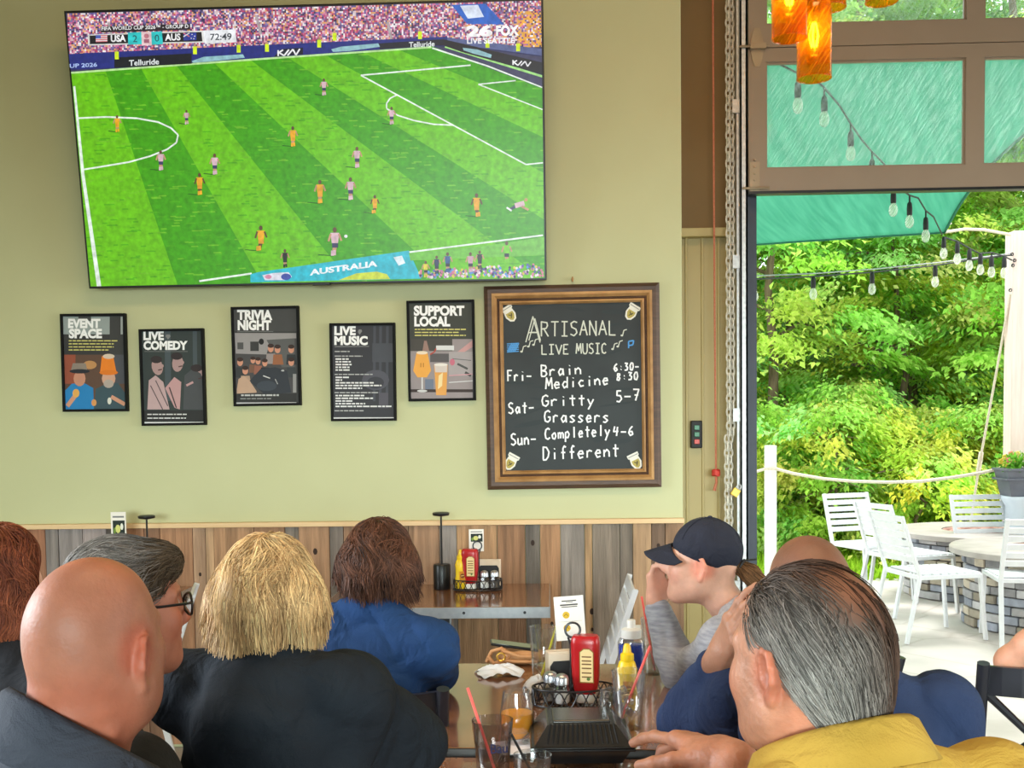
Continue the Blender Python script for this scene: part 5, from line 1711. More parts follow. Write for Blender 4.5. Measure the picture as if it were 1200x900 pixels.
# caddy on the wall table
bx, by = W(560, 685, 4.76).x, 4.76
place(cad, (bx, by), bz_, .05, 'black wire caddy of condiments on the wall table beside the slim lamp')
place(kt, (bx - .032, by - .008), bz_ + LIFT, -.1, 'red ketchup bottle in the caddy on the wall table beside the slim lamp')
place(mu_, (bx - .072, by - .008), bz_ + LIFT, .2, 'yellow mustard bottle in the caddy on the wall table')
place(sl, (bx + .030, by - .02), bz_ + LIFT, 0, 'glass salt shaker in the caddy on the wall table')
place(pp_, (bx + .073, by - .012), bz_ + LIFT, 0, 'glass pepper shaker in the caddy on the wall table')
place(nh, (bx + .045, by + .092), bz_, -.05, 'black napkin holder with cream napkins on the wall table')
bcard = table_card('small white table card with a dark photo above the caddy on the wall table', 1, .064, .096)
place(bcard, (bx - .004, by + .006), bz_ + .168, .05)
cx2 = W(139, 640, 4.78).x
place(cad, (cx2, 4.78), bz_, .05, 'black wire caddy on the hidden wall table under the left table card')
lcard = table_card('small white table card with a dark photo showing above the grey-haired man', 1, .066, .185)
place(lcard, (cx2, 4.786), bz_ + .168, .02)

# ------------------------------------------------------------------ glasses
def glass(name, label, prof, p, z, mat=None, n=28, wall=.0022, liquid=None, cat='glass', base=.008):
    root = thing(name, label, cat, (p[0], p[1], z))
    b = MB()
    b.lathe(prof + [(r - wall, zz) for r, zz in reversed(prof) if zz > base] + [(.0005, base)], n, cap0=True, cap1=False)
    b.build('bowl', mat or m_glass, root, smooth=True, autosm=50)
    if liquid:
        mat_l, top = liquid
        pr = [(.0005, base + .001)] + [(r - wall - .0006, zz) for r, zz in prof if base < zz < top]
        rt = np.interp(top, [q[1] for q in prof], [q[0] for q in prof]) - wall - .0006
        MB().lathe([(.0005, base + .001), (max(.001, np.interp(base + .001, [q[1] for q in prof], [q[0] for q in prof]) - wall - .0006), base + .001)] + pr[1:] + [(rt, top), (.0005, top)], n, cap0=False, cap1=False).build('drink', mat_l, root, smooth=True, autosm=40)
    return root
def straw(label, a, b, mat, r=.0032):
    a, b = Vector(a), Vector(b)
    root = thing('straw', label, 'straw', tuple(b))
    MB().tube([a, b], r, 8).build('tube', mat, root, smooth=True)
    return settle(root)
pint = [(.030, 0), (.031, .003), (.0335, .05), (.037, .10), (.0415, .150)]
g1 = G(578, 912, NZ)
def scl(prof, s, k=1): return [(r * s, z * k) for r, z in prof]
pf = W(578, 843, g1.y).z - NZ
g1p = glass('pint_glass', 'smoky pint glass with dark lettering and a red straw at the front of the table', scl(pint, 25 * g1.y / 1300 / .0415, pf / .15), g1, NZ, m_tint, liquid=None)
pr_ = 25 * g1.y / 1300
p = Pic([(0, 0), (30, 0), (30, 16), (0, 16)], Vector((.018, -pr_ * .90, pf * .60)), Vector((.97, .24, 0)).normalized(), Vector((0, 0, -1)), Vector((.24, -.97, 0)).normalized(), .045, .024)
p.lay = 4
p.text('Bau', 1, 14, 13, rgb(34, 34, 70), width=24, offset=.02)
p.build('lettering', m_print, g1p)
for i in range(3):
    ic = MB().box((random.uniform(-.010, .010), random.uniform(-.01, .01), .022 + i * .018), (.022, .020, .018), Matrix.Rotation(i * .9 + .3, 3, 'Z'))
    ic.build('ice', m_ice, g1p, bevel=.004)
straw('red straw leaning left in the front pint glass', W(548, 806, g1.y + .02), g1 + Vector((.006, -.004, .012)), m_straw_r)
g2 = G(625, 935, NZ); g2.y += .06; g2.x = W(624, 900, g2.y).x
h2 = W(624, 884, g2.y).z - NZ
glass('tumbler', 'short clear tumbler cut off by the bottom edge beside the takeout box', scl([(.030, 0), (.032, .004), (.034, .05), (.0365, .095)], 23 * g2.y / 1300 / .0365, h2 / .095), g2, NZ, liquid=(m_water, h2 * .4))
straw('black stirring straw leaning out of the short tumbler', W(599, 860, g2.y), g2 + Vector((.008, 0, .012)), m_black, .0028)
g3 = G(606, 871, TZ)
glass('tulip_glass', 'tulip glass half full of cloudy orange beer', [(.026, 0), (.027, .003), (.012, .006), (.016, .012), (.034, .030), (.0395, .050), (.039, .066), (.035, .092), (.0305, .120)], g3, TZ, base=.012, liquid=(m_beer, .071))
nb = thing('paper_napkin', 'flat white paper napkin under the orange beer', 'napkin', (g3.x, g3.y, TZ))
MB().box((.006, -.03, .0012), (.10, .10, .0012), Matrix.Rotation(.3, 3, 'Z')).build('sheet', m_napkin, nb)
g3n = bpy.data.objects[nb.name]
g4 = G(637, 800, TZ)
h4 = W(638, 734, g4.y).z - TZ
glass('tall_glass', 'tall empty glass with a yellow straw behind the napkins', scl(pint, 17 * g4.y / 1300 / .0415, h4 / .15), g4, TZ)
straw('yellow straw slanting out of the tall empty glass', W(657.5, 716, g4.y + .01), g4 + Vector((-.008, 0, .012)), m_straw_y)
g5 = G(737, 853, TZ)
h5 = W(737, 786, g5.y).z - TZ
g5p = glass('tall_glass', 'tall glass of ice with a red straw between the mustard and the hand', scl(pint, 20.5 * g5.y / 1300 / .0415, h5 / .15), g5, TZ, liquid=(m_water, h5 * .62))
for i in range(7):
    MB().box((random.uniform(-.014, .014), random.uniform(-.014, .014), .022 + i * .011), (.020, .018, .016), Matrix.Rotation(i * 1.3, 3, 'Z') @ Matrix.Rotation(i * .7, 3, 'X')).build('ice', m_ice, g5p, bevel=.004)
straw('red straw leaning right in the ice glass beside the mustard', W(762, 757, g5.y - .01), g5 + Vector((-.022, -.004, .014)), m_straw_r)
g6 = G(716, 866, TZ)
h6 = W(716, 808, g6.y).z - TZ
glass('taster_glass', 'small clear taster glass in front of the mustard bottle', [(.022, 0), (.023, .003), (.008, .006), (.010, .014), (.026, h6 * .38), (.029, h6 * .55), (.026, h6 * .8), (.0235, h6)], g6, TZ, base=.014, liquid=(m_amber_liquid, h6 * .22))
g7 = G(765, 790, TZ)
h7 = W(765, 724, g7.y).z - TZ
g7p = glass('tall_glass', 'tall glass with a red straw beside the grey sleeve, farthest on the table', scl(pint, 14 * g7.y / 1300 / .0415, h7 / .15), g7, TZ, liquid=(m_water, h7 * .5))
for i in range(4):
    MB().box((random.uniform(-.01, .01), random.uniform(-.01, .01), .02 + i * .014), (.018, .017, .015), Matrix.Rotation(i * 1.3, 3, 'Z')).build('ice', m_ice, g7p, bevel=.003)
straw('red straw standing in the farthest tall glass beside the grey sleeve', W(752, 699, g7.y), g7 + Vector((.006, 0, .012)), m_straw_r)

# hand sanitiser
g8 = G(740, 784, TZ)
k = g8.y / 1300
sn = thing('gel_bottle', 'squat clear bottle of blue gel with a white pump cap', 'bottle', (g8.x, g8.y, TZ))
hb = W(740, 747, g8.y).z - TZ
MB().lathe([(15 * k, 0), (16 * k, .004), (16 * k, hb * .86), (14 * k, hb * .97), (11 * k, hb)], 24, sy=.75).build('bottle', m_glass, sn, smooth=True)
MB().lathe([(15 * k - .002, .003), (15.5 * k - .001, hb * .80), (.001, hb * .81)], 24, sy=.72).build('gel', m_gel, sn, smooth=True)
b = MB().lathe([(12 * k, hb), (12 * k, hb + .024), (9 * k, hb + .028), (5 * k, hb + .03), (5 * k, hb + .05), (4.5 * k, hb + .052), (.001, hb + .052)], 20)
b.bb(0, 11 * k, -.006, .006, hb + .026, hb + .036)
b.build('pump_cap', m_whitep, sn, smooth=True)

# takeout box
tcx = W(680, 870, 2.40)
tb_ = thing('takeout_box', 'black ribbed plastic takeout box closed on the table front', 'box', (tcx.x, 2.40, TZ))
tb_.rotation_euler = (0, 0, .03)
m_box = M('black_ps', rgb(22, 24, 26), rgb(30, 32, 34), scale=20, rough=.25, spec=.6)
def frustum(b, w0, d0, w1, d1, z0, z1):
    vs = [(-w0, -d0, z0), (w0, -d0, z0), (w0, d0, z0), (-w0, d0, z0), (-w1, -d1, z1), (w1, -d1, z1), (w1, d1, z1), (-w1, d1, z1)]
    b.put(vs, [(3, 2, 1, 0), (0, 1, 5, 4), (1, 2, 6, 5), (2, 3, 7, 6), (3, 0, 4, 7), (4, 5, 6, 7)])
    return b
hwid = 61 * 2.36 / 1300
b = frustum(MB(), hwid * .76, .082, hwid * .93, .104, 0, .036)
b.bb(-hwid, hwid, -.112, .112, .034, .040)
b.build('tray', m_box, tb_, bevel=.004)
b = frustum(MB(), hwid * .95, .106, hwid * .66, .070, .0405, .082)
b.bb(-hwid * .99, hwid * .99, -.111, .111, .0402, .0445)
for i in range(15):                                      # moulded ribs on the sloping front and back
    x = (-1 + 2 * i / 14) * hwid * .60
    for s in (-1, 1):
        b.bar((x * 1.12, s * .098, .047), (x, s * .069, .084), .0042, .006, (0, s, 0))
frustum(b, hwid * .56, .055, hwid * .54, .052, .082, .087)
b.build('lid', m_box, tb_, bevel=.002)

# crumpled napkins
def crumple(label, c, sx, sy, h, seed, rz=0):
    root = thing('paper_napkin', label, 'napkin', tuple(c), rz)
    r = np.random.RandomState(seed)
    n = 22
    ph = r.uniform(0, 6.28, (6, 3)); fq = r.uniform(2, 7, (6, 2))
    V, Fq = [], []
    for j in range(n):
        for i in range(n):
            x, y = -1 + 2 * i / (n - 1), -1 + 2 * j / (n - 1)
            z = sum(abs(math.sin(fq[q, 0] * x + fq[q, 1] * y + ph[q, 0])) for q in range(6)) / 6
            e = max(0, 1 - (x * x + y * y) * .55)
            V.append((sx * x * (.9 + .12 * math.sin(5 * y + ph[0, 1])), sy * y * (.9 + .12 * math.sin(4 * x + ph[1, 1])), .002 + h * z * e))
    for j in range(n - 1):
        for i in range(n - 1):
            a = j * n + i; Fq.append((a, a + 1, a + n + 1, a + n))
    o = mesh_obj('sheet', V, Fq, m_napkin, root)
    s = o.modifiers.new('thick', 'SOLIDIFY'); s.thickness = .0012
    return root
q = G(586, 791, TZ); crumple('crumpled white napkin in front of the tan purse', (q.x, q.y, TZ), .068, .045, .042, 4, .2)
q = G(627, 812, TZ); crumple('wadded white napkin against the left of the front caddy', (q.x, q.y, TZ), .032, .03, .06, 8, .5)

# tan purse with a phone on it
q = G(600, 782, TZ)
pu = thing('purse', 'small tan leather purse with a knotted strap on the far table end', 'purse', (q.x, q.y + .04, TZ))
b = MB().sphere((.03, 0, .026), (.075, .035, .026), 18, 10)
b.build('pouch', m_leather, pu, smooth=True)
b = MB()
b.tube([(-.075, -.02, .012), (-.060, -.025, .045), (-.03, -.034, .055), (.0, -.036, .040), (-.02, -.04, .016), (-.055, -.034, .012), (-.07, -.03, .03)], .006, 8)
b.tube([(-.03, -.036, .05), (.02, -.045, .034), (.07, -.040, .030)], .006, 8)
b.tube([(-.04, -.04, .02), (.02, -.046, .018), (.075, -.042, .016)], .005, 8)
b.build('strap', m_leather, pu, smooth=True)
b = MB().tube([(-.032 + .012 * math.cos(t), -.046, .032 + .012 * math.sin(t)) for t in [k * math.pi / 5 for k in range(10)]], .003, 6, closed=True)
b.build('buckle', m_gold, pu, smooth=True)
ph_ = thing('phone', 'black phone lying across the tan purse', 'phone', (q.x + .005, q.y + .045, TZ + .052))
ph_.rotation_euler = (0, math.radians(9), .1)
MB().bb(-.072, .072, -.034, .034, 0, .008).build('body', m_black, ph_, bevel=.004)
MB().bb(-.068, .068, -.031, .031, .008, .0086).build('screen', M('phone_glass', rgb(16, 18, 22), scale=3, rough=.05, spec=.8), ph_)

# ------------------------------------------------------------------ amber pendant lamps
m_amber = thin_glass('amber_glass', (1.0, .68, .14, 1), 1.0, edge=.85, haze=((1, .50, .04, 1), .30))
def glow(name, col, s):
    m = bpy.data.materials.new(name); m.use_nodes = True
    p = m.node_tree.nodes['Principled BSDF']
    p.inputs['Base Color'].default_value = (1, .8, .5, 1)
    p.inputs['Emission Color'].default_value = col
    p.inputs['Emission Strength'].default_value = s
    return m
m_fil = glow('filament', (1, .75, .32, 1), 45)
m_bulbglass = thin_glass('bulb_glass', (1, .93, .75, 1), .8, haze=((1, .85, .5, 1), .12))
def pendant(label, px, pybot, d, hgt=.27, r=.056):
    p = W(px, pybot, d)
    root = thing('pendant_lamp', label, 'lamp', (p.x, d, p.z), 0, 'amber pendant lamps')
    prof = [(r, 0), (r, hgt * .8), (r * .93, hgt * .9), (r * .6, hgt * .97), (r * .42, hgt)]
    MB().lathe(prof + [(a - .004, z) for a, z in reversed(prof)], 32, cap0=False, cap1=False).build('shade', m_amber, root, smooth=True, autosm=60)
    MB().tube([(r - .001) * Vector((math.cos(t), math.sin(t), 0)) for t in [k * 2 * math.pi / 32 for k in range(32)]], .0028, 6, closed=True).build('rim', m_amber, root, smooth=True)
    MB().lathe([(.018, hgt - .06), (.020, hgt - .05), (.020, hgt - .004), (r * .44, hgt), (r * .44, hgt + .02), (.01, hgt + .035), (.004, hgt + .04)], 20).build('socket', m_blackmetal, root, smooth=True)
    z0 = hgt - .06
    b = MB().lathe([(.013, z0), (.016, z0 - .02), (.028, z0 - .055), (.032, z0 - .085), (.026, z0 - .112), (.012, z0 - .128), (.0005, z0 - .131)], 18)
    bo = b.build('bulb', m_bulbglass, root, smooth=True)
    f_ = MB()
    for k in range(5):
        a = k * 2 * math.pi / 5
        f_.tube([(.006 * math.cos(a), .006 * math.sin(a), z0 - .03), (.016 * math.cos(a + .3), .016 * math.sin(a + .3), z0 - .07), (.008 * math.cos(a), .008 * math.sin(a), z0 - .108)], .0021, 5)
    f_.build('filament', m_fil, bo)
    MB().tube([(0, 0, hgt + .035), (0, 0, ZC - p.z)], .004, 6).build('cord', m_blackmatte, root)
    return root
pendant('amber glass pendant lamp hanging lowest, glowing filament inside', 954, 92, 3.75)
pendant('amber glass pendant lamp hanging just left of the lowest one', 925, 45, 3.6, r=.055)
pendant('amber glass pendant lamp hanging behind and above the lowest one', 972, 9, 3.95)
pendant('amber glass pendant lamp barely dipping into the top edge, apart from the cluster', 1033, 2, 4.05)

# white slatted chairs at the wall tables
wc = W(716, 674, 4.55)
put_chair(chA, wc.x - .26, 4.50, -1, .02, 'white slatted chair indoors at the end of the wall table, its back seen edge on')
wc = W(232, 690, 4.3)
put_chair(chA, wc.x - .36, 4.25, -.94, -.25, 'white slatted chair indoors behind the grey-haired man with glasses')

# ================================================================== people: smooth blended bodies
def v3(p): return np.array([p[0], p[1], p[2]], dtype=np.float64)

class Sdf:
    def __init__(s):
        s.ops = []
        s.X = np.eye(4)

    def _pt(s, p):
        return (s.X @ np.array([p[0], p[1], p[2], 1.0]))[:3]

    def _k(s):
        return np.linalg.norm(s.X[:3, 0])

    def ell(s, c, r, R=None, k=.02, sub=False):
        B = s.X[:3, :3] / s._k()
        if R is not None: B = B @ np.array(R)
        kk = s._k()
        s.ops.append(('e', s._pt(c), np.array(r, float) * kk, B, k * kk, sub)); return s

    def cap(s, a, b, ra, rb=None, k=.02, sub=False):
        kk = s._k()
        s.ops.append(('c', s._pt(a), s._pt(b), (ra * kk, (ra if rb is None else rb) * kk), k * kk, sub)); return s

    def chain(s, pts, rs, k=.012):
        for i in range(len(pts) - 1): s.cap(pts[i], pts[i + 1], rs[i], rs[i + 1], k)
        return s

    @staticmethod
    def _d(op, X, Y, Z):
        if op[0] == 'e':
            c, r, B = op[1], op[2], op[3]
            x, y, z = X - c[0], Y - c[1], Z - c[2]
            a = (x * B[0, 0] + y * B[1, 0] + z * B[2, 0]) / r[0]
            b = (x * B[0, 1] + y * B[1, 1] + z * B[2, 1]) / r[1]
            d = (x * B[0, 2] + y * B[1, 2] + z * B[2, 2]) / r[2]
            k0 = np.sqrt(a * a + b * b + d * d) + 1e-9
            k1 = np.sqrt((a / r[0]) ** 2 + (b / r[1]) ** 2 + (d / r[2]) ** 2) + 1e-9
            return k0 * (k0 - 1.0) / k1
        a, b, (ra, rb) = op[1], op[2], op[3]
        ab = b - a
        L2 = float(ab @ ab) + 1e-12
        x, y, z = X - a[0], Y - a[1], Z - a[2]
        t = np.clip((x * ab[0] + y * ab[1] + z * ab[2]) / L2, 0, 1)
        return np.sqrt((x - t * ab[0]) ** 2 + (y - t * ab[1]) ** 2 + (z - t * ab[2]) ** 2) - (ra + (rb - ra) * t)

    @staticmethod
    def _bb(op):
        if op[0] == 'e':
            m = op[2].max()
            e = np.sqrt(((op[3] * op[2]) ** 2).sum(1))
            return op[1] - e, op[1] + e
        m = max(op[3])
        return np.minimum(op[1], op[2]) - m, np.maximum(op[1], op[2]) + m

    @staticmethod
    def _mix(D, d, k, sub):
        if sub:
            h = np.clip(.5 - .5 * (D + d) / k, 0, 1)
            return D + (-d - D) * h + k * h * (1 - h)
        h = np.clip(.5 + .5 * (D - d) / k, 0, 1)
        return D + (d - D) * h - k * h * (1 - h)

    def ev(s, P):
        D = np.full(len(P), .3)
        for op in s.ops: D = s._mix(D, s._d(op, P[:, 0], P[:, 1], P[:, 2]), op[-2], op[-1])
        return D

    def grad(s, P, e=.002):
        g = np.stack([s.ev(P + np.eye(3)[i] * e) - s.ev(P - np.eye(3)[i] * e) for i in range(3)], 1)
        return g / (np.linalg.norm(g, axis=1, keepdims=True) + 1e-9)

    def mesh(s, h, disp=None, clip=None, pad=.03):
        lo = np.min([s._bb(o)[0] for o in s.ops if not o[-1]], 0) - pad
        hi = np.max([s._bb(o)[1] for o in s.ops if not o[-1]], 0) + pad
        n = np.ceil((hi - lo) / h).astype(int) + 1
        ax = [lo[i] + h * np.arange(n[i]) for i in range(3)]
        D = np.full(n, .3, dtype=np.float32)
        for op in s.ops:
            a, b = s._bb(op)
            m = op[-2] * 1.05 + 3 * h
            i0 = np.maximum(0, np.floor((a - m - lo) / h).astype(int)); i1 = np.minimum(n, np.ceil((b + m - lo) / h).astype(int) + 1)
            if (i1 <= i0).any(): continue
            sl = tuple(slice(i0[q], i1[q]) for q in range(3))
            X = ax[0][sl[0]][:, None, None]; Y = ax[1][sl[1]][None, :, None]; Z = ax[2][sl[2]][None, None, :]
            D[sl] = s._mix(D[sl], s._d(op, X, Y, Z), op[-2], op[-1])
        if disp is not None or clip is not None:
            X, Y, Z = ax[0][:, None, None], ax[1][None, :, None], ax[2][None, None, :]
            if disp is not None: D = D - disp(X, Y, Z).astype(np.float32)
            if clip is not None:
                for c in clip: D = np.maximum(D, c(X, Y, Z).astype(np.float32))
        return surface_net(D, lo, h)

def surface_net(D, o, h):
    S = D < 0
    n = D.shape
    c = np.zeros([q - 1 for q in n], np.int8)
    for i in (0, 1):
        for j in (0, 1):
            for k in (0, 1):
                c += S[i:n[0] - 1 + i, j:n[1] - 1 + j, k:n[2] - 1 + k]
    act = (c > 0) & (c < 8)
    ii = np.argwhere(act)
    idx = np.full(c.shape, -1, np.int32)
    idx[act] = np.arange(len(ii))
    acc = np.zeros((len(ii), 3)); cnt = np.zeros(len(ii))
    cor = [(i, j, k) for i in (0, 1) for j in (0, 1) for k in (0, 1)]
    for a in cor:
        for q in range(3):
            if a[q]: continue
            b = list(a); b[q] = 1
            da = D[ii[:, 0] + a[0], ii[:, 1] + a[1], ii[:, 2] + a[2]].astype(float)
            db = D[ii[:, 0] + b[0], ii[:, 1] + b[1], ii[:, 2] + b[2]].astype(float)
            m = (da < 0) != (db < 0)
            t = np.where(m, da / np.where(m, da - db, 1), 0)
            pt = np.array(a, float)[None] + t[:, None] * (np.array(b) - np.array(a))[None]
            acc += pt * m[:, None]; cnt += m
    V = (ii + acc / cnt[:, None]) * h + o
    Q = []
    for q in range(3):
        u, w = (q + 1) % 3, (q + 2) % 3
        sl0 = [slice(None)] * 3; sl1 = [slice(None)] * 3
        sl0[q] = slice(0, n[q] - 1); sl1[q] = slice(1, n[q])
        A, B = S[tuple(sl0)], S[tuple(sl1)]
        e = np.argwhere(A != B)
        e = e[(e[:, u] > 0) & (e[:, w] > 0) & (e[:, u] < n[u] - 1) & (e[:, w] < n[w] - 1)]
        ins = S[e[:, 0], e[:, 1], e[:, 2]]
        def at(du, dw):
            f = e.copy(); f[:, u] -= du; f[:, w] -= dw
            return idx[f[:, 0], f[:, 1], f[:, 2]]
        quad = np.stack([at(1, 1), at(0, 1), at(0, 0), at(1, 0)], 1)
        quad[~ins] = quad[~ins][:, ::-1]
        Q.append(quad)
    Q = np.concatenate(Q)
    Q = Q[(Q >= 0).all(1)]
    return V, Q

def frame(yaw, pitch=0.0, roll=0.0):
    """columns: right, forward, up; yaw turns from away-from-camera (+Y) towards +X"""
    return np.array((Matrix.Rotation(-math.radians(yaw), 3, 'Z') @ Matrix.Rotation(math.radians(pitch), 3, 'X') @ Matrix.Rotation(math.radians(roll), 3, 'Y')))

def xform(R, c, s=1.0):
    X = np.eye(4); X[:3, :3] = np.array(R) * s; X[:3, 3] = v3(c)
    return X

def head_prims(S, R, c, s=1.0, jaw=1.0, ears=True, wide=1.0, female=False, earz=0.0, ears_s=1.0):
    S.X = xform(R, c, s)
    S.ell((0, -.012, .036), (.077 * wide, .098, .088), k=.03)
    S.ell((0, -.055, .005), (.062 * wide, .050, .062), k=.04)
    S.ell((0, .028, -.035), (.064 * wide, .062, .078), k=.05)
    S.ell((0, .040, -.078), (.046 * jaw, .046, .038), k=.04)
    S.ell((0, .076, -.106), (.020, .016, .016), k=.03)
    for q in (-1, 1):
        S.ell((q * .040, .058, -.030), (.024, .026, .026), k=.03)
        S.cap((q * .014, .084, .026), (q * .048, .070, .024), .010, .008, k=.018)
        S.ell((q * .032, .094, .004), (.017, .014, .013), k=.014, sub=True)
        S.ell((q * .031, .076, .004), (.0135, .013, .0125), k=.004)
        S.cap((q * .050 * jaw, .0, -.070), (q * .018, .062, -.102), .020, .016, k=.04)
        S.cap((q * .011, .097, -.036), (q * .012, .092, -.034), .0075, k=.01)
    S.cap((0, .084, .018), (0, .108, -.028), .0085, .0125, k=.016)
    S.ell((0, .090, -.058), (.021, .010, .0055), k=.008)
    S.ell((0, .089, -.069), (.018, .010, .0062), k=.008)
    S.cap((-.022, .097, -.0632), (.022, .097, -.0632), .0022, k=.006, sub=True)
    if ears:
        for q in (-1, 1):
            Er = np.array(Matrix.Rotation(q * math.radians(24), 3, 'Z') @ Matrix.Rotation(math.radians(-8), 3, 'X'))
            o = np.array([q * .078 * wide, -.010, -.008 + earz])
            S.ell(o, (.0075, .020 * ears_s, .030 * ears_s), Er, k=.008)
            def ep(y, z, x=0.0): return o + Er @ np.array([q * x, y * ears_s, z * ears_s])
            rim = [ep(.012, .004, .004), ep(.014, .020, .005), ep(.004, .031, .006), ep(-.012, .027, .007), ep(-.020, .010, .008), ep(-.017, -.008, .007), ep(-.008, -.021, .005)]
            for a, b in zip(rim[:-1], rim[1:]): S.cap(a, b, .0046, k=.005)
            S.ell(ep(.0, -.031, .003), (.0065, .0095, .010), Er, k=.008)
            S.ell(ep(-.002, .002, .009), (.006, .010, .015), Er, k=.006, sub=True)
            S.cap(ep(.013, -.004, .004), ep(.011, -.010, .005), .005, k=.006)
    S.X = np.eye(4)

HEADLM = dict(eye=(.031, .088, .004), lips=(0, .098, -.063), nose=(0, .112, -.03), ear=(.082, -.012, -.008))

def hand_prims(S, wrist, d, n, side, curl=(25, 35, 25), thumb=(35, 20), s=1.0, spread=5, k=.006, fcurl=None):
    """d: along the fingers, n: palm normal (out of the palm), side: 'L'/'R'"""
    d = v3(d) / np.linalg.norm(v3(d)); n = v3(n) - d * (v3(n) @ d); n /= np.linalg.norm(n)
    t = np.cross(d, n) * (1 if side == 'R' else -1)        # towards the thumb
    t = -t
    w = v3(wrist)
    P = lambda a, b, c: w + (d * a + t * b + n * c) * s
    S.cap(P(-.02, 0, 0), P(.02, 0, 0), .026 * s, .027 * s, k=.02)
    for b, r in ((.026, .0135), (.009, .0145), (-.009, .0140), (-.026, .0125)):
        S.cap(P(.015, b * .72, 0), P(.088 if b > -.02 else .080, b, -.002), .0145 * s, r * .92 * s, k=.016)
    S.ell(P(.035, .024, .010), np.array((.030, .016, .016)) * s, np.stack([d, t, n], 1), k=.02)
    spec = ((.027, .090, (.044, .026, .021), .0092), (.009, .093, (.048, .030, .022), .0096), (-.009, .090, (.045, .028, .021), .0092), (-.026, .082, (.035, .021, .019), .0080))
    for i, (b, a, L, r) in enumerate(spec):
        c3 = curl if fcurl is None else fcurl[i]
        ang = 0.0
        p = P(a, b, -.002)
        sp = math.radians(spread) * b / .018
        for j in range(3):
            ang += math.radians(c3[j])
            dd = d * math.cos(ang) + n * math.sin(ang)
            dd = dd * math.cos(sp) + t * math.sin(sp)
            q = p + dd * L[j] * s
            S.cap(p, q, r * (1 - .07 * j) * s, r * (.93 - .08 * j) * s, k=k)
            if j == 0: S.ell(p - n * .002 * s, np.array((.0105, .0105, .0105)) * s * (r / .0092), k=.008)
            p = q
    a1, a2 = math.radians(thumb[0]), math.radians(thumb[1])
    p0 = P(.022, .026, .008)
    d1 = (d * math.cos(a1) + t * math.sin(a1)) * .92 + n * .30
    d1 /= np.linalg.norm(d1)
    p1 = p0 + d1 * .043 * s
    d2 = d1 * math.cos(a2) + (d * .75 - t * .25 + n * .35) * math.sin(a2)
    d2 /= np.linalg.norm(d2)
    p2 = p1 + d2 * .031 * s
    p3 = p2 + d2 * .024 * s
    S.cap(p0, p1, .0135 * s, .0115 * s, k=.014); S.cap(p1, p2, .0108 * s, .0098 * s, k=.006); S.cap(p2, p3, .0098 * s, .0078 * s, k=.005)

def torso_prims(S, neck, pelvis, R, sw, gain=0.0, fat=1.0, female=False, k=.055, sh_h=.80):
    nk, pv = v3(neck), v3(pelvis)
    up = (nk - pv) / np.linalg.norm(nk - pv)
    rt = R[:, 0] - up * (R[:, 0] @ up); rt /= np.linalg.norm(rt)
    fw = np.cross(up, rt)
    B = np.stack([rt, fw, up], 1)
    H = np.linalg.norm(nk - pv)
    at = lambda x, y, z: pv + rt * x + fw * y + up * (z * H)
    g = gain - .012
    S.ell(at(0, .01, .57), np.array((sw * .76, .105 * fat, .19)) + g, B, k=k)
    S.ell(at(0, .02 * fat, .36), np.array((sw * .72 * fat, .115 * fat, .19)) + g, B, k=k)
    S.ell(at(0, .0, .04), np.array((.168 * fat, .132 * fat, .14)) + g, B, k=k)
    if female:
        for q in (-1, 1): S.ell(at(q * .075, .09, .58), np.array((.060, .052, .06)) + g, B, k=.04)
    for q in (-1, 1):
        S.ell(at(q * sw * .46, -.030, .62), np.array((.078, .056, .13)) + g, B, k=k)
        S.cap(at(q * .03, -.025, .955), at(q * sw * .84, -.01, sh_h + .02), .046 + g, .050 + g, k=k)
    return at, B

def arm_prims(S, sh, el, wr, r=1.0, gain=0.0, upto=1.0, k=.03):
    sh, el, wr = v3(sh), v3(el), v3(wr)
    S.cap(sh, el, (.054) * r + gain, .043 * r + gain, k=k)
    e2 = el + (wr - el) * upto
    mid = el + (wr - el) * .3 * upto
    S.cap(el, mid, .043 * r + gain, .043 * r + gain, k=k * .7)
    S.cap(mid, e2, .043 * r + gain, (.043 - .015 * upto) * r + gain, k=k * .7)

def folds(amp, freq, seed, dirs=None):
    """creases: narrow valleys wandering through the cloth, plus a slow swell"""
    r = np.random.RandomState(seed)
    ks = r.normal(size=(6, 3)); ks /= np.linalg.norm(ks, axis=1, keepdims=True)
    fs = freq * r.uniform(.5, 1.5, 6); ph = r.uniform(0, 6.28, 6)
    def f(X, Y, Z):
        a = 0
        for k, q, p in zip(ks, fs, ph):
            u = k[0] * X + k[1] * Y + k[2] * Z
            v = k[1] * X - k[2] * Y + k[0] * Z
            m = .5 + .5 * np.sin(v * q * .8 + p * 3)
            a = a - m * m * (1 - np.abs(np.sin(u * q + p + 1.1 * np.sin(v * q * .6 + p * 2)))) ** 3
        return amp * (a * .9 + .5)
    return f

def colour_by(V, base, blobs, noise=.06, seed=1):
    C = np.tile(np.array(base[:3]), (len(V), 1))
    r = np.random.RandomState(seed)
    ks = r.normal(size=(5, 3)) * 55; ph = r.uniform(0, 6.28, 5)
    C *= (1 + noise * np.sin(V @ ks.T + ph).mean(1))[:, None]
    for c, rad, col, st in blobs:
        d = np.linalg.norm((V - v3(c)) / (np.array(rad) if np.ndim(rad) else rad), axis=1)
        w = np.clip(1.35 - d, 0, .7) / .7
        w = (w * w * (3 - 2 * w) * st)[:, None]
        C = C * (1 - w) + np.array(col[:3]) * w
    return C

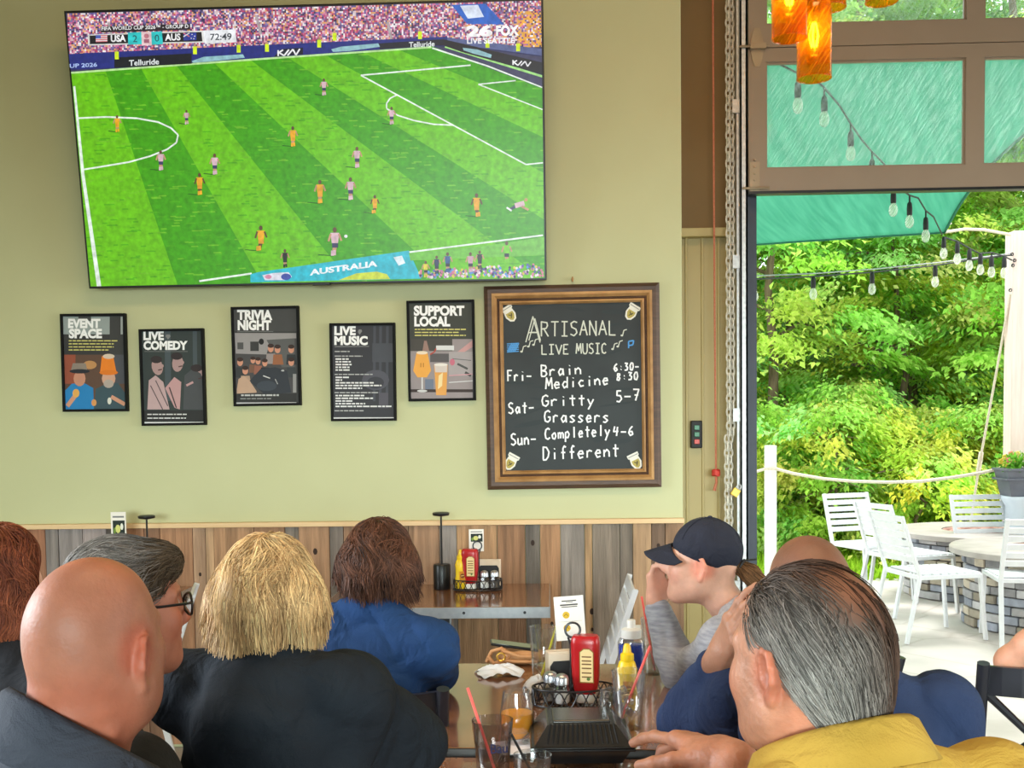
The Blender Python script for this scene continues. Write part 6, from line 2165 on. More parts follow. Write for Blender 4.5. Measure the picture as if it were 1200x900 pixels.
m_skin = M('skin', rgb(1, 1, 1), attr=True, amt=.14, scale=42, rough=.5, spec=.32, sss=.25, bump=.10, bscale=180)
m_skin_dry = M('weathered_skin', rgb(1, 1, 1), attr=True, amt=.26, scale=36, rough=.5, spec=.4, sss=.2, bump=.22, bscale=110)
m_hair = M('hair', rgb(1, 1, 1), attr=True, amt=.25, scale=30, rough=.5, spec=.18)

def strands(name, parent, S, roots, flow, length, steps, rad, off=.002, jit=.15, col=(.1, .05, .03), cvar=.35, seed=1, hang=None, colf=None, taper=.35, lift=0.0, clump=0.0):
    r = np.random.RandomState(seed)
    P = np.array(roots, float)
    n = len(P)
    L = np.array(length) * r.uniform(.7, 1.15, n) if np.ndim(length) == 0 else np.array(length)
    st = (L / steps)[:, None]
    nc = max(12, n // 40)                                   # locks: neighbours share most of their waywardness
    cen = P[r.randint(0, n, nc)]
    own = np.array([np.argmin(((cen - p) ** 2).sum(1)) for p in P])
    J = (r.normal(size=(nc, 3))[own] * .9 + r.normal(size=(n, 3)) * .45) * jit
    pts = []
    offs = off * r.uniform(.3, 1.8, n)
    free = np.zeros(n, bool)
    prev = None
    for i in range(steps + 1):
        pts.append(P.copy())
        g = S.grad(P)
        d = flow(P) + J * (1 + .6 * np.sin(i * 1.1 + r.uniform(0, 1)))
        if hang is not None: free |= P[:, 2] < hang
        dp = d - g * np.sum(d * g, 1, keepdims=True)
        dp[free] = (np.array([0, 0, -1.0]) + J * .5)[free] if prev is None else (prev * .75 + np.array([0, 0, -.25]) + J * .12)[free]
        dp /= np.linalg.norm(dp, axis=1, keepdims=True) + 1e-9
        prev = dp
        P = P + dp * st * np.where(free, .32, 1.0)[:, None]
        e = S.ev(P)
        corr = (offs + lift * (i / steps) - e)
        corr[free] = np.maximum(corr, 0)[free]
        P = P + S.grad(P) * np.clip(corr, -.02, .02)[:, None]
    Q = np.stack(pts, 1)
    T = np.gradient(Q, axis=1)
    T /= np.linalg.norm(T, axis=2, keepdims=True) + 1e-9
    A = np.cross(T, np.array([.31, .62, .72])); A /= np.linalg.norm(A, axis=2, keepdims=True) + 1e-9
    B = np.cross(T, A)
    m = steps + 1
    rr = (np.linspace(1, taper, m)[None, :] * (rad * r.uniform(.6, 1.4, n))[:, None])[..., None]
    V = np.stack([Q + (A * math.cos(a) + B * math.sin(a)) * rr for a in (0, 2.094, 4.189)], 2).reshape(-1, 3)
    base = (np.arange(n) * m * 3)[:, None, None] + (np.arange(m - 1) * 3)[None, :, None]
    q = np.array([[0, 1, 4, 3], [1, 2, 5, 4], [2, 0, 3, 5]])
    Fq = (base[..., None] + q[None, None]).reshape(-1, 4)
    c = np.tile(np.array(col[:3]), (n, 1)) if colf is None else colf(np.array(roots))
    c = c * (1 + cvar * r.uniform(-1, 1, n))[:, None]
    C = np.repeat(np.clip(c, .003, .95), m * 3, axis=0)
    return mesh_obj(name, V, Fq, m_hair, parent, vcol=C, smooth=True)

def shirt_mat(name, c1, c2, scale=7, bump=.25, rough=.9, sheen=.06, bscale=420):
    sheen = 0.0
    return M(name, c1, c2, scale=scale, rough=rough, bump=bump, bscale=bscale, sheen=sheen, spec=.25, crease=.45)

def collar(name, parent, mat, c, R, rx, ry, h, gap=.5, flare=.02, thick=.0035, tilt=0, drop=.0, back=None):
    """folded shirt collar round the neck; R columns right/forward/up, gap = half angle left open in front"""
    Rt = np.array(Matrix.Rotation(math.radians(tilt), 3, 'X'))
    B = np.array(R) @ Rt
    n = 40
    V, Fq = [], []
    prof = [(-.002, -.045), (0.0, -.012), (-.002, h * .55), (.002, h * .95), (.006, h), (.011, h * .93), (.010 + flare * .5, h * .45), (.012 + flare, -.004)]
    for i in range(n + 1):
        a = math.pi / 2 + gap + (2 * math.pi - 2 * gap) * i / n
        front = (math.cos((a - math.pi / 2)) + 1) / 2          # 1 at the front
        for dr_, z in prof:
            p = np.array([(rx + dr_) * math.cos(a), (ry + dr_) * math.sin(a), z * (1 - .15 * front) - drop * front])
            V.append(v3(c) + B @ p)
    m = len(prof)
    for i in range(n):
        for j in range(m - 1):
            a = i * m + j; Fq.append((a, a + m, a + m + 1, a + 1))
    o = mesh_obj(name, V, Fq, mat, parent, smooth=True)
    s = o.modifiers.new('thick', 'SOLIDIFY'); s.thickness = thick
    return o

def person(label, base, parts=None):
    return label

def default_arm(sh, R, el_out=.05, fwd=.24, down=.27, side=1, inward=.06):
    sh = v3(sh)
    el = sh + R[:, 0] * side * el_out - R[:, 1] * .02 - np.array([0, 0, down])
    wr = el + R[:, 1] * fwd - R[:, 0] * side * inward + np.array([0, 0, -.02])
    return el, wr

def build_person(label, headc, hyaw, neck, pelvis, byaw, sw, skin, shirt_m, hs=1.0, hpitch=0, hroll=0, L=None, Rr=None, neck_r=.056, fat=1.0, female=False,
                 vox=.004, sgain=.014, sleeve=(1.0, 1.0), blobs=(), fold=(.006, 26), jaw=1.0, wide=1.0, ears=True, extra=None, shirt_extra=None, legs=True, trouser_m=None, skin_m=None,
                 name='shirt', neck_gain=.006, lefth=None, righth=None, thighs=None, sseed=1, neck_lo=.0, sh_h=.80, earz=0.0, ears_s=1.0, shirt_clip=None, seat=.46):
    hs = hs * .875
    R = frame(byaw); RH = frame(hyaw, hpitch, hroll)
    headc, neck, pelvis = v3(headc), v3(neck), v3(pelvis)
    up = (neck - pelvis) / np.linalg.norm(neck - pelvis)
    S, T = Sdf(), Sdf()
    # body
    at, B = torso_prims(S, neck, pelvis, R, sw, -.012, fat, False, sh_h=sh_h)
    torso_prims(T, neck, pelvis, R, sw, sgain * .5, fat, female, sh_h=sh_h)
    shL, shR = at(-sw, -.005, sh_h), at(sw, -.005, sh_h)
    arms = {}
    for q, nm, sh, spec, hd in ((-1, 'L', shL, L, lefth), (1, 'R', shR, Rr, righth)):
        if spec is None:
            el, wr = default_arm(sh, R, side=q)
        else:
            if len(spec) == 3: sh = v3(spec[2])
            el, wr = v3(spec[0]), v3(spec[1])
        arms[nm] = (sh, el, wr)
        arm_prims(S, sh, el, wr, .95 if not female else .82)
        S.ell(at(q * sw * .93, -.005, sh_h) if spec is None or len(spec) < 3 else sh, (.042, .042, .042), k=.04)
        dd = (wr - el) / np.linalg.norm(wr - el)
        hk = dict(d=dd, n=(0, 0, -1) if abs(dd[2]) < .8 else -R[:, 1], curl=(22, 35, 22), s=.94 if not female else .86)
        if hd: hk.update(hd)
        hand_prims(S, wr + dd * .012, side=nm, **hk)
        sl = sleeve[0 if nm == 'L' else 1]
        if sl < 0:
            T.cap(sh, sh + (el - sh) * -sl, .054 + sgain, .050 + sgain, k=.03)
        else:
            arm_prims(T, sh, el, wr, .95 if not female else .82, sgain, upto=sl)
        T.ell(sh, np.array((.048, .048, .048)) + sgain, k=.045)
    nb = neck + np.array([0, 0, -.03]); nt = headc + RH @ np.array([0, -.022, -.05]) * hs
    S.cap(nb, nt, neck_r * 1.02, neck_r, k=.022)
    head_prims(S, RH, headc, hs, jaw, ears, wide, female, earz, ears_s)
    if extra: extra(S, RH, headc, hs, neck, R)
    V, Q = S.mesh(vox)
    hp = lambda p: headc + RH @ (np.array(p) * hs)
    sk = np.array(skin[:3])
    bl = [(hp((q * .083, -.014, -.006)), .034, sk * np.array((1.12, .72, .66)), .75) for q in (-1, 1)]
    bl += [(hp((q * .04, .07, -.035)), .03, sk * np.array((1.1, .82, .78)), .5) for q in (-1, 1)]
    bl += [(hp((0, .108, -.03)), .016, sk * np.array((1.08, .78, .74)), .6), (hp((0, .096, -.063)), (.028, .02, .012) if False else .017, sk * np.array((.85, .45, .45)), .85)]
    for q in (-1, 1):
        bl += [(hp((q * .031, .089, .004)), .0085, (.62, .60, .58), 1.0), (hp((q * .031, .0915, .004)), .0042, (.03, .02, .015), 1.0)]
        for t in range(4): bl.append((hp((q * (.014 + .011 * t), .092 - .005 * t, .026 - .0015 * t)), .0065, sk * .35, .8))
    for w_, c_ in ((arms['L'][2], 0), (arms['R'][2], 0)):
        bl.append((w_, .12, sk * np.array((1.05, .86, .80)), .4))
    bl += list(blobs)
    C = colour_by(V, skin, bl)
    root = mesh_obj('person', V, Q, skin_m or m_skin, vcol=C, smooth=True)
    tag(root, label, 'person')
    # shirt
    T.cap(nb + up * .012, nt + np.array([0, 0, .05]), neck_r * 1.10 + neck_gain, neck_r + neck_gain + .004, k=.008, sub=True)
    if shirt_extra: shirt_extra(T, at, B, arms, R, RH, headc)
    V, Q = T.mesh(.006 if vox < .0045 else .007, disp=folds(fold[0], fold[1], sseed), clip=shirt_clip)
    mesh_obj(name, V, Q, shirt_m, root, smooth=True)
    # trousers and shoes
    if legs:
        U = Sdf()
        fw = R[:, 1] if thighs is None else v3(thighs)
        pv = pelvis + np.array([0, 0, -.02])
        U.ell(pv, (.17 * fat, .145 * fat, .115), R, k=.05)
        for q in (-1, 1):
            hip = pv + R[:, 0] * q * .085
            kn = hip + fw * .40 + R[:, 0] * q * .04; kn[2] = seat + .07
            an = kn + fw * .02; an[2] = .09
            U.cap(hip, kn, .083, .058, k=.05); U.cap(kn, an, .056, .042, k=.03)
        V, Q = U.mesh(.011, disp=folds(.004, 20, 3))
        mesh_obj('trousers', V, Q, trouser_m or m_jeans, root, smooth=True)
        for q in (-1, 1):
            hip = pv + R[:, 0] * q * .085
            kn = hip + fw * .42 + R[:, 0] * q * .04
            b = Sdf(); z = .045
            b.cap((kn[0], kn[1], z), (kn[0] + fw[0] * .15, kn[1] + fw[1] * .15, z - .008), .043, .036, k=.02)
            b.cap((kn[0], kn[1], z + .04), (kn[0], kn[1], z + .07), .040, .040, k=.03)
            V, Q = b.mesh(.010, clip=[lambda X, Y, Z: 0 * X + 0 * Y + (.002 - Z)])
            mesh_obj('shoe', V, Q, m_blackmatte, root, smooth=True)
    return root, dict(R=R, RH=RH, at=at, arms=arms, hp=hp, S=S, headc=headc, hs=hs, neck=neck)
m_jeans = shirt_mat('dark_denim', rgb(38, 46, 66), rgb(52, 62, 84))
m_slacks = shirt_mat('dark_trousers', rgb(34, 34, 38), rgb(46, 46, 50))

def scalp_roots(S, hp_inv, n, seed, test):
    pass
def head_roots(ctx, n, keep, seed=1, rmax=.16):
    """random points on the head surface in head coordinates that satisfy keep(local points)"""
    r = np.random.RandomState(seed)
    out = []
    while sum(len(o) for o in out) < n:
        d = r.normal(size=(n * 3, 3)); d /= np.linalg.norm(d, axis=1, keepdims=True)
        loc = d * np.array([.085, .112, .10]) + np.array([0, -.015, .03])
        P = ctx['headc'] + (loc * ctx['hs']) @ ctx['RH'].T
        for _ in range(4): P = P - ctx['S'].grad(P) * ctx['S'].ev(P)[:, None]
        l2 = ((P - ctx['headc']) @ ctx['RH']) / ctx['hs']
        k = keep(l2, r)
        out.append(P[k])
    return np.concatenate(out)[:n]
def to_local(ctx, P): return ((P - ctx['headc']) @ ctx['RH']) / ctx['hs']

# ================================================================== who sits where
def hc(px, pytop, Y, extra=.124, s=1.0):
    t = W(px, pytop, Y)
    return np.array([t.x, Y, t.z - extra * .90 * s])
DOWN = np.array([0, 0, -1.0])

# ---- bald man, front left
m_dkshirt = shirt_mat('charcoal_shirt', rgb(44, 48, 58), rgb(58, 62, 72), rough=.8)
c = hc(111, 650, 1.35, .126, .95)
def fatneck(S, RH, hc_, hs, neck, R):
    S.X = xform(RH, hc_, hs)
    for z, y, r, w in ((-.050, -.074, .021, .045), (-.086, -.074, .022, .050), (-.122, -.070, .024, .052)):
        S.cap((-w, y + .022, z + .004), (0, y, z - .004), r * .45, r, k=.014); S.cap((0, y, z - .004), (w, y + .022, z + .004), r, r * .45, k=.014)
    for q in (-1, 1): S.ell((q * .046, .012, -.085), (.026, .046, .042), k=.03)
    S.X = np.eye(4)
nk = c + np.array([-.035, -.015, -.125]); 
def bald_blobs(c):  # warm crown and cool left side put lamp and window light into skin colour
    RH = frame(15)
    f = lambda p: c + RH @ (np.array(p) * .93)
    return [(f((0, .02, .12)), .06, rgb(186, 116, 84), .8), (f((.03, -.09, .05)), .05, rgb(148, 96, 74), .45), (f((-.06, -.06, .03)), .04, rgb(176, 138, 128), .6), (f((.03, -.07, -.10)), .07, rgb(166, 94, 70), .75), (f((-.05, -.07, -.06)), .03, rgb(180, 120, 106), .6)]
p_bald, cb_ = build_person('heavy bald man in charcoal shirt seen from behind at the front left', c, 15, nk, (nk[0] - .06, nk[1] - .04, .57), 48, .205,
    rgb(164, 106, 84), m_dkshirt, hs=.97, earz=-.016, ears_s=1.15, neck_r=.066, fat=1.22, vox=.0035, extra=fatneck, blobs=bald_blobs(c), wide=1.02, jaw=1.05, sseed=4, fold=(.007, 22), trouser_m=m_slacks, neck_gain=.006)
collar('collar', p_bald, m_dkshirt, nk + np.array([.01, .01, -.012]), frame(48), .090, .090, .066, gap=.55, tilt=-14, flare=.016, drop=.07)

# ---- man with glasses behind him
m_jacket = shirt_mat('black_jacket', rgb(26, 27, 26), rgb(36, 37, 35))
c = hc(147, 628, 1.80, .132)
nk = c + np.array([-.045, -.02, -.135])
p_gl, cg = build_person('grey-haired man in glasses turned right, half hidden behind the bald man', c, 54, nk, (nk[0] - .05, nk[1] - .02, .57), 50, .19,
    rgb(180, 116, 90), m_jacket, sseed=5, trouser_m=m_jeans)
H = Sdf(); H.X = xform(cg['RH'], c, cg['hs'])
H.ell((0, -.016, .044), (.084, .102, .090), k=.03); H.ell((0, -.06, .0), (.070, .050, .065), k=.04)
H.ell((0, .062, .085), (.055, .035, .028), k=.03)
H.cap((-.09, .10, -.005), (.09, .10, -.005), .062, k=.012, sub=True); H.ell((0, .06, -.08), (.12, .10, .085), k=.012, sub=True)
V, Q = H.mesh(.004)
gh = rgb(104, 92, 80)
l = to_local(cg, V)
hair = mesh_obj('hair', V, Q, m_hair, p_gl, vcol=np.where((l[:, 1] < .0)[:, None], np.array(rgb(112, 104, 98)[:3]), np.array(rgb(86, 72, 58)[:3])), smooth=True)
def flow_back(ctx, fz=-.5):
    B_ = ctx['RH']
    return lambda P: np.tile(B_ @ np.array([.25, .7, .15]), (len(P), 1))
rt = V[np.random.RandomState(1).randint(0, len(V), 2200)]
strands('hair_strands', hair, H, rt, flow_back(cg), .05, 5, .0011, .0025, .25, colf=lambda P: np.where((to_local(cg, P)[:, 1] < .0)[:, None], np.array(rgb(128, 120, 114)[:3]), np.array(rgb(96, 80, 64)[:3])), cvar=.5, lift=.004)
b = MB()
hpg = cg['hp']
for q in (-1, 1):
    lens = [hpg((q * .033 + .0265 * math.cos(t), .106 - .004 * abs(math.cos(t)) + .002, .000 + .021 * math.sin(t))) for t in [k * 2 * math.pi / 24 for k in range(24)]]
    b.tube(lens, .0022, 6, closed=True)
    b.tube([hpg((q * .059, .103, .006)), hpg((q * .076, .09, .008)), hpg((q * .084, .03, .008)), hpg((q * .084, -.008, .006)), hpg((q * .082, -.022, -.012))], .0022, 6)
b.tube([hpg((-.008, .107, .004)), hpg((0, .112, .008)), hpg((.008, .107, .004))], .002, 6)
gf = b.build('glasses', m_black, p_gl, smooth=True)
for q in (-1, 1):
    MB().put([hpg((q * .033 + .026 * math.cos(t), .107, .0205 * math.sin(t))) for t in [k * 2 * math.pi / 20 for k in range(20)]], [tuple(range(20))]).build('lens', m_glass, gf)

# ---- woman with long auburn hair at the left edge
m_blacktop = shirt_mat('black_top', rgb(20, 20, 24), rgb(30, 30, 34))
c = hc(2, 609, 2.55, .142)
nk = c + np.array([-.0, -.035, -.145])
p_red, cr_ = build_person('woman with long auburn hair in a black top at the left picture edge', c, 10, nk, (nk[0], nk[1] - .06, .56), 12, .165,
    rgb(214, 166, 142), m_blacktop, female=True, vox=.005, ears=False, neck_r=.05, sseed=6)
def long_hair(ctx, parent, wid, bottom, dep, col, col2, n, seed, name='hair', flare=0.0, rad=.0016, jit=.10, rag=.03, hang_len=.06, part=0.0, face=True, sh=.004, wave=0.0, top=.128):
    H = Sdf(); H.X = xform(ctx['RH'], ctx['headc'], ctx['hs'])
    H.ell((0, -.018, .040), (.091, .112, .098), k=.03)
    nseg = 7
    for q in (-1, 0, 1):
        for i in range(nseg):
            z0, z1 = .02 - (bottom + .02) * i / nseg, .02 - (bottom + .02) * (i + 1) / nseg
            f0, f1 = i / nseg, (i + 1) / nseg
            x0 = q * (wid + flare * f0); x1 = q * (wid + flare * f1)
            y0 = -.012 - (dep if q == 0 else dep * .35) * (1)
            r0, r1 = (.046, .046) if q else (.058, .050)
            H.cap((x0 * .55, y0, z0), (x1 * .55, y0, z1), r0, r1, k=.04)
    if face: H.ell((0, .085, -.03), (.060, .075, .085), k=.02, sub=True); H.ell((0, .09, .02), (.055, .05, .035), k=.02, sub=True)
    H.X = np.eye(4)
    V, Q = H.mesh(sh, disp=folds(.0035, 60, seed))
    zb = (ctx['RH'] @ np.array([0, 0, -bottom]) * ctx['hs'] + ctx['headc'])[2]
    r = np.random.RandomState(seed)
    lv = to_local(ctx, V)
    mixv = (.5 + .5 * np.sin(lv[:, 0] * 120 + 2 * np.sin(lv[:, 2] * 14)))[:, None]
    hair = mesh_obj(name, V, Q, m_hair, parent, vcol=np.array(col[:3]) * .62 * (1 - mixv) + np.array(col2[:3]) * .62 * mixv, smooth=True)
    rt = V[r.randint(0, len(V), n)]
    top_ = ctx['headc'] + ctx['RH'] @ np.array([part, -.02, top]) * ctx['hs']
    def flow(P):
        o = P - top_
        o[:, 2] = 0
        d = o / (np.linalg.norm(o, axis=1, keepdims=True) + 1e-6)
        w = np.clip((P[:, 2] - (top_[2] - .07)) / .07, 0, 1)[:, None]
        s = np.sin(P[:, 2:3] * 70 + P[:, 0:1] * 40) * wave
        return d * w * 1.2 + DOWN * (1.05 - w * .8) + np.cross(d, DOWN) * s
    def colf(P):
        k = r.rand(len(P), 1)
        lx = to_local(ctx, P)[:, :1]
        k = np.clip(k * .6 + .4 * (.5 + .5 * np.sin(lx * 90)), 0, 1)
        return np.array(col[:3]) * (1 - k) + np.array(col2[:3]) * k
    strands('hair_strands', hair, H, rt, flow, .13, 9, rad, .003, jit, cvar=.35, colf=colf, seed=seed, hang=zb + rag)
    return hair
long_hair(cr_, p_red, .075, .20, .065, rgb(92, 44, 34), rgb(150, 84, 54), 3600, 3, flare=.03, wave=.4, jit=.25)

# ---- blonde woman in a black hoodie
m_hoodie = shirt_mat('black_hoodie', rgb(20, 25, 32), rgb(30, 36, 43), sheen=.5)
c = hc(316, 622, 2.0, .138)
nk = c + np.array([0.005, -.045, -.092])
elR = v3(W(486, 872, 2.06)); wrR = elR + np.array([-.03, .25, -.05])
elL = v3(W(284, 872, 2.03)); wrL = elL + np.array([.05, .23, -.08])
def hood(T, at, B, arms, R, RH, hc_):
    for a0, a1 in ((-2.9, -2.1), (-2.1, -1.57), (-1.57, -1.05), (-1.05, -.25)):
        pa = lambda a, z=0: nk + R @ np.array([.088 * math.cos(a), .080 * math.sin(a), -.030 + z - .02 * abs(math.cos(a))])
        T.cap(pa(a0), pa(a1), .026, .026, k=.03)
        T.cap(pa(a0, -.055) - R[:, 1] * .022, pa(a1, -.055) - R[:, 1] * .022, .034, .034, k=.05)
    T.ell(nk - R[:, 1] * .105 + np.array([0, 0, -.13]), (.080, .030, .06), R, k=.04)
    sh_, el_, _w = arms['R']
    T.cap(at(.11, 0, .62), sh_ * .25 + el_ * .75 - R[:, 0] * .035, .075, .055, k=.07)
    T.cap(at(.12, 0, .30), el_ - R[:, 0] * .05, .080, .050, k=.07)
p_bl, cbl_ = build_person('woman with blonde bob in a black hoodie seen from directly behind', c, 4, nk, (nk[0] + .0, nk[1] - .05, .57), 8, .152,
    rgb(224, 176, 150), m_hoodie, female=True, ears=False, neck_r=.05, L=(elL, wrL), Rr=(elR, wrR), sseed=8, fold=(.007, 17), shirt_extra=hood, trouser_m=m_slacks, name='hoodie', sgain=.021, fat=1.24, sh_h=.87)
long_hair(cbl_, p_bl, .084, .028, .062, rgb(158, 118, 76), rgb(244, 208, 152), 5600, 5, flare=.024, rad=.0013, rag=.03, jit=.30, wave=.30)

# ---- brown-haired woman in blue
m_blue = shirt_mat('blue_pullover', rgb(24, 52, 92), rgb(34, 66, 112), sheen=.4)
c = hc(446, 603, 2.88, .142)
nk = c + np.array([-.01, -.03, -.100])
elR = v3(W(512, 786, 2.95)); wrR = elR + np.array([-.15, .20, -.01])
p_blue, cbw = build_person('woman with tousled brown hair in a blue pullover, elbow on the table', c, 12, nk, (nk[0] - .07, nk[1] - .10, .56), 14, .170,
    rgb(220, 170, 146), m_blue, female=True, ears=False, neck_r=.048, Rr=(elR, wrR), sseed=9, vox=.005, fold=(.006, 24), name='pullover', sgain=.018, fat=1.05)
long_hair(cbw, p_blue, .078, .030, .060, rgb(44, 29, 25), rgb(122, 80, 60), 4400, 7, flare=.040, rad=.0015, rag=.02, jit=.42, wave=.8)

# ---- person in a dark cap, hand to the face
m_greysh = M('grey_heather', rgb(134, 134, 142), rgb(166, 166, 172), scale=26, stretch=(1, 1, 5), rough=.9, bump=.25, bscale=300, sheen=.3, contrast=(.35, .65))
c = hc(822, 606, 2.98, .136)
nk = c + np.array([.082, -.01, -.105])
elL = v3(W(797, 790, 3.0)); wrL = v3(W(770, 711, 3.06))
p_cap, cc_ = build_person('person in a dark baseball cap and grey top resting face on hand', c, -74, nk, (nk[0] + .16, nk[1] - .12, .56), -62, .165,
    rgb(222, 170, 146), m_greysh, female=True, neck_r=.050, L=(elL, wrL), lefth=dict(d=(.02, .0, 1), n=(.75, -.65, 0), curl=(26, 44, 30), s=.92, thumb=(30, 20)), sseed=12, fold=(.006, 30), sleeve=(.93, 1.0), name='long_sleeved_top', sgain=.012, vox=.0045, hpitch=4)
HSC = cc_['hs']; K = Sdf(); K.X = xform(cc_['RH'], c, HSC)
K.ell((0, -.016, .042), (.089, .108, .098), k=.02)
CR, CC = cc_['RH'], c
def below_cap(X, Y, Z):
    n_ = CR @ np.array([0, .30, -1.0]); n_ /= np.linalg.norm(n_)
    o = CC + HSC * CR @ np.array([0, .09, .040])
    return (X - o[0]) * n_[0] + (Y - o[1]) * n_[1] + (Z - o[2]) * n_[2]
V, Q = K.mesh(.004, clip=[below_cap])
m_cap = shirt_mat('navy_cap', rgb(34, 36, 48), rgb(46, 48, 60), bump=.15)
cap_o = mesh_obj('baseball_cap', V, Q, m_cap, p_cap, smooth=True)
V, Fq = [], []
nu, nv = 18, 8
for i in range(nu + 1):
    a = math.radians(-78 + 156 * i / nu)
    for j in range(nv + 1):
        t = j / nv
        x = .085 * math.sin(a) * (1 + .06 * t)
        y = .062 * math.cos(a) + .032 + t * (.084 * math.cos(a) ** .8 + .0)
        z = .048 - .034 * t * math.cos(a) - .50 * (x * x) / .085
        V.append(CC + HSC * CR @ np.array([x, y, z]))
for i in range(nu):
    for j in range(nv):
        a = i * (nv + 1) + j; Fq.append((a, a + 1, a + nv + 2, a + nv + 1))
o = mesh_obj('brim', V, Fq, m_cap, cap_o, smooth=True)
s = o.modifiers.new('thick', 'SOLIDIFY'); s.thickness = .004
b = MB()
for i in range(6):
    a = i * math.pi / 3 + .3
    b.tube([CC + HSC * CR @ (np.array([0, -.016, .042]) + np.array([.0905 * math.sin(f) * math.cos(a), .1095 * math.sin(f) * math.sin(a), .0995 * math.cos(f)])) for f in np.linspace(0, 1.25, 9)], .0009, 5)
b.sphere(CC + HSC * CR @ np.array([0, -.016, .142]), (.007, .007, .004), 10, 6)
b.build('seams', m_cap, cap_o, smooth=True)
# ponytail through the back of the cap
T = Sdf(); T.X = xform(CR, CC, HSC)
tail = [(0, -.112, .0), (-.004, -.150, -.020), (-.010, -.185, -.050), (-.012, -.205, -.085)]
T.chain(tail, [.018, .026, .022, .010])
T.ell((0, -.062, -.002), (.056, .040, .036), k=.02); T.X = np.eye(4)
V, Q = T.mesh(.004)
hair = mesh_obj('hair', V, Q, m_hair, p_cap, vcol=np.tile(np.array(rgb(96, 66, 44)[:3]), (len(V), 1)), smooth=True)
tl = CR @ np.array([0, -.8, -.6])
strands('hair_strands', hair, T, V[np.random.RandomState(3).randint(0, len(V), 900)], lambda P: np.tile(tl, (len(P), 1)), .06, 5, .0012, .002, .12, colf=lambda P: np.tile(np.array(rgb(128, 92, 60)[:3]), (len(P), 1)), cvar=.6)
b = MB().tube([CC + HSC * CR @ np.array([.02 * math.cos(t), -.118 - .01 * math.sin(t), .0 + .02 * math.sin(t)]) for t in [k * 2 * math.pi / 14 for k in range(14)]], .004, 6, closed=True)
b.bar(CC + HSC * CR @ np.array([0, -.115, .016]), CC + HSC * CR @ np.array([.0, -.165, .026]), .012, .004)
b.build('hair_tie', m_blackmatte, p_cap, smooth=True)

# ---- man in navy, head on his hand
m_navy = shirt_mat('navy_jacket', rgb(32, 44, 74), rgb(44, 58, 90))
c = hc(946, 625, 2.02, .124)
nk = c + np.array([.035, -.05, -.125])
elL = v3(W(800, 848, 2.40)); wrL = v3(W(842, 775, 2.16))
shL = v3(W(868, 822, 2.12))
hd = np.array(v3(W(884, 690, 2.03))) - wrL
p_nv, cn = build_person('bald brown-skinned man in navy jacket leaning his head on one hand', c, -8, nk, (nk[0] + .06, nk[1] - .12, .57), -12, .182,
    rgb(128, 86, 66), m_navy, L=(elL, wrL, shL), lefth=dict(d=hd, n=(1, .25, 0), curl=(8, 14, 12), s=1.0, spread=3, thumb=(20, 15)), neck_r=.062, sseed=14, fold=(.007, 20), sleeve=(.88, 1), name='jacket', sgain=.012, fat=1.1,
    blobs=[(c + np.array([.0, .02, .12]), .05, rgb(150, 98, 70), .6), (v3(W(870, 730, 2.1)), .13, rgb(196, 142, 114), .75)])
b = MB(); hpn = cn['hp']
for q in (-1, 1):
    b.tube([hpn((q * .033 + .026 * math.cos(t), .108, -.002 + .020 * math.sin(t))) for t in [k * 2 * math.pi / 20 for k in range(20)]], .002, 6, closed=True)
    b.tube([hpn((q * .059, .104, .006)), hpn((q * .08, .088, .008)), hpn((q * .086, .03, .008)), hpn((q * .085, -.02, .002))], .0022, 6)
b.build('glasses', m_black, p_nv, smooth=True)

# ---- man in the yellow shirt, front right
m_yshirt = shirt_mat('yellow_shirt', rgb(178, 140, 54), rgb(194, 156, 68), scale=5, bump=.2)
c = hc(942, 662, 1.34, .128, 1.0)
nk = c + np.array([.030, -.030, -.102])
wrL = v3(W(856, 896, 1.60)); elL = np.array([wrL[0] - .03, wrL[1] - .20, .84])
tipL = v3(W(752, 858, 1.80))
RHy = frame(-38, 0)
def fy(p): return c + RHy @ (np.array(p) * .90)
p_yl, cy_ = build_person('grey-haired man in a yellow collared shirt at the front right, hand raised', c, -38, nk, (nk[0] + .05, nk[1] - .10, .58), -24, .225,
    rgb(196, 138, 110), m_yshirt, hs=1.03, vox=.0035, L=(elL, wrL), lefth=dict(d=tipL - wrL, n=(-.25, -.1, -1), s=1.08, fcurl=((6, 14, 10), (28, 45, 30), (40, 55, 35), (45, 58, 40)), thumb=(40, 25), spread=4), neck_r=.062, sleeve=(.4, 1), sh_h=.83, sseed=16, fold=(.007, 19), fat=1.18, skin_m=m_skin_dry, neck_gain=.014, sgain=.016,
    blobs=[(fy((.03, -.05, .115)), .055, rgb(186, 124, 92), .7), (fy((-.06, -.07, -.08)), .05, rgb(206, 132, 100), .6), (tipL, .05, rgb(226, 158, 140), .5)], jaw=1.05, hpitch=-2)
collar('collar', p_yl, m_yshirt, nk + np.array([.004, .012, -.006]), frame(-24), .084, .086, .046, gap=.5, tilt=-10, flare=.02, drop=.05)
H = Sdf(); H.X = xform(cy_['RH'], c, cy_['hs'])
H.ell((0, -.020, .040), (.081, .099, .090), k=.03); H.ell((0, -.060, -.008), (.070, .052, .068), k=.04); H.ell((0, -.078, -.055), (.046, .026, .040), k=.04)
H.cap((-.10, .105, .01), (.10, .105, .01), .068, k=.012, sub=True); H.ell((0, .06, -.09), (.12, .105, .088), k=.012, sub=True)
for q in (-1, 1): H.ell((q * .085, .006, -.02), (.03, .030, .050), k=.01, sub=True)
H.X = np.eye(4)
V, Q = H.mesh(.004)
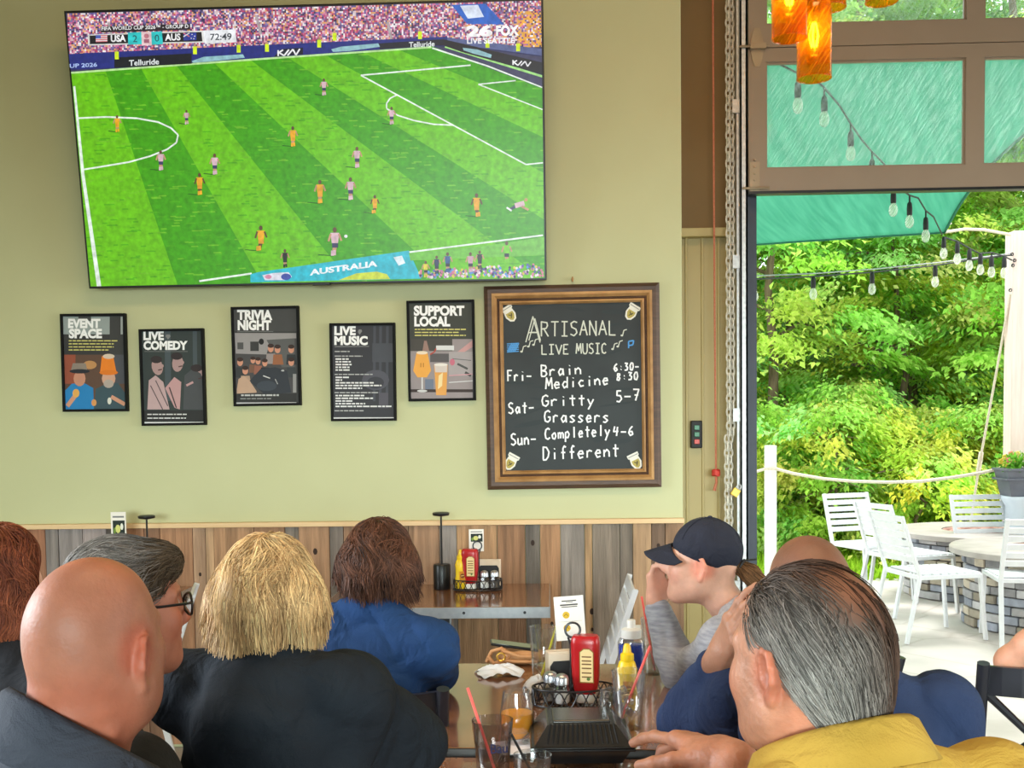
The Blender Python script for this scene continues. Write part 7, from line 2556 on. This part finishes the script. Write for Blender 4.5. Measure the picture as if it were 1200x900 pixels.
def ycol(P):
    l = to_local(cy_, P)
    g = np.clip((-l[:, 0] * 9 + .22 + (.02 - l[:, 2]) * 4.5), 0, 1)[:, None]      # grey at the temple and nape, dark on the crown
    sc = np.clip(1 - np.linalg.norm((l - np.array([.006, -.066, .092])) / np.array([.075, .075, .085]), axis=1), 0, 1)[:, None]
    base = np.array(rgb(78, 56, 44)[:3]) * (1 - g) + np.array(rgb(150, 146, 140)[:3]) * g
    return base, sc
bc, sc = ycol(V)
sc = np.clip(sc * 1.5, 0, .75)
hair = mesh_obj('hair', V, Q, m_hair, p_yl, vcol=bc * .75 * (1 - sc) + np.array(rgb(160, 104, 78)[:3]) * sc, smooth=True)
RHY = cy_['RH']
def yflow(P):
    l = to_local(cy_, P)
    d = np.stack([l[:, 0] * 3.0 + .12, -.55 - 0 * l[:, 0], -.30 - 4.5 * np.clip(.10 - l[:, 2], 0, .2)], 1)
    return d @ RHY.T
r = np.random.RandomState(6)
pick = V[r.randint(0, len(V), 7000)]
_, s_ = ycol(pick)
pick = pick[r.rand(len(pick)) > np.clip(s_[:, 0] * 2.2, 0, .88)][:5200]
strands('hair_strands', hair, H, pick, yflow, .055, 6, .0008, .0022, .14, colf=lambda P: ycol(P)[0] * 1.12, cvar=.65, lift=.003, seed=5)

# ---- arm and red shirt at the right edge
m_redsh = shirt_mat('red_tee', rgb(196, 40, 70), rgb(214, 56, 84))
eb = v3(W(1186, 776, 2.90))
sh = v3(W(1260, 806, 2.95)); hw = v3(W(1215, 735, 2.78)) + np.array([.10, 0, .05])
c = sh + np.array([.20, .03, .16]); nk = c + np.array([-.01, -.02, -.13])
p_rd, crd = build_person('person in a red shirt at the right edge, only a bent arm showing', c, 30, nk, (nk[0] + .02, nk[1] - .03, .56), 25, .17,
    rgb(220, 160, 132), m_redsh, L=(eb, hw, sh), lefth=dict(d=(.5, .1, .8), n=(1, 0, -.2), curl=(30, 40, 30)), sleeve=(-.35, -.35), vox=.005, sseed=18)
long_hair(crd, p_rd, .07, .08, .05, rgb(60, 40, 30), rgb(104, 72, 52), 1200, 9)

# ------------------------------------------------------------------ black ladder chairs under the diners
m_bchair = M('black_lacquer', rgb(28, 28, 34), rgb(38, 38, 46), scale=12, rough=.35, spec=.5)
def black_chair(label):
    root = thing('dining_chair', label, 'chair', (0, 0, 0))
    wd, dp, sh_ = .40, .40, .45
    m = m_bchair
    MB().prism([(-wd / 2, -dp / 2), (wd / 2, -dp / 2), (wd / 2 + .015, dp / 2), (-wd / 2 - .015, dp / 2)], .035, lambda u, v, q: (u, v, sh_ - .035 + q)).build('seat', m, root, bevel=.008)
    for s in (-1, 1):
        MB().bar((s * (wd / 2 - .01), dp / 2 - .03, sh_ - .03), (s * (wd / 2), dp / 2 - .01, 0), .034, .034).build('leg', m, root, bevel=.004)
        MB().bar((s * (wd / 2 - .02), -dp / 2 + .01, sh_), (s * (wd / 2 - .01), -dp / 2 - .06, 0), .034, .036).build('leg', m, root, bevel=.004)
        MB().tube([(s * (wd / 2 - .02), -dp / 2 + .01, sh_ - .02), (s * (wd / 2 - .018), -dp / 2 - .03, .64), (s * (wd / 2 - .02), -dp / 2 - .085, .86)], [.018, .017, .016], 10).build('back_post', m, root, smooth=True)
    def y(z): return -dp / 2 + .01 - (z - sh_) * .22
    b = MB()
    n = 8
    for z0, z1, e in ((.775, .850, 1),):
        pts = [(-wd / 2 + .02 + (wd - .04) * i / n) for i in range(n + 1)]
        for i in range(n):
            a0, a1 = pts[i], pts[i + 1]
            f = lambda x: y((z0 + z1) / 2) - .028 * (1 - (2 * x / (wd - .04)) ** 2)
            vs = [(a0, f(a0), z0), (a1, f(a1), z0), (a1, f(a1), z1), (a0, f(a0), z1), (a0, f(a0) + .016, z0), (a1, f(a1) + .016, z0), (a1, f(a1) + .016, z1), (a0, f(a0) + .016, z1)]
            b.put(vs, [(0, 1, 2, 3), (7, 6, 5, 4), (0, 4, 5, 1), (3, 2, 6, 7)])
    b.build('top_rail', m, root)
    b = MB()
    for s in (-1, 1):
        b.tube([(s * (wd / 2 - .03), y(.775), .778), (s * .05, y(.66) - .012, .66), (s * (wd / 2 - .03), y(.54), .54)], .012, 8)
    b.tube([(-.05, y(.66) - .012, .66), (.05, y(.66) - .012, .66)], .012, 8)
    b.build('back_lattice', m, root, smooth=True)
    b = MB()
    for s in (-1, 1): b.bar((s * (wd / 2 - .005), dp / 2 - .02, .2), (s * (wd / 2 - .012), -dp / 2 - .03, .2), .018, .024)
    b.bar((-wd / 2 + .01, -dp / 2 - .045, .14), (wd / 2 - .01, -dp / 2 - .045, .14), .018, .024)
    b.build('stretcher', m, root)
    return root
proto = None
def seat_for(ctx, pelvis, yaw, label, back=.06):
    global proto
    f = frame(yaw)[:, 1]
    x, y_ = pelvis[0] + f[0] * (.14 - back), pelvis[1] + f[1] * (.14 - back)
    if proto is None:
        proto = black_chair(label); o = proto
        o.location = (x, y_, 0); o.rotation_euler = (0, 0, fwd_rz(f[0], f[1]))
        return o
    return dup(proto, (x, y_, 0), fwd_rz(f[0], f[1]), label)
def pel(ctx): return ctx['at'](0, 0, 0)
seat_for(crd, v3(W(1178, 805, 2.74)) + np.array([.19, .20, 0]), 12, 'empty black wooden chair with open lattice back at the right edge', .0)
seat_for(crd, pel(crd), 25, 'black chair the person in the red shirt sits on')
seat_for(cbl_, pel(cbl_), 8, 'black chair the blonde woman in the hoodie sits on')
seat_for(cbw, pel(cbw) + np.array([.04, .0, 0]), -14, 'black chair behind the woman in blue, its post showing by the table')
seat_for(cb_, pel(cb_), 48, 'black chair the bald man sits on')
seat_for(cg, pel(cg), 50, 'black chair the grey-haired man with glasses sits on')
seat_for(cr_, pel(cr_), 12, 'black chair the auburn-haired woman sits on')
seat_for(cc_, pel(cc_), -62, 'black chair the person in the cap sits on')
seat_for(cn, pel(cn), -12, 'black chair the man in navy sits on')
seat_for(cy_, pel(cy_), -24, 'black chair the man in yellow sits on')
